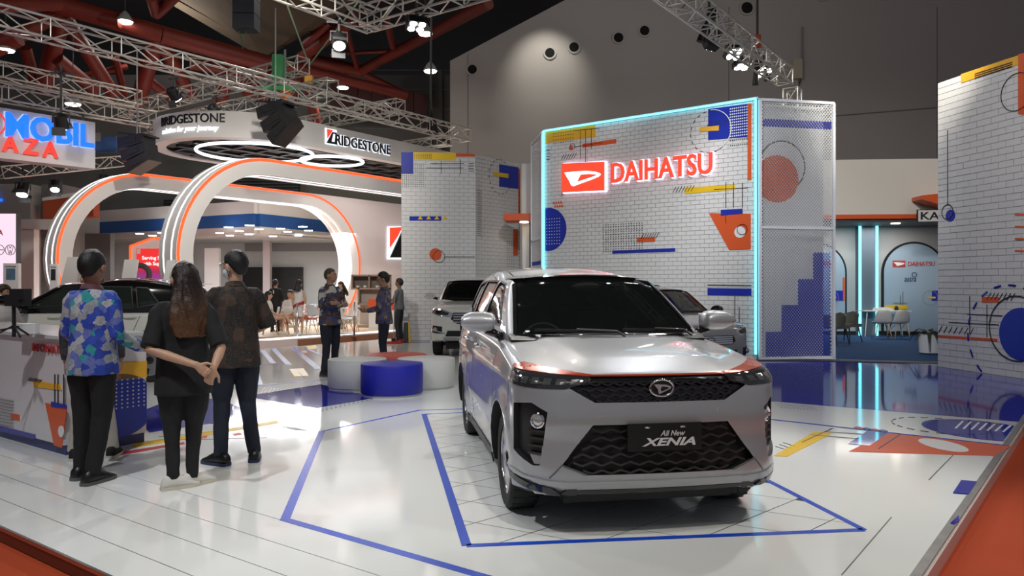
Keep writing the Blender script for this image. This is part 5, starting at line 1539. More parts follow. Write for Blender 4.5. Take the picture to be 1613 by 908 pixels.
# ---------- the silver minivan in front
hoodz = tab((.0, .972), (.15, 1.012), (.4, 1.055), (.8, 1.10), (1.15, 1.135), (2.5, 1.15), (4.3, 1.16))
def zt_body(x, y):
    z = hoodz(y) - .045 * (abs(x) / .86) ** 3
    if y < 1.3:
        c = .40 + .20 * max(0, min(1, y / 1.1))
        z += .016 * max(0, min(1, (c + .03 - abs(x)) / .05)) * max(0, min(1, (y - .05) / .25))
    return z
XB = dict(L0=0, L1=4.28, hw=.865, rf=.27, rr=.22, re=.035, rek=1.4, bow=.075, ffall=.8,
          zb=tab((0, .25), (.6, .22), (3.4, .22), (4.28, .30)), zt=zt_body,
          yf=tab((.2, .06), (.28, .02), (.40, .0), (.58, .015), (.70, .0), (.80, .012), (.9, .03), (1.0, .065), (1.15, .1)),
          yr=tab((.2, -.1), (.5, 0), (1.2, -.03)),
          wz=tab((.2, .955), (.35, .985), (.55, 1.0), (.80, 1.0), (.95, .985), (1.10, .945), (1.2, .91)),
          wy=tab((0, .985), (.5, 1.0), (2, 1.005), (3.6, 1.0), (4.3, .96)),
          flare=((.77, .325, .41), (3.36, .325, .41)),
          crease=lambda y, z: .010 * math.exp(-((z - .90) / .03) ** 2) - .016 * math.exp(-((z - .52 - .03 * y) / .09) ** 2) * max(0, min(1, (y - 1.2) / .3)) * max(0, min(1, (3.0 - y) / .3)))
roofz = tab((1.0, 1.60), (1.8, 1.615), (2.3, 1.665), (3.0, 1.685), (3.8, 1.655), (4.2, 1.60))
XG = dict(L0=.98, L1=4.22, hw=.775, rf=.10, rr=.16, re=.05, rek=1.1, bow=.16, ffall=2.2, rfall=1.2, bowr=.05, nz=16,
          zb=lambda y: 1.02, zt=lambda x, y: roofz(y) - .05 * (abs(x) / .78) ** 2.5,
          yf=lambda z: max(0, (z - 1.13)) * 1.78, yr=lambda z: -max(0, z - 1.15) * .42,
          wz=tab((1.0, 1.035), (1.15, 1.0), (1.35, .925), (1.5, .845), (1.6, .775), (1.7, .73)), wy=tab((.9, .955), (1.6, 1.0), (3.4, 1.0), (4.2, .95)))
FY = Vector((0, 1, 0))
def fr(*pts): return [Vector((x, -.5, z)) for x, z in pts]
UG = [(-.455, .962), (.455, .962), (.56, .897), (.41, .812), (-.41, .812), (-.56, .897)]
LG_ = [(-.425, .682), (.425, .682), (.61, .445), (.455, .385), (-.455, .385), (-.61, .445)]
def fogp(s): return [Vector((s * x, y, z)) for x, y, z in ((.835, .30, .785), (.77, .15, .805), (.675, .10, .752), (.735, .10, .435), (.76, .14, .43), (.842, .30, .50))]
XS = dict(body=XB, cabin=XG, paint=SILVER, rim=RIMD, wheels=((.77, .325, .325), (3.36, .325, .325)), track=.745, cw=.70, cy=(1.22, 4.0), mirz=1.50,
          windshield=[(-.70, 1.15), (-.4, 1.13), (0, 1.122), (.4, 1.13), (.70, 1.15), (.585, 1.565), (.3, 1.588), (0, 1.594), (-.3, 1.588), (-.585, 1.565)],
          sidewin=[[(1.55, 1.20), (2.02, 1.52), (2.36, 1.545), (2.42, 1.17)], [(2.50, 1.17), (2.45, 1.548), (3.16, 1.55), (3.28, 1.19)], [(3.37, 1.20), (3.27, 1.55), (3.72, 1.52), (3.92, 1.27)]],
          recess=[(fr(*UG), FY, .03, GBLACK), (fr(*LG_), FY, .05, BLACK), (fogp(1), None, .035, BLACK), (fogp(-1), None, .035, BLACK)])
CAR_A = 9.4
cx_ = make_car('minivan', 'silver minivan parked front and centre on the tiled frame', (0.905, 4.534, 0), R(CAR_A), XS)
car, bb, gb = cx_['car'], cx_['bb'], cx_['gb']
def inpoly(p, poly):
    c = False; n = len(poly)
    for i in range(n):
        a, b = poly[i], poly[(i + 1) % n]
        if (a[1] > p[1]) != (b[1] > p[1]) and p[0] < (b[0] - a[0]) * (p[1] - a[1]) / (b[1] - a[1]) + a[0]: c = not c
    return c
def chevrons(poly, sx, sz, bw, dep, nm, m, bvh, parent, zmax=9):
    """grille of small stacked chevrons, set dep behind the skin"""
    mb = MB(); zs = [p[1] for p in poly]; xs = [p[0] for p in poly]; j = 0; z = min(zs)
    while z < min(max(zs), zmax):
        x = min(xs) - sx + (sx / 2 if j % 2 else 0)
        while x < max(xs) + sx:
            for a, b in (((x, z + sz * .45), (x + sx / 2, z)), ((x + sx / 2, z), (x + sx, z + sz * .45))):
                if inpoly(a, poly) and inpoly(b, poly):
                    pa, na = snap(bvh, Vector((a[0], -.5, a[1])), FY); pb, nb = snap(bvh, Vector((b[0], -.5, b[1])), FY)
                    mb.bar(pa - na * dep, pb - nb * dep, bw, bw * 1.2)
            x += sx
        z += sz; j += 1
    return tag(mb.build(nm, m, parent, fix=False), kind='stuff')
GRL = mat('grille_gloss', (.022, .022, .024), .28, spec=.8)
chevrons([(x * .985, z) for x, z in UG], .075, .034, .009, .010, 'upper_grille', GRL, bb, car, .93)
chevrons([(x * .985, .55 + (z - .55) * .97) for x, z in LG_], .115, .048, .010, .014, 'lower_grille', GRL, bb, car)
ORSTRIP = mat('strip_orange', (.40, .048, .014), .25, coat=.6, metal=.2)  # orange colour of the strip over grille and headlight tops
ribbon(bb, fr((-.455, .9655), (.455, .9655)), .014, .006, FY).build('orange_strip', ORSTRIP, car)
patch(bb, fr((-.45, .956), (.45, .956), (.44, .928), (-.44, .928)), FY, -.004, .02).build('grille_bar', GBLACK, car)
for s in (-1, 1):
    hl = [Vector((s * x, y, z)) for x, y, z in ((.455, .05, .968), (.62, .15, .988), (.80, .40, 1.015), (.835, .45, 1.005), (.842, .44, .905), (.70, .2, .893), (.56, .10, .893), (.455, .06, .925))]
    dd = Vector((-s * .62, .78, 0)).normalized(); out_ = lambda P_: [p - dd * .7 for p in P_]
    h = patch(bb, out_(hl), dd, .004, .02, .03).build('headlight', LAMPG, car, smooth=False)
    st = [Vector((s * x, y, z)) for x, y, z in ((.455, .05, .970), (.62, .15, .990), (.80, .40, 1.017), (.838, .45, 1.006), (.838, .45, .990), (.62, .15, .970), (.455, .06, .960))]
    patch(bb, out_(st), dd, .008, .006, .03).build('orange_strip', ORSTRIP, h)
    for k in range(6):
        x = .50 + .055 * k; y = .06 + .055 * k
        z0, z1 = .918 - .001 * k, .945 + .002 * k
        patch(bb, out_([Vector((s * (x), y, z0)), Vector((s * (x + .038), y + .03, z0)), Vector((s * (x + .038), y + .03, z1)), Vector((s * x, y, z1))]), dd, .0065, .004, .03).build('lamp_cell', FACET, h)
    # fog lamp pocket
    p, n = snap(bb, Vector((s * .742, .13, .70)))
    fl_ = bpy.data.objects.new('fog_lamp', None); C.objects.link(fl_); fl_.parent = car; fl_.location = p - n * .034
    fl_.rotation_euler = n.to_track_quat('Z', 'Y').to_euler()
    MB().lathe([(.046, -.02), (.048, .012), (.042, .016), (.036, .006)], 24).build('bezel', CHROME, fl_, angle=40)
    MB().ball((0, 0, .004), (.038, .038, .012), 18, 8).build('lens', LAMPC, fl_, smooth=True)
    for k in range(4):
        z = .635 - .045 * k
        a, na = snap(bb, Vector((s * (.695 + .008 * k), .1, z))); b, nb2 = snap(bb, Vector((s * .79, .18, z)))
        MB().bar(a - na * .018, b - nb2 * .018, .018, .012).build('pocket_fin', GRL, car)
    a = [Vector((s * x, y, z)) for x, y, z in ((.72, .10, .50), (.80, .16, .505), (.765, .14, .437), (.738, .11, .440))]
    patch(bb, a, None, -.016, .01, .03).build('pocket_foot', SILVER, car)
    # bumper crease and lower lip corner
    ribbon(bb, [Vector((s * x, -.3, z)) for x, z in ((.46, .385), (.61, .445), (.68, .365))], .010, .002, FY).build('bumper_crease', mat('seam_grey', (0, 0, 0)), car)
    patch(bb, [Vector((s * x, y, z)) for x, y, z in ((.50, .05, .345), (.72, .15, .365), (.845, .45, .40), (.85, .44, .33), (.74, .16, .30), (.50, .05, .295))], None, .012, .02, .04).build('lip_corner', SILVER, car)
    ribbon(bb, [Vector((s * x, y, z)) for x, y, z in ((.52, .05, .287), (.70, .12, .300), (.80, .26, .325), (.85, .46, .385))], .042, .014).build('lip_spoiler', GBLACK, car)
    # side details
    for yh in (2.12, 3.02):
        p, n = snap(bb, Vector((s * 1.5, yh, 1.0)), Vector((-s, 0, 0)))
        dh = MB().tube([p + Vector((s * .0, -.10, 0)), p + Vector((s * .032, -.07, 0)), p + Vector((s * .034, .07, 0)), p + Vector((0, .10, 0))], [.012, .016, .016, .012], 8).build('door_handle', CHROME, car, smooth=True)
    X_ = Vector((-s, 0, 0))
    for pts in ([(1.20, 1.10), (1.16, .9), (1.22, .35), (1.35, .285)], [(2.46, 1.13), (2.46, .55), (2.44, .285)], [(1.35, .285), (3.0, .285)], [(3.34, 1.13), (3.36, .9), (3.10, .72), (2.98, .5), (2.96, .285)], [(.50, .70), (.47, .88), (.455, .90)]):
        ribbon(bb, [Vector((s * 1.5, y, z)) for y, z in pts], .007, .0012, X_).build('door_seam', mat('seam_grey', (0, 0, 0)), car)
    ribbon(bb, [Vector((s * 1.5, y, .245)) for y in (1.2, 2.0, 2.95)], .07, .012, X_).build('side_skirt', BLACK, car)
    # door mirror
    mr = bpy.data.objects.new('door_mirror', None); C.objects.link(mr); mr.parent = car; mr.location = (s * .95, 1.36, 1.235)
    Mm = Matrix.Rotation(s * .18, 4, 'Z')
    sh_ = MB(); sh_.rings([[Mm @ Vector((s * xx, -.105 + .17 * yy * (1 - .2 * abs(xx) / .13), zz * hh)) for yy, zz in ((0, -.25), (.0, .25), (.12, .72), (.4, 1), (.85, 1), (1, .7), (1, -.7), (.85, -.95), (.4, -.95), (.12, -.65))] for xx, hh in ((-.125, .045), (-.10, .066), (-.03, .078), (.05, .075), (.10, .06), (.125, .03))])
    sh_.build('mirror_shell', SILVER, mr, smooth=True)
    MB().box(-.11, .11, .062, .068, -.055, .055, Mm).build('mirror_glass', CHROME, mr)
    MB().tube([Vector((-s * .06, .0, -.06)), Vector((-s * .15, .02, -.10)), Vector((-s * .20, .03, -.12))], [.035, .03, .04], 8).build('mirror_stalk', GBLACK, mr, smooth=True)
    ribbon(bb, [Vector((s * x, y, 1.5)) for x, y in ((.455, .06), (.50, .3), (.62, .75), (.70, 1.08))] if False else [Vector((s * .46, .06, 1.0)), Vector((s * .79, .42, 1.04)), Vector((s * .80, .8, 1.08)), Vector((s * .775, 1.15, 1.10))], .007, .001).build('hood_seam', mat('seam_grey', (0, 0, 0)), car)
    # wiper
    a = [Vector((-.52 + (0 if s < 0 else .55), .85, 0)), Vector((.02 + (0 if s < 0 else .50), .85, 0))]
    xa, xb = (-.56, .03) if s < 0 else (.08, .58)
    pa, na = snap(gb, Vector((xa, -.5, 1.165)), FY); pb, nb2 = snap(gb, Vector((xb, -.5, 1.15)), FY)
    MB().bar(pa + na * .02, pb + nb2 * .025, .014, .02).build('wiper_blade', BLACK, car)
    pc, nc = snap(gb, Vector(((xa + xb) / 2, -.5, 1.16)), FY)
    MB().tube([pb + nb2 * .02 + Vector((.05, -.04, -.03)), (pb + nb2 * .03), pc + nc * .035], .009, 6).build('wiper_arm', BLACK, car)
    # roof edge moulding
    ribbon(gb, [Vector((s * .50, y, 2.2)) for y in (1.9, 2.5, 3.3, 3.9)], .012, .001, Vector((0, 0, -1))).build('roof_moulding', GBLACK, car)
MB().rings([[Vector((x, .965 + .155 * (abs(x) / .775) ** 2 + dy, z)) for dy, z in ((-.03, 1.115), (.10, 1.15), (.13, 1.13), (.0, 1.09))] for x in [-.745 + .0931 * k for k in range(17)]]).build('cowl_panel', BLACK, car)
ribbon(bb, [Vector((x, -.5, .29)) for x in (-.52, -.3, 0, .3, .52)], .022, .016, FY).build('lip_spoiler', GBLACK, car)
patch(bb, fr((-.52, .345), (.52, .345), (.50, .302), (-.50, .302)), FY, .012, .02).build('lip_blade', SILVER, car)
MB().box(-.55, .55, .16, .6, .20, .26).build('under_tray', BLACK, car)
# emblem
p, n = snap(bb, Vector((0, -.5, .895)), FY)
em = bpy.data.objects.new('emblem', None); C.objects.link(em); em.parent = car; em.location = p + Vector((0, -.012, 0))
MB().rings([[Vector(((.074 + .007 * math.cos(j)) * math.cos(k * PI / 20), .007 * math.sin(j), (.050 + .007 * math.cos(j)) * math.sin(k * PI / 20))) for j in [i * PI / 4 for i in range(8)]] for k in range(41)], False).build('emblem_ring', CHROME, em, smooth=True)
MB().lathe([(1, -.006), (1, .0)], 32, (0, 0, 0), Matrix.Diagonal((.072, 1, .048, 1)) @ Matrix.Rotation(R(90), 4, 'X')).build('emblem_field', BLACK, em)
MB().prism([(-.052, .022), (-.02, .022), (.03, .018), (.055, .008), (.05, -.004), (.02, -.018), (-.018, -.034), (-.024, -.030), (-.028, -.008)], -.014, -.004).build('emblem_swoosh', mat('satin_chrome', (.75, .75, .76), .35, metal=.8), em)
MB().prism([(-.004, .010), (.026, .008), (.040, .003), (.036, -.002), (.01, -.013), (-.008, -.018), (-.012, -.004)], -.016, -.006).build('emblem_slot', BLACK, em)
# show plate
pp_ = bpy.data.objects.new('show_plate', None); C.objects.link(pp_); pp_.parent = car; pp_.location = (0.005, -.024, .608)
MB().box(-.232, .232, 0, .012, -.082, .082).build('plate_board', mat('plate_black', (.008, .008, .009), .42), pp_)
for x in (-.11, .11): MB().ball((x, -.004, .058), (.018, .004, .006), 12, 6).build('plate_screw', STEEL, pp_, smooth=True)
PT = mat('plate_letter', (.62, .60, .60), .35)
for body, x, z, wd, hh, bo in (('All New', -.03, .006, .155, .033, .006), ('XENIA', -.145, -.052, .335, .048, .03)):
    me = text_mesh(body, wd, hh, .003, bo, .32); me.materials.append(PT); o = link_mesh('plate_lettering', me, None, pp_); o.location = (x, -.004, z)
# sensor discs, antenna
for x in (-.36, .36):
    p, n = snap(bb, Vector((x, -.5, .755)), FY); MB().ball(p, (.011, .004, .011), 10, 6).build('parking_sensor', SILVER, car)
MB().rings([[Vector((.014 * a, 3.75 + .10 * t + b * .06 * (1 - t), 1.64 + .06 * t)) for a, b in ((-1, -1), (1, -1), (1, 1), (-1, 1))] for t in (0, .5, 1)]).build('roof_antenna', SILVER, car)

# ---------- generic front kit for the other cars
def front_kit(cx, hl, grille, fog=None, lower=None, chrome=True):
    car, bb = cx['car'], cx['bb']
    for s in (-1, 1):
        dd = Vector((-s * .62, .78, 0)).normalized()
        h = patch(bb, [Vector((s * x, y, z)) - dd * .7 for x, y, z in hl], dd, .004, .02, .05).build('headlight', LAMPC, car)
        c = [Vector((s * (sum(p[0] for p in hl) / len(hl) + (p[0] - sum(q[0] for q in hl) / len(hl)) * .6), p[1], sum(q[2] for q in hl) / len(hl) + (p[2] - sum(q[2] for q in hl) / len(hl)) * .55)) for p in hl]
        patch(bb, [p - dd * .7 for p in c], dd, .007, .006, .05).build('lamp_unit', LAMPG, h)
        if fog:
            f = patch(bb, [Vector((s * x, y, z)) for x, y, z in fog], None, .006, .02, .05).build('fog_bezel', BLACK, car)
            c0 = sum((Vector((s * x, y, z)) for x, y, z in fog), Vector()) / len(fog); p, n = snap(bb, c0)
            MB().ball(p + n * .01, .045, 12, 8).build('fog_lens', LAMPC, f, smooth=True)
        S = cx['S']; y0 = S['cabin']['L0']
        mr = bpy.data.objects.new('door_mirror', None); C.objects.link(mr); mr.parent = car; mr.location = (s * (S['body']['hw'] + .12), y0 + .42, S.get('mz', 1.12))
        MB().ball((0, 0, 0), (.125, .07, .075), 16, 10).build('mirror_shell', S.get('mirp', S['paint']), mr, smooth=True)
        MB().tube([(-s * .05, .02, -.03), (-s * .18, .03, -.07)], .03, 8).build('mirror_stalk', BLACK, mr)
        xa, xb = (-.5, 0) if s < 0 else (.05, .52)
        pa, na = snap(cx['gb'], Vector((xa, -.5, S['windshield'][0][1] + .01)), FY); pb, nb2 = snap(cx['gb'], Vector((xb, -.5, S['windshield'][0][1])), FY)
        MB().bar(pa + na * .02, pb + nb2 * .02, .014, .02).build('wiper_blade', BLACK, car)
        X_ = Vector((-s, 0, 0)); yw = [w_[0] for w_ in S['wheels']]
        ymid = (yw[0] + yw[1]) / 2 + .05
        zb_ = S['sidewin'][0][0][1]
        for pts in ([(yw[0] + .42, zb_), (yw[0] + .40, .7), (yw[0] + .5, .34)], [(ymid, zb_), (ymid, .34)], [(yw[1] - .1, zb_), (yw[1] - .25, .75), (yw[1] - .42, .34)]):
            ribbon(bb, [Vector((s * 1.5, y, z)) for y, z in pts], .01, .0015, X_).build('door_seam', mat('seam_grey', (0, 0, 0)), car)
        for yh in (ymid - .22, yw[1] - .30):
            p, n = snap(bb, Vector((s * 1.5, yh, zb_ - .14)), X_)
            MB().tube([p + Vector((0, -.1, 0)), p + Vector((s * .03, -.07, 0)), p + Vector((s * .03, .07, 0)), p + Vector((0, .1, 0))], .014, 8).build('door_handle', S.get('handle', S['paint']), car, smooth=True)
    g_ = patch(bb, fr(*grille), FY, .004, .02, .06).build('grille', BLACK, car)
    zs = [p[1] for p in grille]; xs = [p[0] for p in grille]
    for k in range(4):
        z = min(zs) + (max(zs) - min(zs)) * (k + .7) / 4.4
        ribbon(bb, fr((min(xs) * .86, z), (max(xs) * .86, z)), .022, .016, FY).build('grille_bar', CHROME if chrome else GRL, g_)
    if lower: patch(bb, fr(*lower), FY, .005, .02, .06).build('lower_intake', BLACK, car)
    p, n = snap(bb, Vector((0, -.5, sum(zs) / len(zs))), FY)
    MB().rings([[Vector((p.x + (.07 + .008 * math.cos(j)) * math.cos(k * PI / 12), p.y - .03 + .008 * math.sin(j), p.z + (.05 + .008 * math.cos(j)) * math.sin(k * PI / 12))) for j in [i * PI / 3 for i in range(6)]] for k in range(25)], False).build('emblem_ring', CHROME, car, smooth=True)
    MB().box(-.24, .24, p.y - .03, p.y - .015, p.z - .24, p.z - .11).build('show_plate', GBLACK, car)

def mk(base_body, base_cabin, **k):
    b = dict(base_body); c = dict(base_cabin); return b, c
# ---------- white sport utility car behind the minivan on the left
hz2 = tab((0, 1.0), (.15, 1.06), (.5, 1.11), (1.1, 1.16), (4.3, 1.2))
TB = dict(XB); TB.update(L1=4.3, hw=.85, zb=tab((0, .34), (.6, .28), (3.4, .28), (4.3, .4)), zt=lambda x, y: hz2(y) - .06 * (abs(x) / .85) ** 3, rf=.25, crease=lambda y, z: 0.0, flare=((.80, .345, .43), (3.4, .345, .43)),
          yf=tab((.2, .10), (.45, .0), (.75, .0), (.9, .03), (1.05, .07), (1.2, .12)))
rz2 = tab((1.0, 1.62), (1.8, 1.635), (2.4, 1.68), (3.3, 1.69), (4.2, 1.60))
TG = dict(XG); TG.update(L0=1.02, L1=4.22, hw=.76, zt=lambda x, y: rz2(y) - .05 * (abs(x) / .78) ** 2.5, yf=lambda z: max(0, z - 1.16) * 1.45, zb=lambda y: 1.04)
TS_ = dict(XS); TS_.update(body=TB, cabin=TG, paint=WHITEP, wheels=((.80, .345, .345), (3.4, .345, .345)), recess=[], mirz=1.52, mz=1.26,
           windshield=[(-.68, 1.19), (-.4, 1.165), (.4, 1.165), (.68, 1.19), (.58, 1.585), (.3, 1.605), (-.3, 1.605), (-.58, 1.585)],
           sidewin=[[(1.55, 1.24), (1.98, 1.55), (2.36, 1.565), (2.42, 1.22)], [(2.50, 1.22), (2.46, 1.565), (3.16, 1.565), (3.28, 1.24)]])
c3 = make_car('sport_utility_car', 'white sport utility car half hidden behind the silver minivan', (-.83, 15.6, 0), R(2.0), TS_)
front_kit(c3, [(.38, .05, .92), (.60, .12, .99), (.81, .38, 1.03), (.83, .42, .93), (.62, .15, .86), (.42, .06, .83)], [(-.38, .93), (.38, .93), (.44, .80), (.30, .70), (-.30, .70), (-.44, .80)],
          [(.60, .10, .64), (.78, .2, .66), (.80, .25, .52), (.60, .1, .50)], [(-.5, .56), (.5, .56), (.55, .44), (-.55, .44)])
for s in (-1, 1): ribbon(c3['bb'], [Vector((s * .55, .05, .50)), Vector((s * .72, .14, .56)), Vector((s * .84, .4, .60))], .03, .01).build('bumper_blade', SILVER, c3['car'])
patch(c3['bb'], fr((-.6, .42), (.6, .42), (.55, .36), (-.55, .36)), FY, .012, .03).build('skid_plate', SILVER, c3['car'])
# ---------- silver hatchback behind on the right
hz3 = tab((0, .84), (.15, .90), (.5, .96), (1.0, 1.02), (3.7, 1.05))
HB = dict(XB); HB.update(L1=3.7, hw=.83, zb=lambda y: .2, zt=lambda x, y: hz3(y) - .06 * (abs(x) / .83) ** 3, crease=lambda y, z: 0.0, flare=((.72, .29, .37), (3.1, .29, .37)),
          yf=tab((.15, .05), (.4, 0), (.6, 0), (.8, .03), (1.0, .1)), wz=tab((.15, .96), (.5, 1), (.75, 1), (.9, .97), (1.05, .92)), wy=tab((0, .97), (.5, 1), (3, 1), (3.7, .95)))
rz3 = tab((.9, 1.44), (1.6, 1.46), (2.1, 1.50), (3.0, 1.50), (3.6, 1.43))
HG = dict(XG); HG.update(L0=.92, L1=3.62, hw=.74, zt=lambda x, y: rz3(y) - .05 * (abs(x) / .75) ** 2.5, yf=lambda z: max(0, z - 1.0) * 1.65, zb=lambda y: .92,
          wz=tab((.9, 1.03), (1.02, 1.0), (1.2, .93), (1.35, .85), (1.46, .77), (1.55, .73)), wy=tab((.8, .96), (1.5, 1), (2.9, 1), (3.6, .94)), yr=lambda z: -max(0, z - 1.0) * .5)
HS = dict(XS); HS.update(body=HB, cabin=HG, wheels=((.72, .29, .29), (3.1, .29, .29)), track=.72, recess=[], mirz=1.36, mz=1.07, mirp=GBLACK, cy=(1.15, 3.4), cw=.66, wsdepth=2.0,
          windshield=[(-.67, 1.035), (-.4, 1.015), (.4, 1.015), (.67, 1.035), (.56, 1.405), (.3, 1.425), (-.3, 1.425), (-.56, 1.405)],
          sidewin=[[(1.40, 1.07), (1.84, 1.38), (2.15, 1.395), (2.2, 1.06)], [(2.28, 1.06), (2.23, 1.395), (2.8, 1.39), (3.0, 1.1)]])
c4 = make_car('hatchback', 'small silver hatchback partly hidden behind the minivan on the right', (3.15, 11.95, 0), R(17), HS)
front_kit(c4, [(.48, .05, .78), (.62, .12, .83), (.80, .42, .87), (.82, .42, .76), (.66, .16, .69), (.50, .06, .69)], [(-.42, .70), (.42, .70), (.46, .62), (.40, .56), (-.40, .56), (-.46, .62)],
          [(.60, .1, .50), (.76, .2, .52), (.78, .25, .40), (.60, .1, .38)], [(-.48, .47), (.48, .47), (.55, .32), (-.55, .32)])
# ---------- white crossover at the left, seen from its side
hz4 = tab((0, .93), (.15, 1.0), (.5, 1.05), (1.0, 1.10), (4.0, 1.12))
RB = dict(XB); RB.update(L1=4.0, hw=.85, rf=.25, zb=lambda y: .26, zt=lambda x, y: hz4(y) - .05 * (abs(x) / .85) ** 3, crease=lambda y, z: -.012 * math.exp(-((z - .58) / .1) ** 2), flare=((.78, .34, .42), (3.3, .34, .42)))
rz4 = tab((1.0, 1.55), (1.7, 1.575), (2.3, 1.62), (3.2, 1.60), (3.9, 1.52))
RG = dict(XG); RG.update(L0=.98, L1=3.93, hw=.76, zt=lambda x, y: rz4(y) - .05 * (abs(x) / .76) ** 2.5, yf=lambda z: max(0, z - 1.1) * 1.7, yr=lambda z: -max(0, z - 1.12) * .62, zb=lambda y: 1.0,
          wz=tab((1.0, 1.03), (1.12, 1.0), (1.3, .93), (1.45, .86), (1.55, .78), (1.65, .73)), wy=tab((.9, .955), (1.6, 1), (3.2, 1), (3.9, .93)))
RS = dict(XS); RS.update(body=RB, cabin=RG, paint=WHITEP, roof=GBLACK, wheels=((.78, .34, .34), (3.3, .34, .34)), recess=[], mirz=1.46, mz=1.17, mirp=GBLACK, cy=(1.2, 3.7), handle=WHITEP,
          sideglass=mat('green_glass', (.03, .04, .035), .03, alpha=.80, spec=.8),
          windshield=[(-.69, 1.13), (-.4, 1.11), (.4, 1.11), (.69, 1.13), (.57, 1.50), (.3, 1.525), (-.3, 1.525), (-.57, 1.50)],
          sidewin=[[(1.42, 1.15), (1.92, 1.46), (2.24, 1.485), (2.28, 1.14)], [(2.36, 1.14), (2.32, 1.485), (2.95, 1.475), (3.02, 1.15)], [(3.09, 1.16), (3.02, 1.47), (3.2, 1.46), (3.4, 1.22)]])
c5 = make_car('crossover_car', 'white crossover car with black roof behind the standing group', (-8.95, 12.35, 0), R(-87), RS)
front_kit(c5, [(.42, .05, .88), (.62, .12, .93), (.81, .38, .96), (.83, .42, .87), (.62, .15, .80), (.44, .06, .80)], [(-.40, .84), (.40, .84), (.5, .6), (.4, .5), (-.4, .5), (-.5, .6)], None, [(-.5, .45), (.5, .45), (.55, .36), (-.55, .36)], False)
cr = c5['car']
for yc, zc, rad in RS['wheels']:
    for s in (-1, 1):
        ribbon(c5['bb'], [Vector((s * 1.5, yc + (rad + .10) * math.cos(t), zc + (rad + .10) * math.sin(t))) for t in [R(-8 + 196 * k / 20) for k in range(21)]], .055, .012, Vector((-s, 0, 0))).build('arch_cladding', BLACK, cr)
for s in (-1, 1):
    ribbon(c5['bb'], [Vector((s * 1.5, y, .325)) for y in (1.2, 2, 2.9)], .09, .012, Vector((-s, 0, 0))).build('sill_cladding', BLACK, cr)
    tl_ = patch(c5['bb'], [Vector((s * x, y, z)) for x, y, z in ((.80, 3.72, 1.03), (.70, 3.95, 1.04), (.55, 4.0, 1.03), (.55, 4.0, .93), (.72, 3.95, .91), (.82, 3.74, .94))], None, .008, .02, .05)
    tl_.build('tail_light', mat('tail_red', (.45, .01, .012), .1, coat=1, emit=(1, .02, .01), es=.25), cr)
MB().rings([[Vector((x, 3.52 + dy - .03 * abs(x), 1.545 + z)) for dy, z in ((0, .0), (.28, -.015), (.29, -.03), (0, -.05))] for x in (-.55, -.3, 0, .3, .55)]).build('roof_spoiler', GBLACK, cr)
patch(c5['gb'], [Vector((x, 6, z)) for x, z in ((-.55, 1.16), (.55, 1.16), (.46, 1.45), (-.46, 1.45))], Vector((0, -1, 0)), .004, .01, .1).build('rear_window', GLASSP, cr)
# ================================================================== PEOPLE
def pattern(name, cols, scale=14.0, dots=0.0, metric='MANHATTAN', rough=.75, dark=(.01, .01, .02), fine=3.0, stretch=(1, 1, .8), rand=.55, rot=0):
    """printed cloth: diamond cells in a handful of colours with small ring motifs"""
    m = bpy.data.materials.new(name); m.use_nodes = True; nt = m.node_tree; b = nt.nodes['Principled BSDF']
    b.inputs['Roughness'].default_value = rough
    tc = nt.nodes.new('ShaderNodeTexCoord'); mp = nt.nodes.new('ShaderNodeMapping'); mp.inputs['Scale'].default_value = stretch; mp.inputs['Rotation'].default_value = (0, R(rot), R(rot) * .3)
    nt.links.new(tc.outputs['Object'], mp.inputs[0])
    v = nt.nodes.new('ShaderNodeTexVoronoi'); v.distance = metric; v.inputs['Scale'].default_value = scale; v.inputs['Randomness'].default_value = rand
    nt.links.new(mp.outputs[0], v.inputs['Vector'])
    sp = nt.nodes.new('ShaderNodeSeparateColor'); nt.links.new(v.outputs['Color'], sp.inputs[0])
    rp = nt.nodes.new('ShaderNodeValToRGB'); rp.color_ramp.interpolation = 'CONSTANT'
    el = rp.color_ramp.elements
    while len(el) < len(cols): el.new(.5)
    for k, c in enumerate(cols): el[k].position = k / len(cols); el[k].color = tuple(c) + (1,)
    nt.links.new(sp.outputs[0], rp.inputs[0])
    v2 = nt.nodes.new('ShaderNodeTexVoronoi'); v2.inputs['Scale'].default_value = scale * fine; v2.inputs['Randomness'].default_value = .6
    nt.links.new(mp.outputs[0], v2.inputs['Vector'])
    r2 = nt.nodes.new('ShaderNodeValToRGB'); r2.color_ramp.elements[0].position = .30; r2.color_ramp.elements[1].position = .36
    r2.color_ramp.elements[0].color = (0, 0, 0, 1); r2.color_ramp.elements[1].color = (1, 1, 1, 1)
    e = r2.color_ramp.elements.new(.46); e.color = (0, 0, 0, 1)
    nt.links.new(v2.outputs['Distance'], r2.inputs[0])
    mu = nt.nodes.new('ShaderNodeMath'); mu.operation = 'MULTIPLY'; mu.inputs[1].default_value = dots
    nt.links.new(r2.outputs[0], mu.inputs[0])
    mx = nt.nodes.new('ShaderNodeMix'); mx.data_type = 'RGBA'; nt.links.new(mu.outputs[0], mx.inputs[0]); nt.links.new(rp.outputs[0], mx.inputs[6]); mx.inputs[7].default_value = tuple(dark) + (1,)
    nt.links.new(mx.outputs[2], b.inputs['Base Color'])
    return m
BATIK_BLUE = pattern('blue_batik', [(.02, .06, .42), (.42, .44, .46), (.03, .07, .45), (.12, .16, .45), (.03, .30, .32), (.30, .32, .36), (.02, .05, .36)], 17, .45, fine=2.2, rand=.42, rot=45, stretch=(1, 1, 1))
BATIK_BROWN = pattern('brown_batik', [(.010, .007, .006), (.018, .011, .008), (.050, .026, .015), (.012, .008, .007), (.034, .019, .012), (.010, .008, .008)], 13, .45, 'EUCLIDEAN', dark=(.11, .08, .055), fine=4.0)
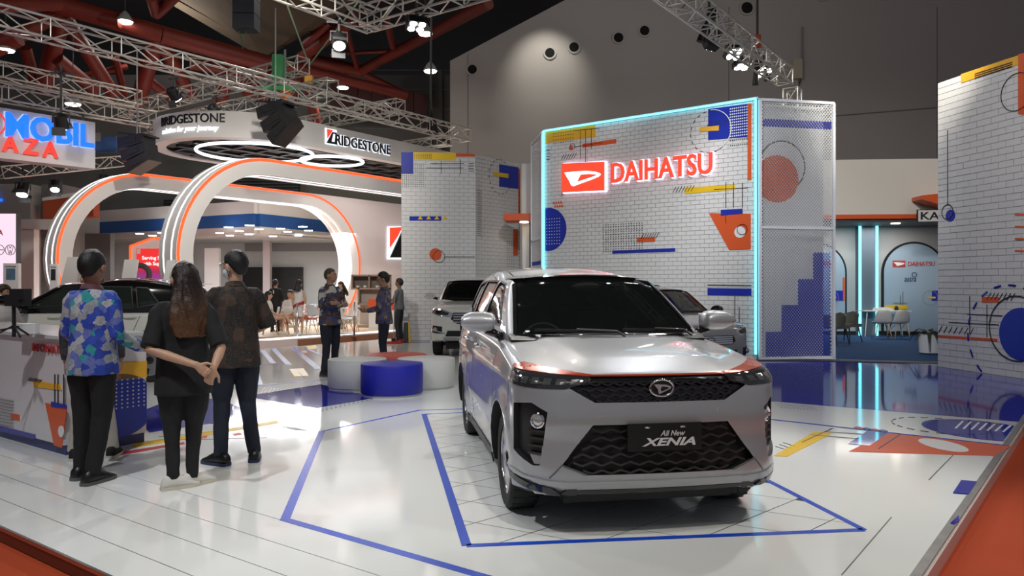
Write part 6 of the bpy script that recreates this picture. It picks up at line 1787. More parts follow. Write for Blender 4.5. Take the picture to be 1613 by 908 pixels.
BATIK_NAVY = pattern('navy_batik', [(.02, .03, .09), (.03, .04, .12), (.42, .40, .34), (.05, .02, .015), (.02, .03, .10), (.10, .05, .03)], 10, .5, 'EUCLIDEAN', fine=2.2, dark=(.25, .25, .22), stretch=(1, 1, 1.6))
BATIK_MIX = pattern('violet_batik', [(.04, .05, .16), (.10, .07, .05), (.05, .06, .20), (.14, .08, .04), (.03, .03, .08), (.20, .18, .18)], 20, .4, 'EUCLIDEAN', fine=2.0, dark=(.2, .18, .16))
DARKPRINT = pattern('dark_print_cloth', [(.02, .02, .025), (.03, .03, .04), (.05, .05, .06)], 30, .4, dark=(.10, .10, .10))
SKIN = mat('skin_tan', (.36, .19, .115), .5, var=.06, vs=20)
SKIN2 = mat('skin_light', (.50, .30, .20), .5, var=.05, vs=20)
SKIN3 = mat('skin_deep', (.22, .115, .07), .5, var=.06, vs=20)
HAIRB = mat('hair_black', (.008, .007, .007), .45, bump=.5, bs=120)
HAIRBR = mat('hair_brown', (.035, .016, .008), .42, var=.5, vs=14, bump=.6, bs=90)
BLKCLOTH = mat('black_cloth', (.010, .010, .011), .85, bump=.2, bs=300)
JEANS = mat('dark_denim', (.010, .014, .026), .85, bump=.3, bs=300, var=.2, vs=10)
BEIGE = mat('beige_cloth', (.42, .38, .33), .8, bump=.2, bs=300)
GREYT = mat('grey_tee', (.12, .13, .13), .85)
WHITECL = mat('white_cloth', (.62, .60, .58), .8)
REDCL = mat('red_cloth', (.35, .02, .025), .7)
SHOEB = mat('black_leather', (.010, .010, .011), .35)
SHOEW = mat('white_leather', (.62, .60, .55), .5)
SOLEG = mat('sole_grey', (.10, .10, .10), .6)
SOLEW = mat('sole_cream', (.60, .55, .46), .6)
EYEW = mat('eye_white', (.6, .58, .55), .3); LIPS = mat('lips', (.26, .09, .07), .5)
MASK = mat('face_mask', (.60, .62, .64), .8)

def remesh(mb, vox, it=3, fold=0.0, seed=0, fs=9.0):
    me = mb.mesh('r', fix=True)
    o = bpy.data.objects.new('r', me); WORK.collection.objects.link(o)
    md = o.modifiers.new('r', 'REMESH'); md.mode = 'VOXEL'; md.voxel_size = vox
    if it:
        s = o.modifiers.new('s', 'SMOOTH'); s.iterations = it; s.factor = .5
    out = eval_mesh(o)
    if fold:
        nr = [v.normal.copy() for v in out.vertices]
        for v, n in zip(out.vertices, nr):
            p = v.co
            f = noise.noise(Vector((p.x * fs * 1.6 + seed, p.y * fs * 1.6, p.z * fs * .55 + p.x * 3))) + .5 * noise.noise(Vector((p.x * fs * 3, p.y * fs * 3 + seed, p.z * fs * 1.5)))
            v.co = p + n * (fold * f)
    return out

def hand_pieces(mb, w, d, nrm, th, curl=.35, k=1.0):
    """palm, four fingers and a thumb; th=+1/-1 says on which side the thumb sits"""
    w, d = Vector(w), Vector(d).normalized(); nrm = Vector(nrm); nrm = (nrm - d * nrm.dot(d)).normalized()
    ac = d.cross(nrm).normalized()
    mb.tube([w - d * .02, w + d * .02 * k, w + d * .055 * k, w + d * .092 * k], [(.026 * k, .021 * k), (.032 * k, .019 * k), (.041 * k, .017 * k), (.039 * k, .013 * k)], 10, up=nrm)
    for i, L in enumerate((.072, .080, .075, .058)):
        p = w + d * .086 * k + ac * th * (.030 - .020 * i) * k; a = curl * .6; pts = [p]
        for s, f in enumerate((.42, .32, .26)):
            a += curl * (.5 + .35 * s) * .8
            p = p + (d * math.cos(a) + nrm * math.sin(a)) * (L * f * k); pts.append(p)
        mb.tube(pts, [.0098 * k, .0092 * k, .0085 * k, .0068 * k], 8)
    p = w + d * .022 * k + ac * th * .028 * k
    d1 = (d * .62 + ac * th * .68 + nrm * .35).normalized(); d2 = (d * .85 + ac * th * .3 + nrm * .45).normalized()
    mb.tube([p, p + d1 * .042 * k, p + d1 * .042 * k + d2 * .03 * k, p + d1 * .042 * k + d2 * .052 * k], [.014 * k, .012 * k, .0105 * k, .008 * k], 8)

STAND = dict(hipR=(.095, 0, .93), hipL=(-.095, 0, .93), kneeR=(.10, .02, .50), kneeL=(-.10, .02, .50), ankR=(.11, -.02, .09), ankL=(-.11, -.02, .09),
             shR=(.168, -.01, 1.405), shL=(-.168, -.01, 1.405), elR=(.215, -.04, 1.13), elL=(-.215, -.04, 1.13), wrR=(.22, .03, .88), wrL=(-.22, .03, .88),
             hdR=(0, .1, -1), hdL=(0, .1, -1), hnR=(-1, 0, 0), hnL=(1, 0, 0), curl=.4, lean=0.0, pel=(0, 0, 0), fyR=-8, fyL=8)

def person(label, loc, yaw, H=1.75, pose=None, skin=SKIN, shirt=BLKCLOTH, pants=JEANS, shoes=SHOEB, sole=SOLEG, hair='short', hairm=HAIRB, sleeve=1.0, hem=.84,
           fat=1.0, head_turn=0.0, head_tilt=0.0, near=True, mask=False, glasses=False, skirt=False, bare=False, collar=None, seed=0, extra=None, leg=1.0, taper=1.0):
    P = dict(STAND); P.update(pose or {})
    V = {k: Vector(v) for k, v in P.items() if hasattr(v, '__len__')}
    k = H / 1.75
    t = thing('person', label, 'person', loc, yaw)
    t.scale = (k, k, k)
    vox = .007 if near else .011
    pel = V['pel']; ln = P['lean']
    def tw(z):      # torso centre line shift (lean forwards, pelvis offset)
        s = max(0, z - .95); return Vector((pel.x, pel.y + ln * s, pel.z))
    neck = Vector((0, 0, 1.50)) + tw(1.5)
    Mh = Matrix.Translation(neck) @ Matrix.Rotation(R(head_turn), 4, 'Z') @ Matrix.Rotation(R(head_tilt), 4, 'X') @ Matrix.Diagonal((1.07, 1.07, 1.03, 1)) @ Matrix.Translation((0, 0, -1.50))
    # ---- body, one continuous skin
    b = MB()
    def torso(mb, prof, fx=1.0, fy=1.0):
        rings = []
        for z, rx, ry, yo in prof:
            c = tw(z)
            rings.append([Vector((c.x + rx * fx * math.copysign(abs(math.cos(a)) ** .85, math.cos(a)), c.y + yo + ry * fy * math.copysign(abs(math.sin(a)) ** .9, math.sin(a)), z + pel.z)) for a in [2 * PI * i / 24 for i in range(24)]])
        mb.rings(rings)
    torso(b, [(.86, .13, .09, 0), (.93, .155, .11, -.01), (1.05, .138, .10, 0), (1.18, .143, .105, .005), (1.28, .148, .108, .003), (1.35, .138, .092, -.003), (1.405, .11, .072, -.008), (1.445, .075, .060, -.01), (1.49, .057, .056, -.005)], 1 + (fat - 1) * .6, 1 + (fat - 1) * .6)
    b.tube([neck + Vector((0, -.015, -.06)), Mh @ Vector((0, -.005, 1.50)), Mh @ Vector((0, .0, 1.58))], [.060, .055, .055], 12)
    I3 = Mh.to_3x3()
    def hb(c, r): b.ball(Mh @ Vector(c), r, 20, 14, I3.to_4x4())
    hb((0, -.004, 1.648), (.073, .092, .105)); hb((0, .028, 1.585), (.057, .060, .066)); hb((0, .05, 1.552), (.034, .034, .026)); hb((0, .058, 1.625), (.05, .036, .045))
    b.tube([Mh @ Vector((0, .086, 1.650)), Mh @ Vector((0, .098, 1.625)), Mh @ Vector((0, .106, 1.606)), Mh @ Vector((0, .088, 1.598))], [.009, .011, .0165, .012], 8)
    for s in (-1, 1):
        b.ball(Mh @ Vector((s * .082, -.002, 1.622)), (.014, .022, .034), 10, 8, I3.to_4x4())
        hb((s * .034, .072, 1.662), (.026, .018, .010))
    for s, q in ((1, 'R'), (-1, 'L')):
        h_, kn, an = V['hip' + q] + pel, V['knee' + q], V['ank' + q]
        b.tube([h_ + Vector((0, 0, .04)), h_.lerp(kn, .35), kn, kn.lerp(an, .35), an, an + Vector((0, .0, -.05))], [.082, .078, .054, .048 * (1 if bare or skirt else .85), .036, .034], 12)
        fy = R(P['fy' + q]); fd = Vector((-math.sin(fy), math.cos(fy), 0))
        b.tube([an + Vector((0, 0, -.045)) - fd * .03, an + Vector((0, 0, -.055)) + fd * .04, an + Vector((0, 0, -.066)) + fd * .11], [.026, .022, .012], 8)
        sh, el, wr = V['sh' + q] + tw(1.42), V['el' + q], V['wr' + q]
        b.tube([sh - Vector((s * .07, 0, .01)), sh - Vector((s * .02, 0, .012)), sh.lerp(el, .4), el, el.lerp(wr, .35), wr], [.032, .042, .042, .037, .038, .026], 12)
        hand_pieces(b, wr, V['hd' + q], V['hn' + q], s * P.get('th' + q, 1), P['curl'] if not hasattr(P['curl'], '__len__') else P['curl'][0 if q == 'R' else 1])
    me = remesh(b, vox, 2)
    link_mesh('body', me, skin, t, smooth=True)
    # ---- face details
    for s in (-1, 1):
        MB().ball(Mh @ Vector((s * .031, .080, 1.643)), (.012, .008, .0075), 10, 8, I3.to_4x4()).build('eye', EYEW, t, smooth=True)
        MB().ball(Mh @ Vector((s * .031, .0865, 1.643)), (.0055, .003, .0058), 8, 6, I3.to_4x4()).build('iris', HAIRB, t)
        MB().tube([Mh @ Vector((s * .016, .090, 1.662)), Mh @ Vector((s * .034, .088, 1.668)), Mh @ Vector((s * .052, .076, 1.662))], [.003, .0045, .0025], 6).build('eyebrow', hairm, t)
    MB().tube([Mh @ Vector((-.024, .081, 1.575)), Mh @ Vector((0, .093, 1.577)), Mh @ Vector((.024, .081, 1.575))], [.003, .008, .003], 8).build('lips', LIPS, t, smooth=True)
    if mask:
        mk_ = MB(); mk_.rings([[Mh @ Vector((.066 * math.sin(a) * (1 - .25 * abs(z - 1.58) / .05), .012 + .10 * math.cos(a) * (1.0 - .5 * (z - 1.58) ** 2 / .003), z)) for a in [R(-88 + 176 * i / 14) for i in range(15)]] for z in (1.535, 1.56, 1.58, 1.60, 1.62)], False, False)
        mk_.build('face_mask', MASK, t, smooth=True)
        for s in (-1, 1): MB().tube([Mh @ Vector((s * .066, .02, 1.612)), Mh @ Vector((s * .084, -.012, 1.632)), Mh @ Vector((s * .082, -.022, 1.60)), Mh @ Vector((s * .066, .02, 1.545))], .002, 5).build('mask_strap', MASK, t)
    if glasses:
        for s in (-1, 1):
            mbg = torus(.023, .0022, 20, 6); mbg.v = [tuple(Mh @ (Matrix.Rotation(R(90), 3, 'X') @ Vector(p) + Vector((s * .032, .098, 1.643)))) for p in mbg.v]
            mbg.build('spectacle_rim', STEEL, t)
            MB().tube([Mh @ Vector((s * .055, .094, 1.647)), Mh @ Vector((s * .078, .04, 1.648)), Mh @ Vector((s * .080, -.01, 1.642))], .0022, 5).build('spectacle_temple', STEEL, t)
    # ---- hair
    def cap(rad, off, hl, tuft, cz=1.652):
        mb = MB(); mb.ball((0, 0, 0), 1.0, 44, 30); vs = []
        for p in mb.v:
            q = Vector((p[0] * rad[0], p[1] * rad[1], p[2] * rad[2])); lim = smooth_lerp(hl, q.y)
            f = 1 + tuft * noise.noise(Vector((q.x * 45 + seed, q.y * 45, q.z * 22)))
            if q.z < lim: f = max(.80, 1 - (lim - q.z) * 9)
            vs.append(tuple(Mh @ (q * f + Vector((0, off, cz)))))
        mb.v = vs; return mb
    HL = ((-.11, -.10), (-.055, -.088), (-.022, -.015), (.02, .0), (.045, .01), (.06, .045), (.1, .06))
    if hair == 'short': cap((.086, .107, .118), -.009, HL, .04).build('hair', hairm, t, smooth=True)
    elif hair == 'stubble': cap((.0765, .0955, .108), -.004, ((-.11, -.09), (-.03, -.06), (0, -.02), (.05, .05), (.1, .065)), .0, 1.649).build('hair', mat('stubble', (.055, .035, .025), .6), t, smooth=True)
    elif hair in ('long', 'tail'):
        hbm = MB()
        cp_ = cap((.092, .112, .120), -.010, HL, .03); hbm.add(cp_.v, cp_.f)
        ends = (1.20, 1.26) if hair == 'long' else (1.42, 1.45)
        rings = []
        for i, z in enumerate((1.70, 1.62, 1.54, 1.46, 1.38, 1.30, ends[0])):
            ww = (.078, .098, .115, .135, .150, .150, .115)[i]; yo = (-.055, -.068, -.078, -.098, -.115, -.13, -.135)[i]; th_ = (.045, .058, .062, .062, .058, .048, .026)[i]
            if hair == 'tail': ww *= .8
            rings.append([Mh @ Vector((ww * math.cos(a) * (1 + .06 * noise.noise(Vector((a * 3, i * .7, seed)))), yo + th_ * math.sin(a) * (1 + .4 * noise.noise(Vector((a * 5, i * .5, 3)))), max(z, ends[0]) + (.03 * noise.noise(Vector((a * 4, 1, 2))) if i == 6 else 0))) for a in [2 * PI * j / 28 for j in range(28)]])
        hbm.rings(rings)
        hm = remesh(hbm, .008, 2, .006, seed, 22)
        hm.materials.append(hairm)
        link_mesh('hair', hm, None, t, smooth=True)
    # ---- trousers
    pm = MB()
    if skirt:
        torso(pm, [(.62, .17, .13, -.01), (.72, .178, .14, -.01), (.86, .175, .135, -.01), (.98, .155, .115, 0), (1.03, .145, .11, 0)], fat, fat)
    elif not bare:
        torso(pm, [(.84, .15, .105, -.005), (.90, .168, .122, -.012), (.98, .162, .118, -.008), (1.04, .152, .112, 0)], fat, fat)
    if not skirt and not bare:
        for q in 'RL':
            h_, kn, an = V['hip' + q] + pel, V['knee' + q], V['ank' + q]
            end = kn.lerp(an, leg) + Vector((0, -.005, -.02))
            pm.tube([h_ + Vector((0, -.005, .03)), h_.lerp(kn, .3) + Vector((0, -.008, 0)), kn.lerp(h_, .25), kn, kn.lerp(an, .4), end], [.086 * fat, .094 * fat, .080 * fat, .068, .062 * taper, .056 * taper], 16)
    if pm.v: link_mesh('skirt' if skirt else 'trousers', remesh(pm, vox * 1.3, 3, .007, seed + 5, 11), pants, t, smooth=True)
    # ---- shirt
    sm = MB()
    torso(sm, [(hem, .188, .148, -.006), (hem + .06, .188, .147, -.006), (1.03, .172, .134, -.002), (1.16, .162, .126, .003), (1.28, .168, .128, .003), (1.36, .162, .115, -.003), (1.415, .135, .095, -.008), (1.452, .095, .080, -.01), (1.478, .068, .068, -.008)], 1 + (fat - 1) * .8, fat)
    for s, q in ((1, 'R'), (-1, 'L')):
        sh, el, wr = V['sh' + q] + tw(1.42), V['el' + q], V['wr' + q]
        pts = [sh - Vector((s * .07, 0, -.015)), sh - Vector((s * .02, 0, -.002)), sh.lerp(el, .12), sh.lerp(el, .45)]
        rr = [.045, .060, .062, .060]
        if sleeve <= .6: pts.append(sh.lerp(el, .5 + sleeve)); rr.append(.062 * (1.12 if sleeve > .3 else 1))
        else: pts += [el, el.lerp(wr, .45), el.lerp(wr, min(.96, sleeve))]; rr += [.054, .050, .043]
        if sleeve > 0: sm.tube(pts, [x * (1 + (fat - 1) * .6) for x in rr], 14)
    link_mesh('shirt', remesh(sm, vox * 1.25, 3, .007, seed, 9), shirt, t, smooth=True)
    if collar:
        cr_ = []
        for i, (z, r_) in enumerate(((1.468, .076), (1.50, .066), (1.502, .071), (1.462, .086))):
            cr_.append([tw(z) + Vector((r_ * math.cos(a), r_ * .98 * math.sin(a) - .008, z - .012 * math.sin(a))) for a in [2 * PI * j / 24 for j in range(24)]])
        MB().rings(cr_, False).build('collar', collar, t, smooth=True)
    # ---- shoes
    for q in 'RL':
        an = V['ank' + q]; fy = R(P['fy' + q])
        M = Matrix.Translation((an.x, an.y, an.z - .09)) @ Matrix.Rotation(fy, 4, 'Z')
        rows = ((-.09, .024, .055), (-.08, .036, .090), (-.04, .044, .118), (.0, .046, .120), (.04, .048, .108), (.10, .051, .080), (.15, .046, .053), (.185, .034, .042), (.20, .014, .028))
        sec = ((-.96, 0), (-1, .35), (-.93, .62), (-.72, .86), (-.35, 1), (.35, 1), (.72, .86), (.93, .62), (1, .35), (.96, 0))
        rings = [[M @ Vector((w_ * x, y, .018 + (h_ - .018) * z)) for x, z in sec] for y, w_, h_ in rows]
        so_ = MB().rings(rings).build('shoe', shoes, t, smooth=True)
        MB().rings([[M @ Vector((x * (w_ + .004), y * 1.03, z)) for x, z in ((-1, 0), (1, 0), (1, .026), (-1, .026))] for y, w_, h_ in rows]).build('sole', sole, so_, angle=40)
        if near:
            for i in range(4): MB().tube([M @ Vector((-.022, .035 + .02 * i, .085 - .010 * i)), M @ Vector((0, .04 + .02 * i, .094 - .010 * i)), M @ Vector((.022, .035 + .02 * i, .085 - .010 * i))], .0035, 5).build('lace', sole if shoes is not SHOEB else shoes, so_)
    if extra: extra(t, V, Mh, tw)
    return t

# --- four people standing in front
person('person in a blue and white diamond batik shirt and black trousers, seen from behind', (-3.24, 5.84, 0), R(-8), 1.765,
       dict(elR=(.225, -.03, 1.12), wrR=(.285, .20, 1.0), hdR=(.25, .95, -.1), hnR=(-.6, .2, -.6), elL=(-.225, .02, 1.13), wrL=(-.18, .23, 1.0), hdL=(.5, .85, 0), hnL=(.5, -.3, -.6), curl=.7,
            ankR=(.06, -.08, .09), ankL=(-.13, .05, .09), kneeR=(.08, .0, .50), fyR=-10, fyL=-4), shirt=BATIK_BLUE, pants=BLKCLOTH, sleeve=.95, hem=.82, collar=mat('batik_collar', (.10, .03, .04), .7), seed=1, fat=1.02)
person('person in beige trousers and dark shirt, mostly hidden at the information counter', (-3.66, 6.60, 0), R(20), 1.68, dict(ankR=(.16, 0, .09), ankL=(-.15, .0, .09)), shirt=DARKPRINT, pants=BEIGE, shoes=BLKCLOTH, sole=SOLEW, hem=.86, sleeve=.9, seed=2, head_turn=20, head_tilt=-12)
def headband(t, V, Mh, tw):
    mb = MB(); mb.rings([[Mh @ (Vector((.090 * math.cos(a), .012, 1.652 + .118 * math.sin(a))) + Vector((dx * math.cos(a) * .004, dy, dx * math.sin(a) * .004))) for dx, dy in ((-1, -.008), (1, -.008), (1, .008), (-1, .008))] for a in [R(-8 + 196 * k / 24) for k in range(25)]])
    mb.build('headband', mat('pearl_band', (.7, .66, .6), .3), t, smooth=True)
OMBRE = mat('hair_ombre', (.03, .012, .007), .4, bump=.6, bs=110)
nt = OMBRE.node_tree; tc = nt.nodes.new('ShaderNodeTexCoord'); spx = nt.nodes.new('ShaderNodeSeparateXYZ'); rp = nt.nodes.new('ShaderNodeValToRGB')
mr_ = nt.nodes.new('ShaderNodeMapRange'); mr_.inputs['From Min'].default_value = 1.18; mr_.inputs['From Max'].default_value = 1.75
nz_ = nt.nodes.new('ShaderNodeTexNoise'); nz_.inputs['Scale'].default_value = 30; ad = nt.nodes.new('ShaderNodeMath'); ad.operation = 'MULTIPLY_ADD'; ad.inputs[1].default_value = .35
nt.links.new(tc.outputs['Object'], spx.inputs[0]); nt.links.new(spx.outputs['Z'], mr_.inputs[0]); nt.links.new(tc.outputs['Object'], nz_.inputs['Vector'])
nt.links.new(nz_.outputs['Fac'], ad.inputs[0]); nt.links.new(mr_.outputs[0], ad.inputs[2]); nt.links.new(ad.outputs[0], rp.inputs[0])
rp.color_ramp.elements[0].color = (.13, .055, .020, 1); rp.color_ramp.elements[0].position = .15; rp.color_ramp.elements[1].color = (.015, .007, .005, 1); rp.color_ramp.elements[1].position = .85
nt.links.new(rp.outputs[0], nt.nodes['Principled BSDF'].inputs['Base Color'])
person('person with long brown hair in an oversized black top, hands clasped behind the back', (-2.46, 5.66, 0), R(18), 1.665,
       dict(elR=(.285, -.15, 1.10), wrR=(.235, -.27, .955), hdR=(-.35, -.1, -.9), hnR=(.2, 1, 0), elL=(-.22, -.17, 1.10), wrL=(.12, -.30, .985), hdL=(.75, .0, -.62), hnL=(.1, -1, .1), curl=(.7, 1.1),
            ankR=(.06, .02, .09), ankL=(-.07, -.04, .09), kneeR=(.075, .03, .5), kneeL=(-.085, .01, .5), fyR=-55, fyL=-70), skin=SKIN2, shirt=BLKCLOTH, pants=BLKCLOTH, shoes=SHOEW, sole=SOLEW, hair='long', hairm=OMBRE,
       sleeve=.45, hem=.74, fat=1.16, head_turn=28, taper=.86, mask=True, seed=3, extra=headband)
person('person in a dark brown batik shirt, spectacles and face mask, looking left', (-2.37, 6.46, 0), R(28), 1.79,
       dict(elR=(.27, .02, 1.14), wrR=(.14, .22, 1.06), hdR=(-.9, .3, 0), hnR=(0, -1, 0), elL=(-.27, .03, 1.14), wrL=(-.12, .24, 1.04), hdL=(.9, .2, 0), hnL=(0, -1, 0), ankR=(.15, -.03, .09), ankL=(-.12, -.06, .09), fyR=-12, fyL=35),
       shirt=BATIK_BROWN, pants=JEANS, shoes=SHOEB, sole=mat('sole_navy', (.02, .03, .08), .5), sleeve=.55, hem=.80, fat=1.12, head_turn=38, mask=True, glasses=True, collar=BATIK_BROWN, seed=4, skin=SKIN2)
# --- two people talking by the seats
person('bald person in navy batik shirt standing with folded arms', (-3.02, 12.55, 0), R(-122), 1.775,
       dict(elR=(.27, .07, 1.15), wrR=(-.02, .215, 1.17), hdR=(-1, .05, .1), hnR=(0, -1, 0), elL=(-.27, .07, 1.15), wrL=(.06, .235, 1.19), hdL=(1, .0, .05), hnL=(0, -1, 0), curl=.5, ankR=(.16, .03, .09), ankL=(-.12, -.04, .09)),
       skin=SKIN, shirt=BATIK_NAVY, pants=JEANS, hair='stubble', sleeve=.92, hem=.83, fat=1.06, head_turn=26, collar=BATIK_NAVY, seed=5, near=False)
def phone(t, V, Mh, tw):
    MB().box(-.035, .035, -.008, .008, -.07, .07, Matrix.Translation((.0, .40, 1.09)) @ Matrix.Rotation(R(-50), 4, 'X')).build('phone', GBLACK, t)
person('person with spectacles in violet batik shirt holding a phone', (-2.24, 13.2, 0), R(99), 1.72,
       dict(elR=(.22, .08, 1.12), wrR=(.05, .30, 1.07), hdR=(-.3, .9, .1), hnR=(-.9, -.2, .3), elL=(-.22, .08, 1.12), wrL=(-.05, .30, 1.07), hdL=(.3, .9, .1), hnL=(.9, -.2, .3), curl=.8),
       shirt=BATIK_MIX, pants=JEANS, sleeve=.9, hem=.84, fat=1.05, glasses=True, head_tilt=-6, seed=6, near=False, extra=phone, collar=BATIK_MIX)
# --- people farther back
person('cleaner in a grey T-shirt holding a mop beside the brick pavilion', (-2.93, 19.6, 0), R(75), 1.66, dict(elR=(.22, .10, 1.16), wrR=(.10, .28, 1.17), hdR=(-.2, .8, .4), hnR=(-1, 0, 0), elL=(-.22, .06, 1.13), wrL=(-.12, .24, 1.0), hdL=(.2, .9, .1), hnL=(1, 0, 0), curl=.9),
       skin=SKIN3, shirt=GREYT, pants=mat('charcoal_jeans', (.03, .032, .035), .85), shoes=mat('red_shoe', (.40, .03, .02), .5), sleeve=.3, hem=.92, near=False, fat=.92, seed=7)
person('person in black behind the shelf counter with long dark hair', (at(538, 0, 24.4).x, 24.4, .07), R(120), 1.53, dict(elR=(.2, .1, 1.13), wrR=(.05, .27, 1.08), elL=(-.2, .1, 1.13), wrL=(-.05, .27, 1.08), hdR=(-.4, .9, 0), hdL=(.4, .9, 0)),
       skin=SKIN2, shirt=BLKCLOTH, pants=BLKCLOTH, hair='long', hairm=HAIRBR, sleeve=.4, near=False, head_tilt=-14, seed=8)
def jacket_print(t, V, Mh, tw):
    me = text_mesh('2', .06, .10, .006, .02); me.materials.append(PWHITE)
    o = link_mesh('jacket_print', me, None, t); o.location = (-.02, -.15, 1.30)
person('person in a black jacket with a white mark on the back in the lounge', (at(434, 0, 23).x, 23, .07), R(-12), 1.58, dict(elR=(.24, .02, 1.14), wrR=(.15, .2, 1.05), elL=(-.24, .02, 1.14), wrL=(-.15, .2, 1.05)),
       shirt=BLKCLOTH, pants=JEANS, near=False, fat=1.2, hem=.86, seed=9, extra=jacket_print)
def sash(t, V, Mh, tw):
    MB().rings([[Vector((.195 * math.cos(a), .142 * math.sin(a), z + .07 * math.cos(a))) for a in [2 * PI * j / 28 for j in range(28)]] for z in (.93, 1.03)], False).build('red_sash', REDCL, t, smooth=True)
person('person in a white and red dress with dark ponytail, back turned, in the lounge', (at(471, 0, 21.0).x, 21.0, .07), R(-14), 1.56, dict(elR=(.22, 0, 1.14), elL=(-.23, 0, 1.14), wrR=(.19, .04, .9), wrL=(-.22, .06, .92)),
       skin=SKIN2, shirt=WHITECL, pants=WHITECL, shoes=SHOEW, sole=SOLEW, hair='tail', sleeve=0, hem=.92, skirt=True, near=False, fat=.9, seed=10, extra=sash)
SIT = dict(pel=(0, -.05, -.42), hipR=(.09, 0, .93), hipL=(-.09, 0, .93), kneeR=(.10, .38, .50), kneeL=(-.10, .38, .50), ankR=(.10, .34, .09), ankL=(-.10, .36, .09),
           elR=(.22, .02, .72), elL=(-.22, .02, .72), wrR=(.12, .22, .60), wrL=(-.12, .22, .60), hdR=(-.3, 1, -.2), hdL=(.3, 1, -.2), hnR=(0, 0, -1), hnL=(0, 0, -1))
def seated(label, loc, yaw, **k):
    pose = dict(SIT); pose.update(k.pop('pose', {}))
    return person(label, loc, yaw, pose=pose, near=False, bare=True, **k)
seated('seated person with long brown hair in white facing the viewer', (at(456, 0, 22.3).x, 22.3, .07), R(172), H=1.66, skin=SKIN2, shirt=WHITECL, hair='long', hairm=HAIRBR, sleeve=.2, hem=.90, seed=11, shoes=SHOEW, sole=SOLEW)
seated('seated person in white with crossed legs at the lounge edge', (at(426, 0, 21.6).x, 21.6, .07), R(-70), H=1.62, skin=SKIN2, shirt=WHITECL, hair='tail', sleeve=.2, hem=.90, seed=12, shoes=SHOEW, sole=SOLEW,
       pose=dict(kneeR=(.08, .40, .52), kneeL=(-.02, .42, .62), ankL=(.12, .62, .30), ankR=(.10, .34, .09)))
person('person raising both arms to take a picture behind the brown batik shirt', (at(362, 0, 16.9).x, 16.9, -.1), R(60), 1.58, dict(elR=(.20, .25, 1.38), wrR=(.08, .33, 1.60), elL=(-.20, .25, 1.38), wrL=(-.08, .33, 1.60), hdR=(-.2, 0, 1), hdL=(.2, 0, 1), hnR=(0, 1, 0), hnL=(0, 1, 0), thR=-1, thL=-1),
       shirt=BEIGE, near=False, hair='short', sleeve=.9, seed=13)
person('person with long hair at the left edge behind the counter camera', (at(6, 0, 9.7).x, 9.7, 0), R(-100), 1.50, dict(elR=(.22, .08, 1.13), wrR=(.08, .27, 1.1), elL=(-.22, .08, 1.13), wrL=(-.08, .27, 1.1)), skin=SKIN2, shirt=WHITECL, hair='long', hairm=HAIRBR, sleeve=.3, near=False, seed=14)
# ================================================================== FURNITURE AND PROPS
# ---------- round seats
def pouf(label, c, r, m, h=.43):
    t = thing('round_seat', label, 'pouf', (c[0], c[1], 0), group='round upholstered seats')
    MB().lathe([(r * .95, .0), (r * .95, .028)], 48).build('plinth', mat('pouf_plinth', (.5, .5, .5), .4, metal=.3), t, angle=40)
    MB().lathe([(r * .97, .028), (r, .04), (r, h - .025), (r * .985, h - .007), (r * .96, h), (.01, h + .004)], 64).build('upholstery', m, t, angle=50)
    mb = torus(r * .988, .004, 64, 6); mb.build('piping', m, t, (0, 0, h - .006), smooth=True)
    return t
PB = mat('pouf_blue', (.012, .016, .33), .5, bump=.15, bs=120); PW = mat('pouf_white', (.60, .60, .57), .55, bump=.15, bs=120); PO = mat('pouf_orange', (.55, .075, .045), .5, bump=.15, bs=120)
pouf('round blue upholstered seat in front of the seat cluster', (-1.655, 10.42), .425, PB)
pouf('round white upholstered seat left of the blue one', (-2.26, 11.05), .425, PW)
pouf('round white upholstered seat right of the blue one', (-1.27, 11.18), .425, PW)
pouf('round orange-red upholstered seat at the back of the cluster', (-1.80, 11.74), .47, PO)

# ---------- information counter
DK = thing('information_counter', 'white information counter with red lettering and geometric print', 'counter', (UN(-7.13, 3.10).x, UN(-7.13, 3.10).y, 0), ANG)
CW = mat('counter_white', (.66, .62, .64), .35)
MB().box(-3.2, 0, .0, .75, .09, 1.03).build('counter_body', CW, DK)
MB().box(-3.25, .03, -.03, .78, 1.03, 1.06).build('counter_top', mat('counter_top', (.60, .60, .60), .25), DK)
MB().box(-3.2, -.0, .02, .73, 0, .09).build('counter_plinth', mat('plinth_blue', (.04, .045, .16), .4), DK)
D0 = UN(-10.33, 3.10); D1 = UN(-7.13, 3.10)
ld = lambda px, py: (lambda q: (q[0] - 3.2, q[1]))(local_of(px, py, D0, D1))
E0, E1 = UN(-7.13, 3.10), UN(-7.13, 3.85)
le_ = lambda px, py: local_of(px, py, E0, E1)
a, b = ld(53, 553), ld(101, 556); letters('INFORMATION', mat('counter_red', (.45, .05, .05), .4), DK, (a[0], -.010, a[1]), width=b[0] - a[0] + .13, height=.075, depth=.01, bold=.004)
def dq(pts, m, y=-.002): MB().prism([ld(*p) for p in pts], y - .004, y + .003).build('printed_shape', m, DK)
dq([(53, 600), (96, 606), (98, 615), (54, 610)], AMBER); dq([(72, 635), (106, 642), (98, 706), (86, 702)], ORANGE); dq([(82, 633), (106, 638), (106, 644), (82, 641)], BLUE, -.006)
dq([(18, 651), (31, 654), (31, 663), (18, 661)], ORANGE); dq([(0, 671), (56, 685), (56, 692), (0, 680)], NAVY)
for k in range(7): MB().prism([ld(45 + 3.0 * k, 600 + .6 * k), ld(46 + 3.0 * k, 600.2 + .6 * k), ld(48.5 + 3.0 * k, 595 + .6 * k), ld(47.5 + 3.0 * k, 595 + .6 * k)], -.008, -.002).build('printed_line', INK, DK)
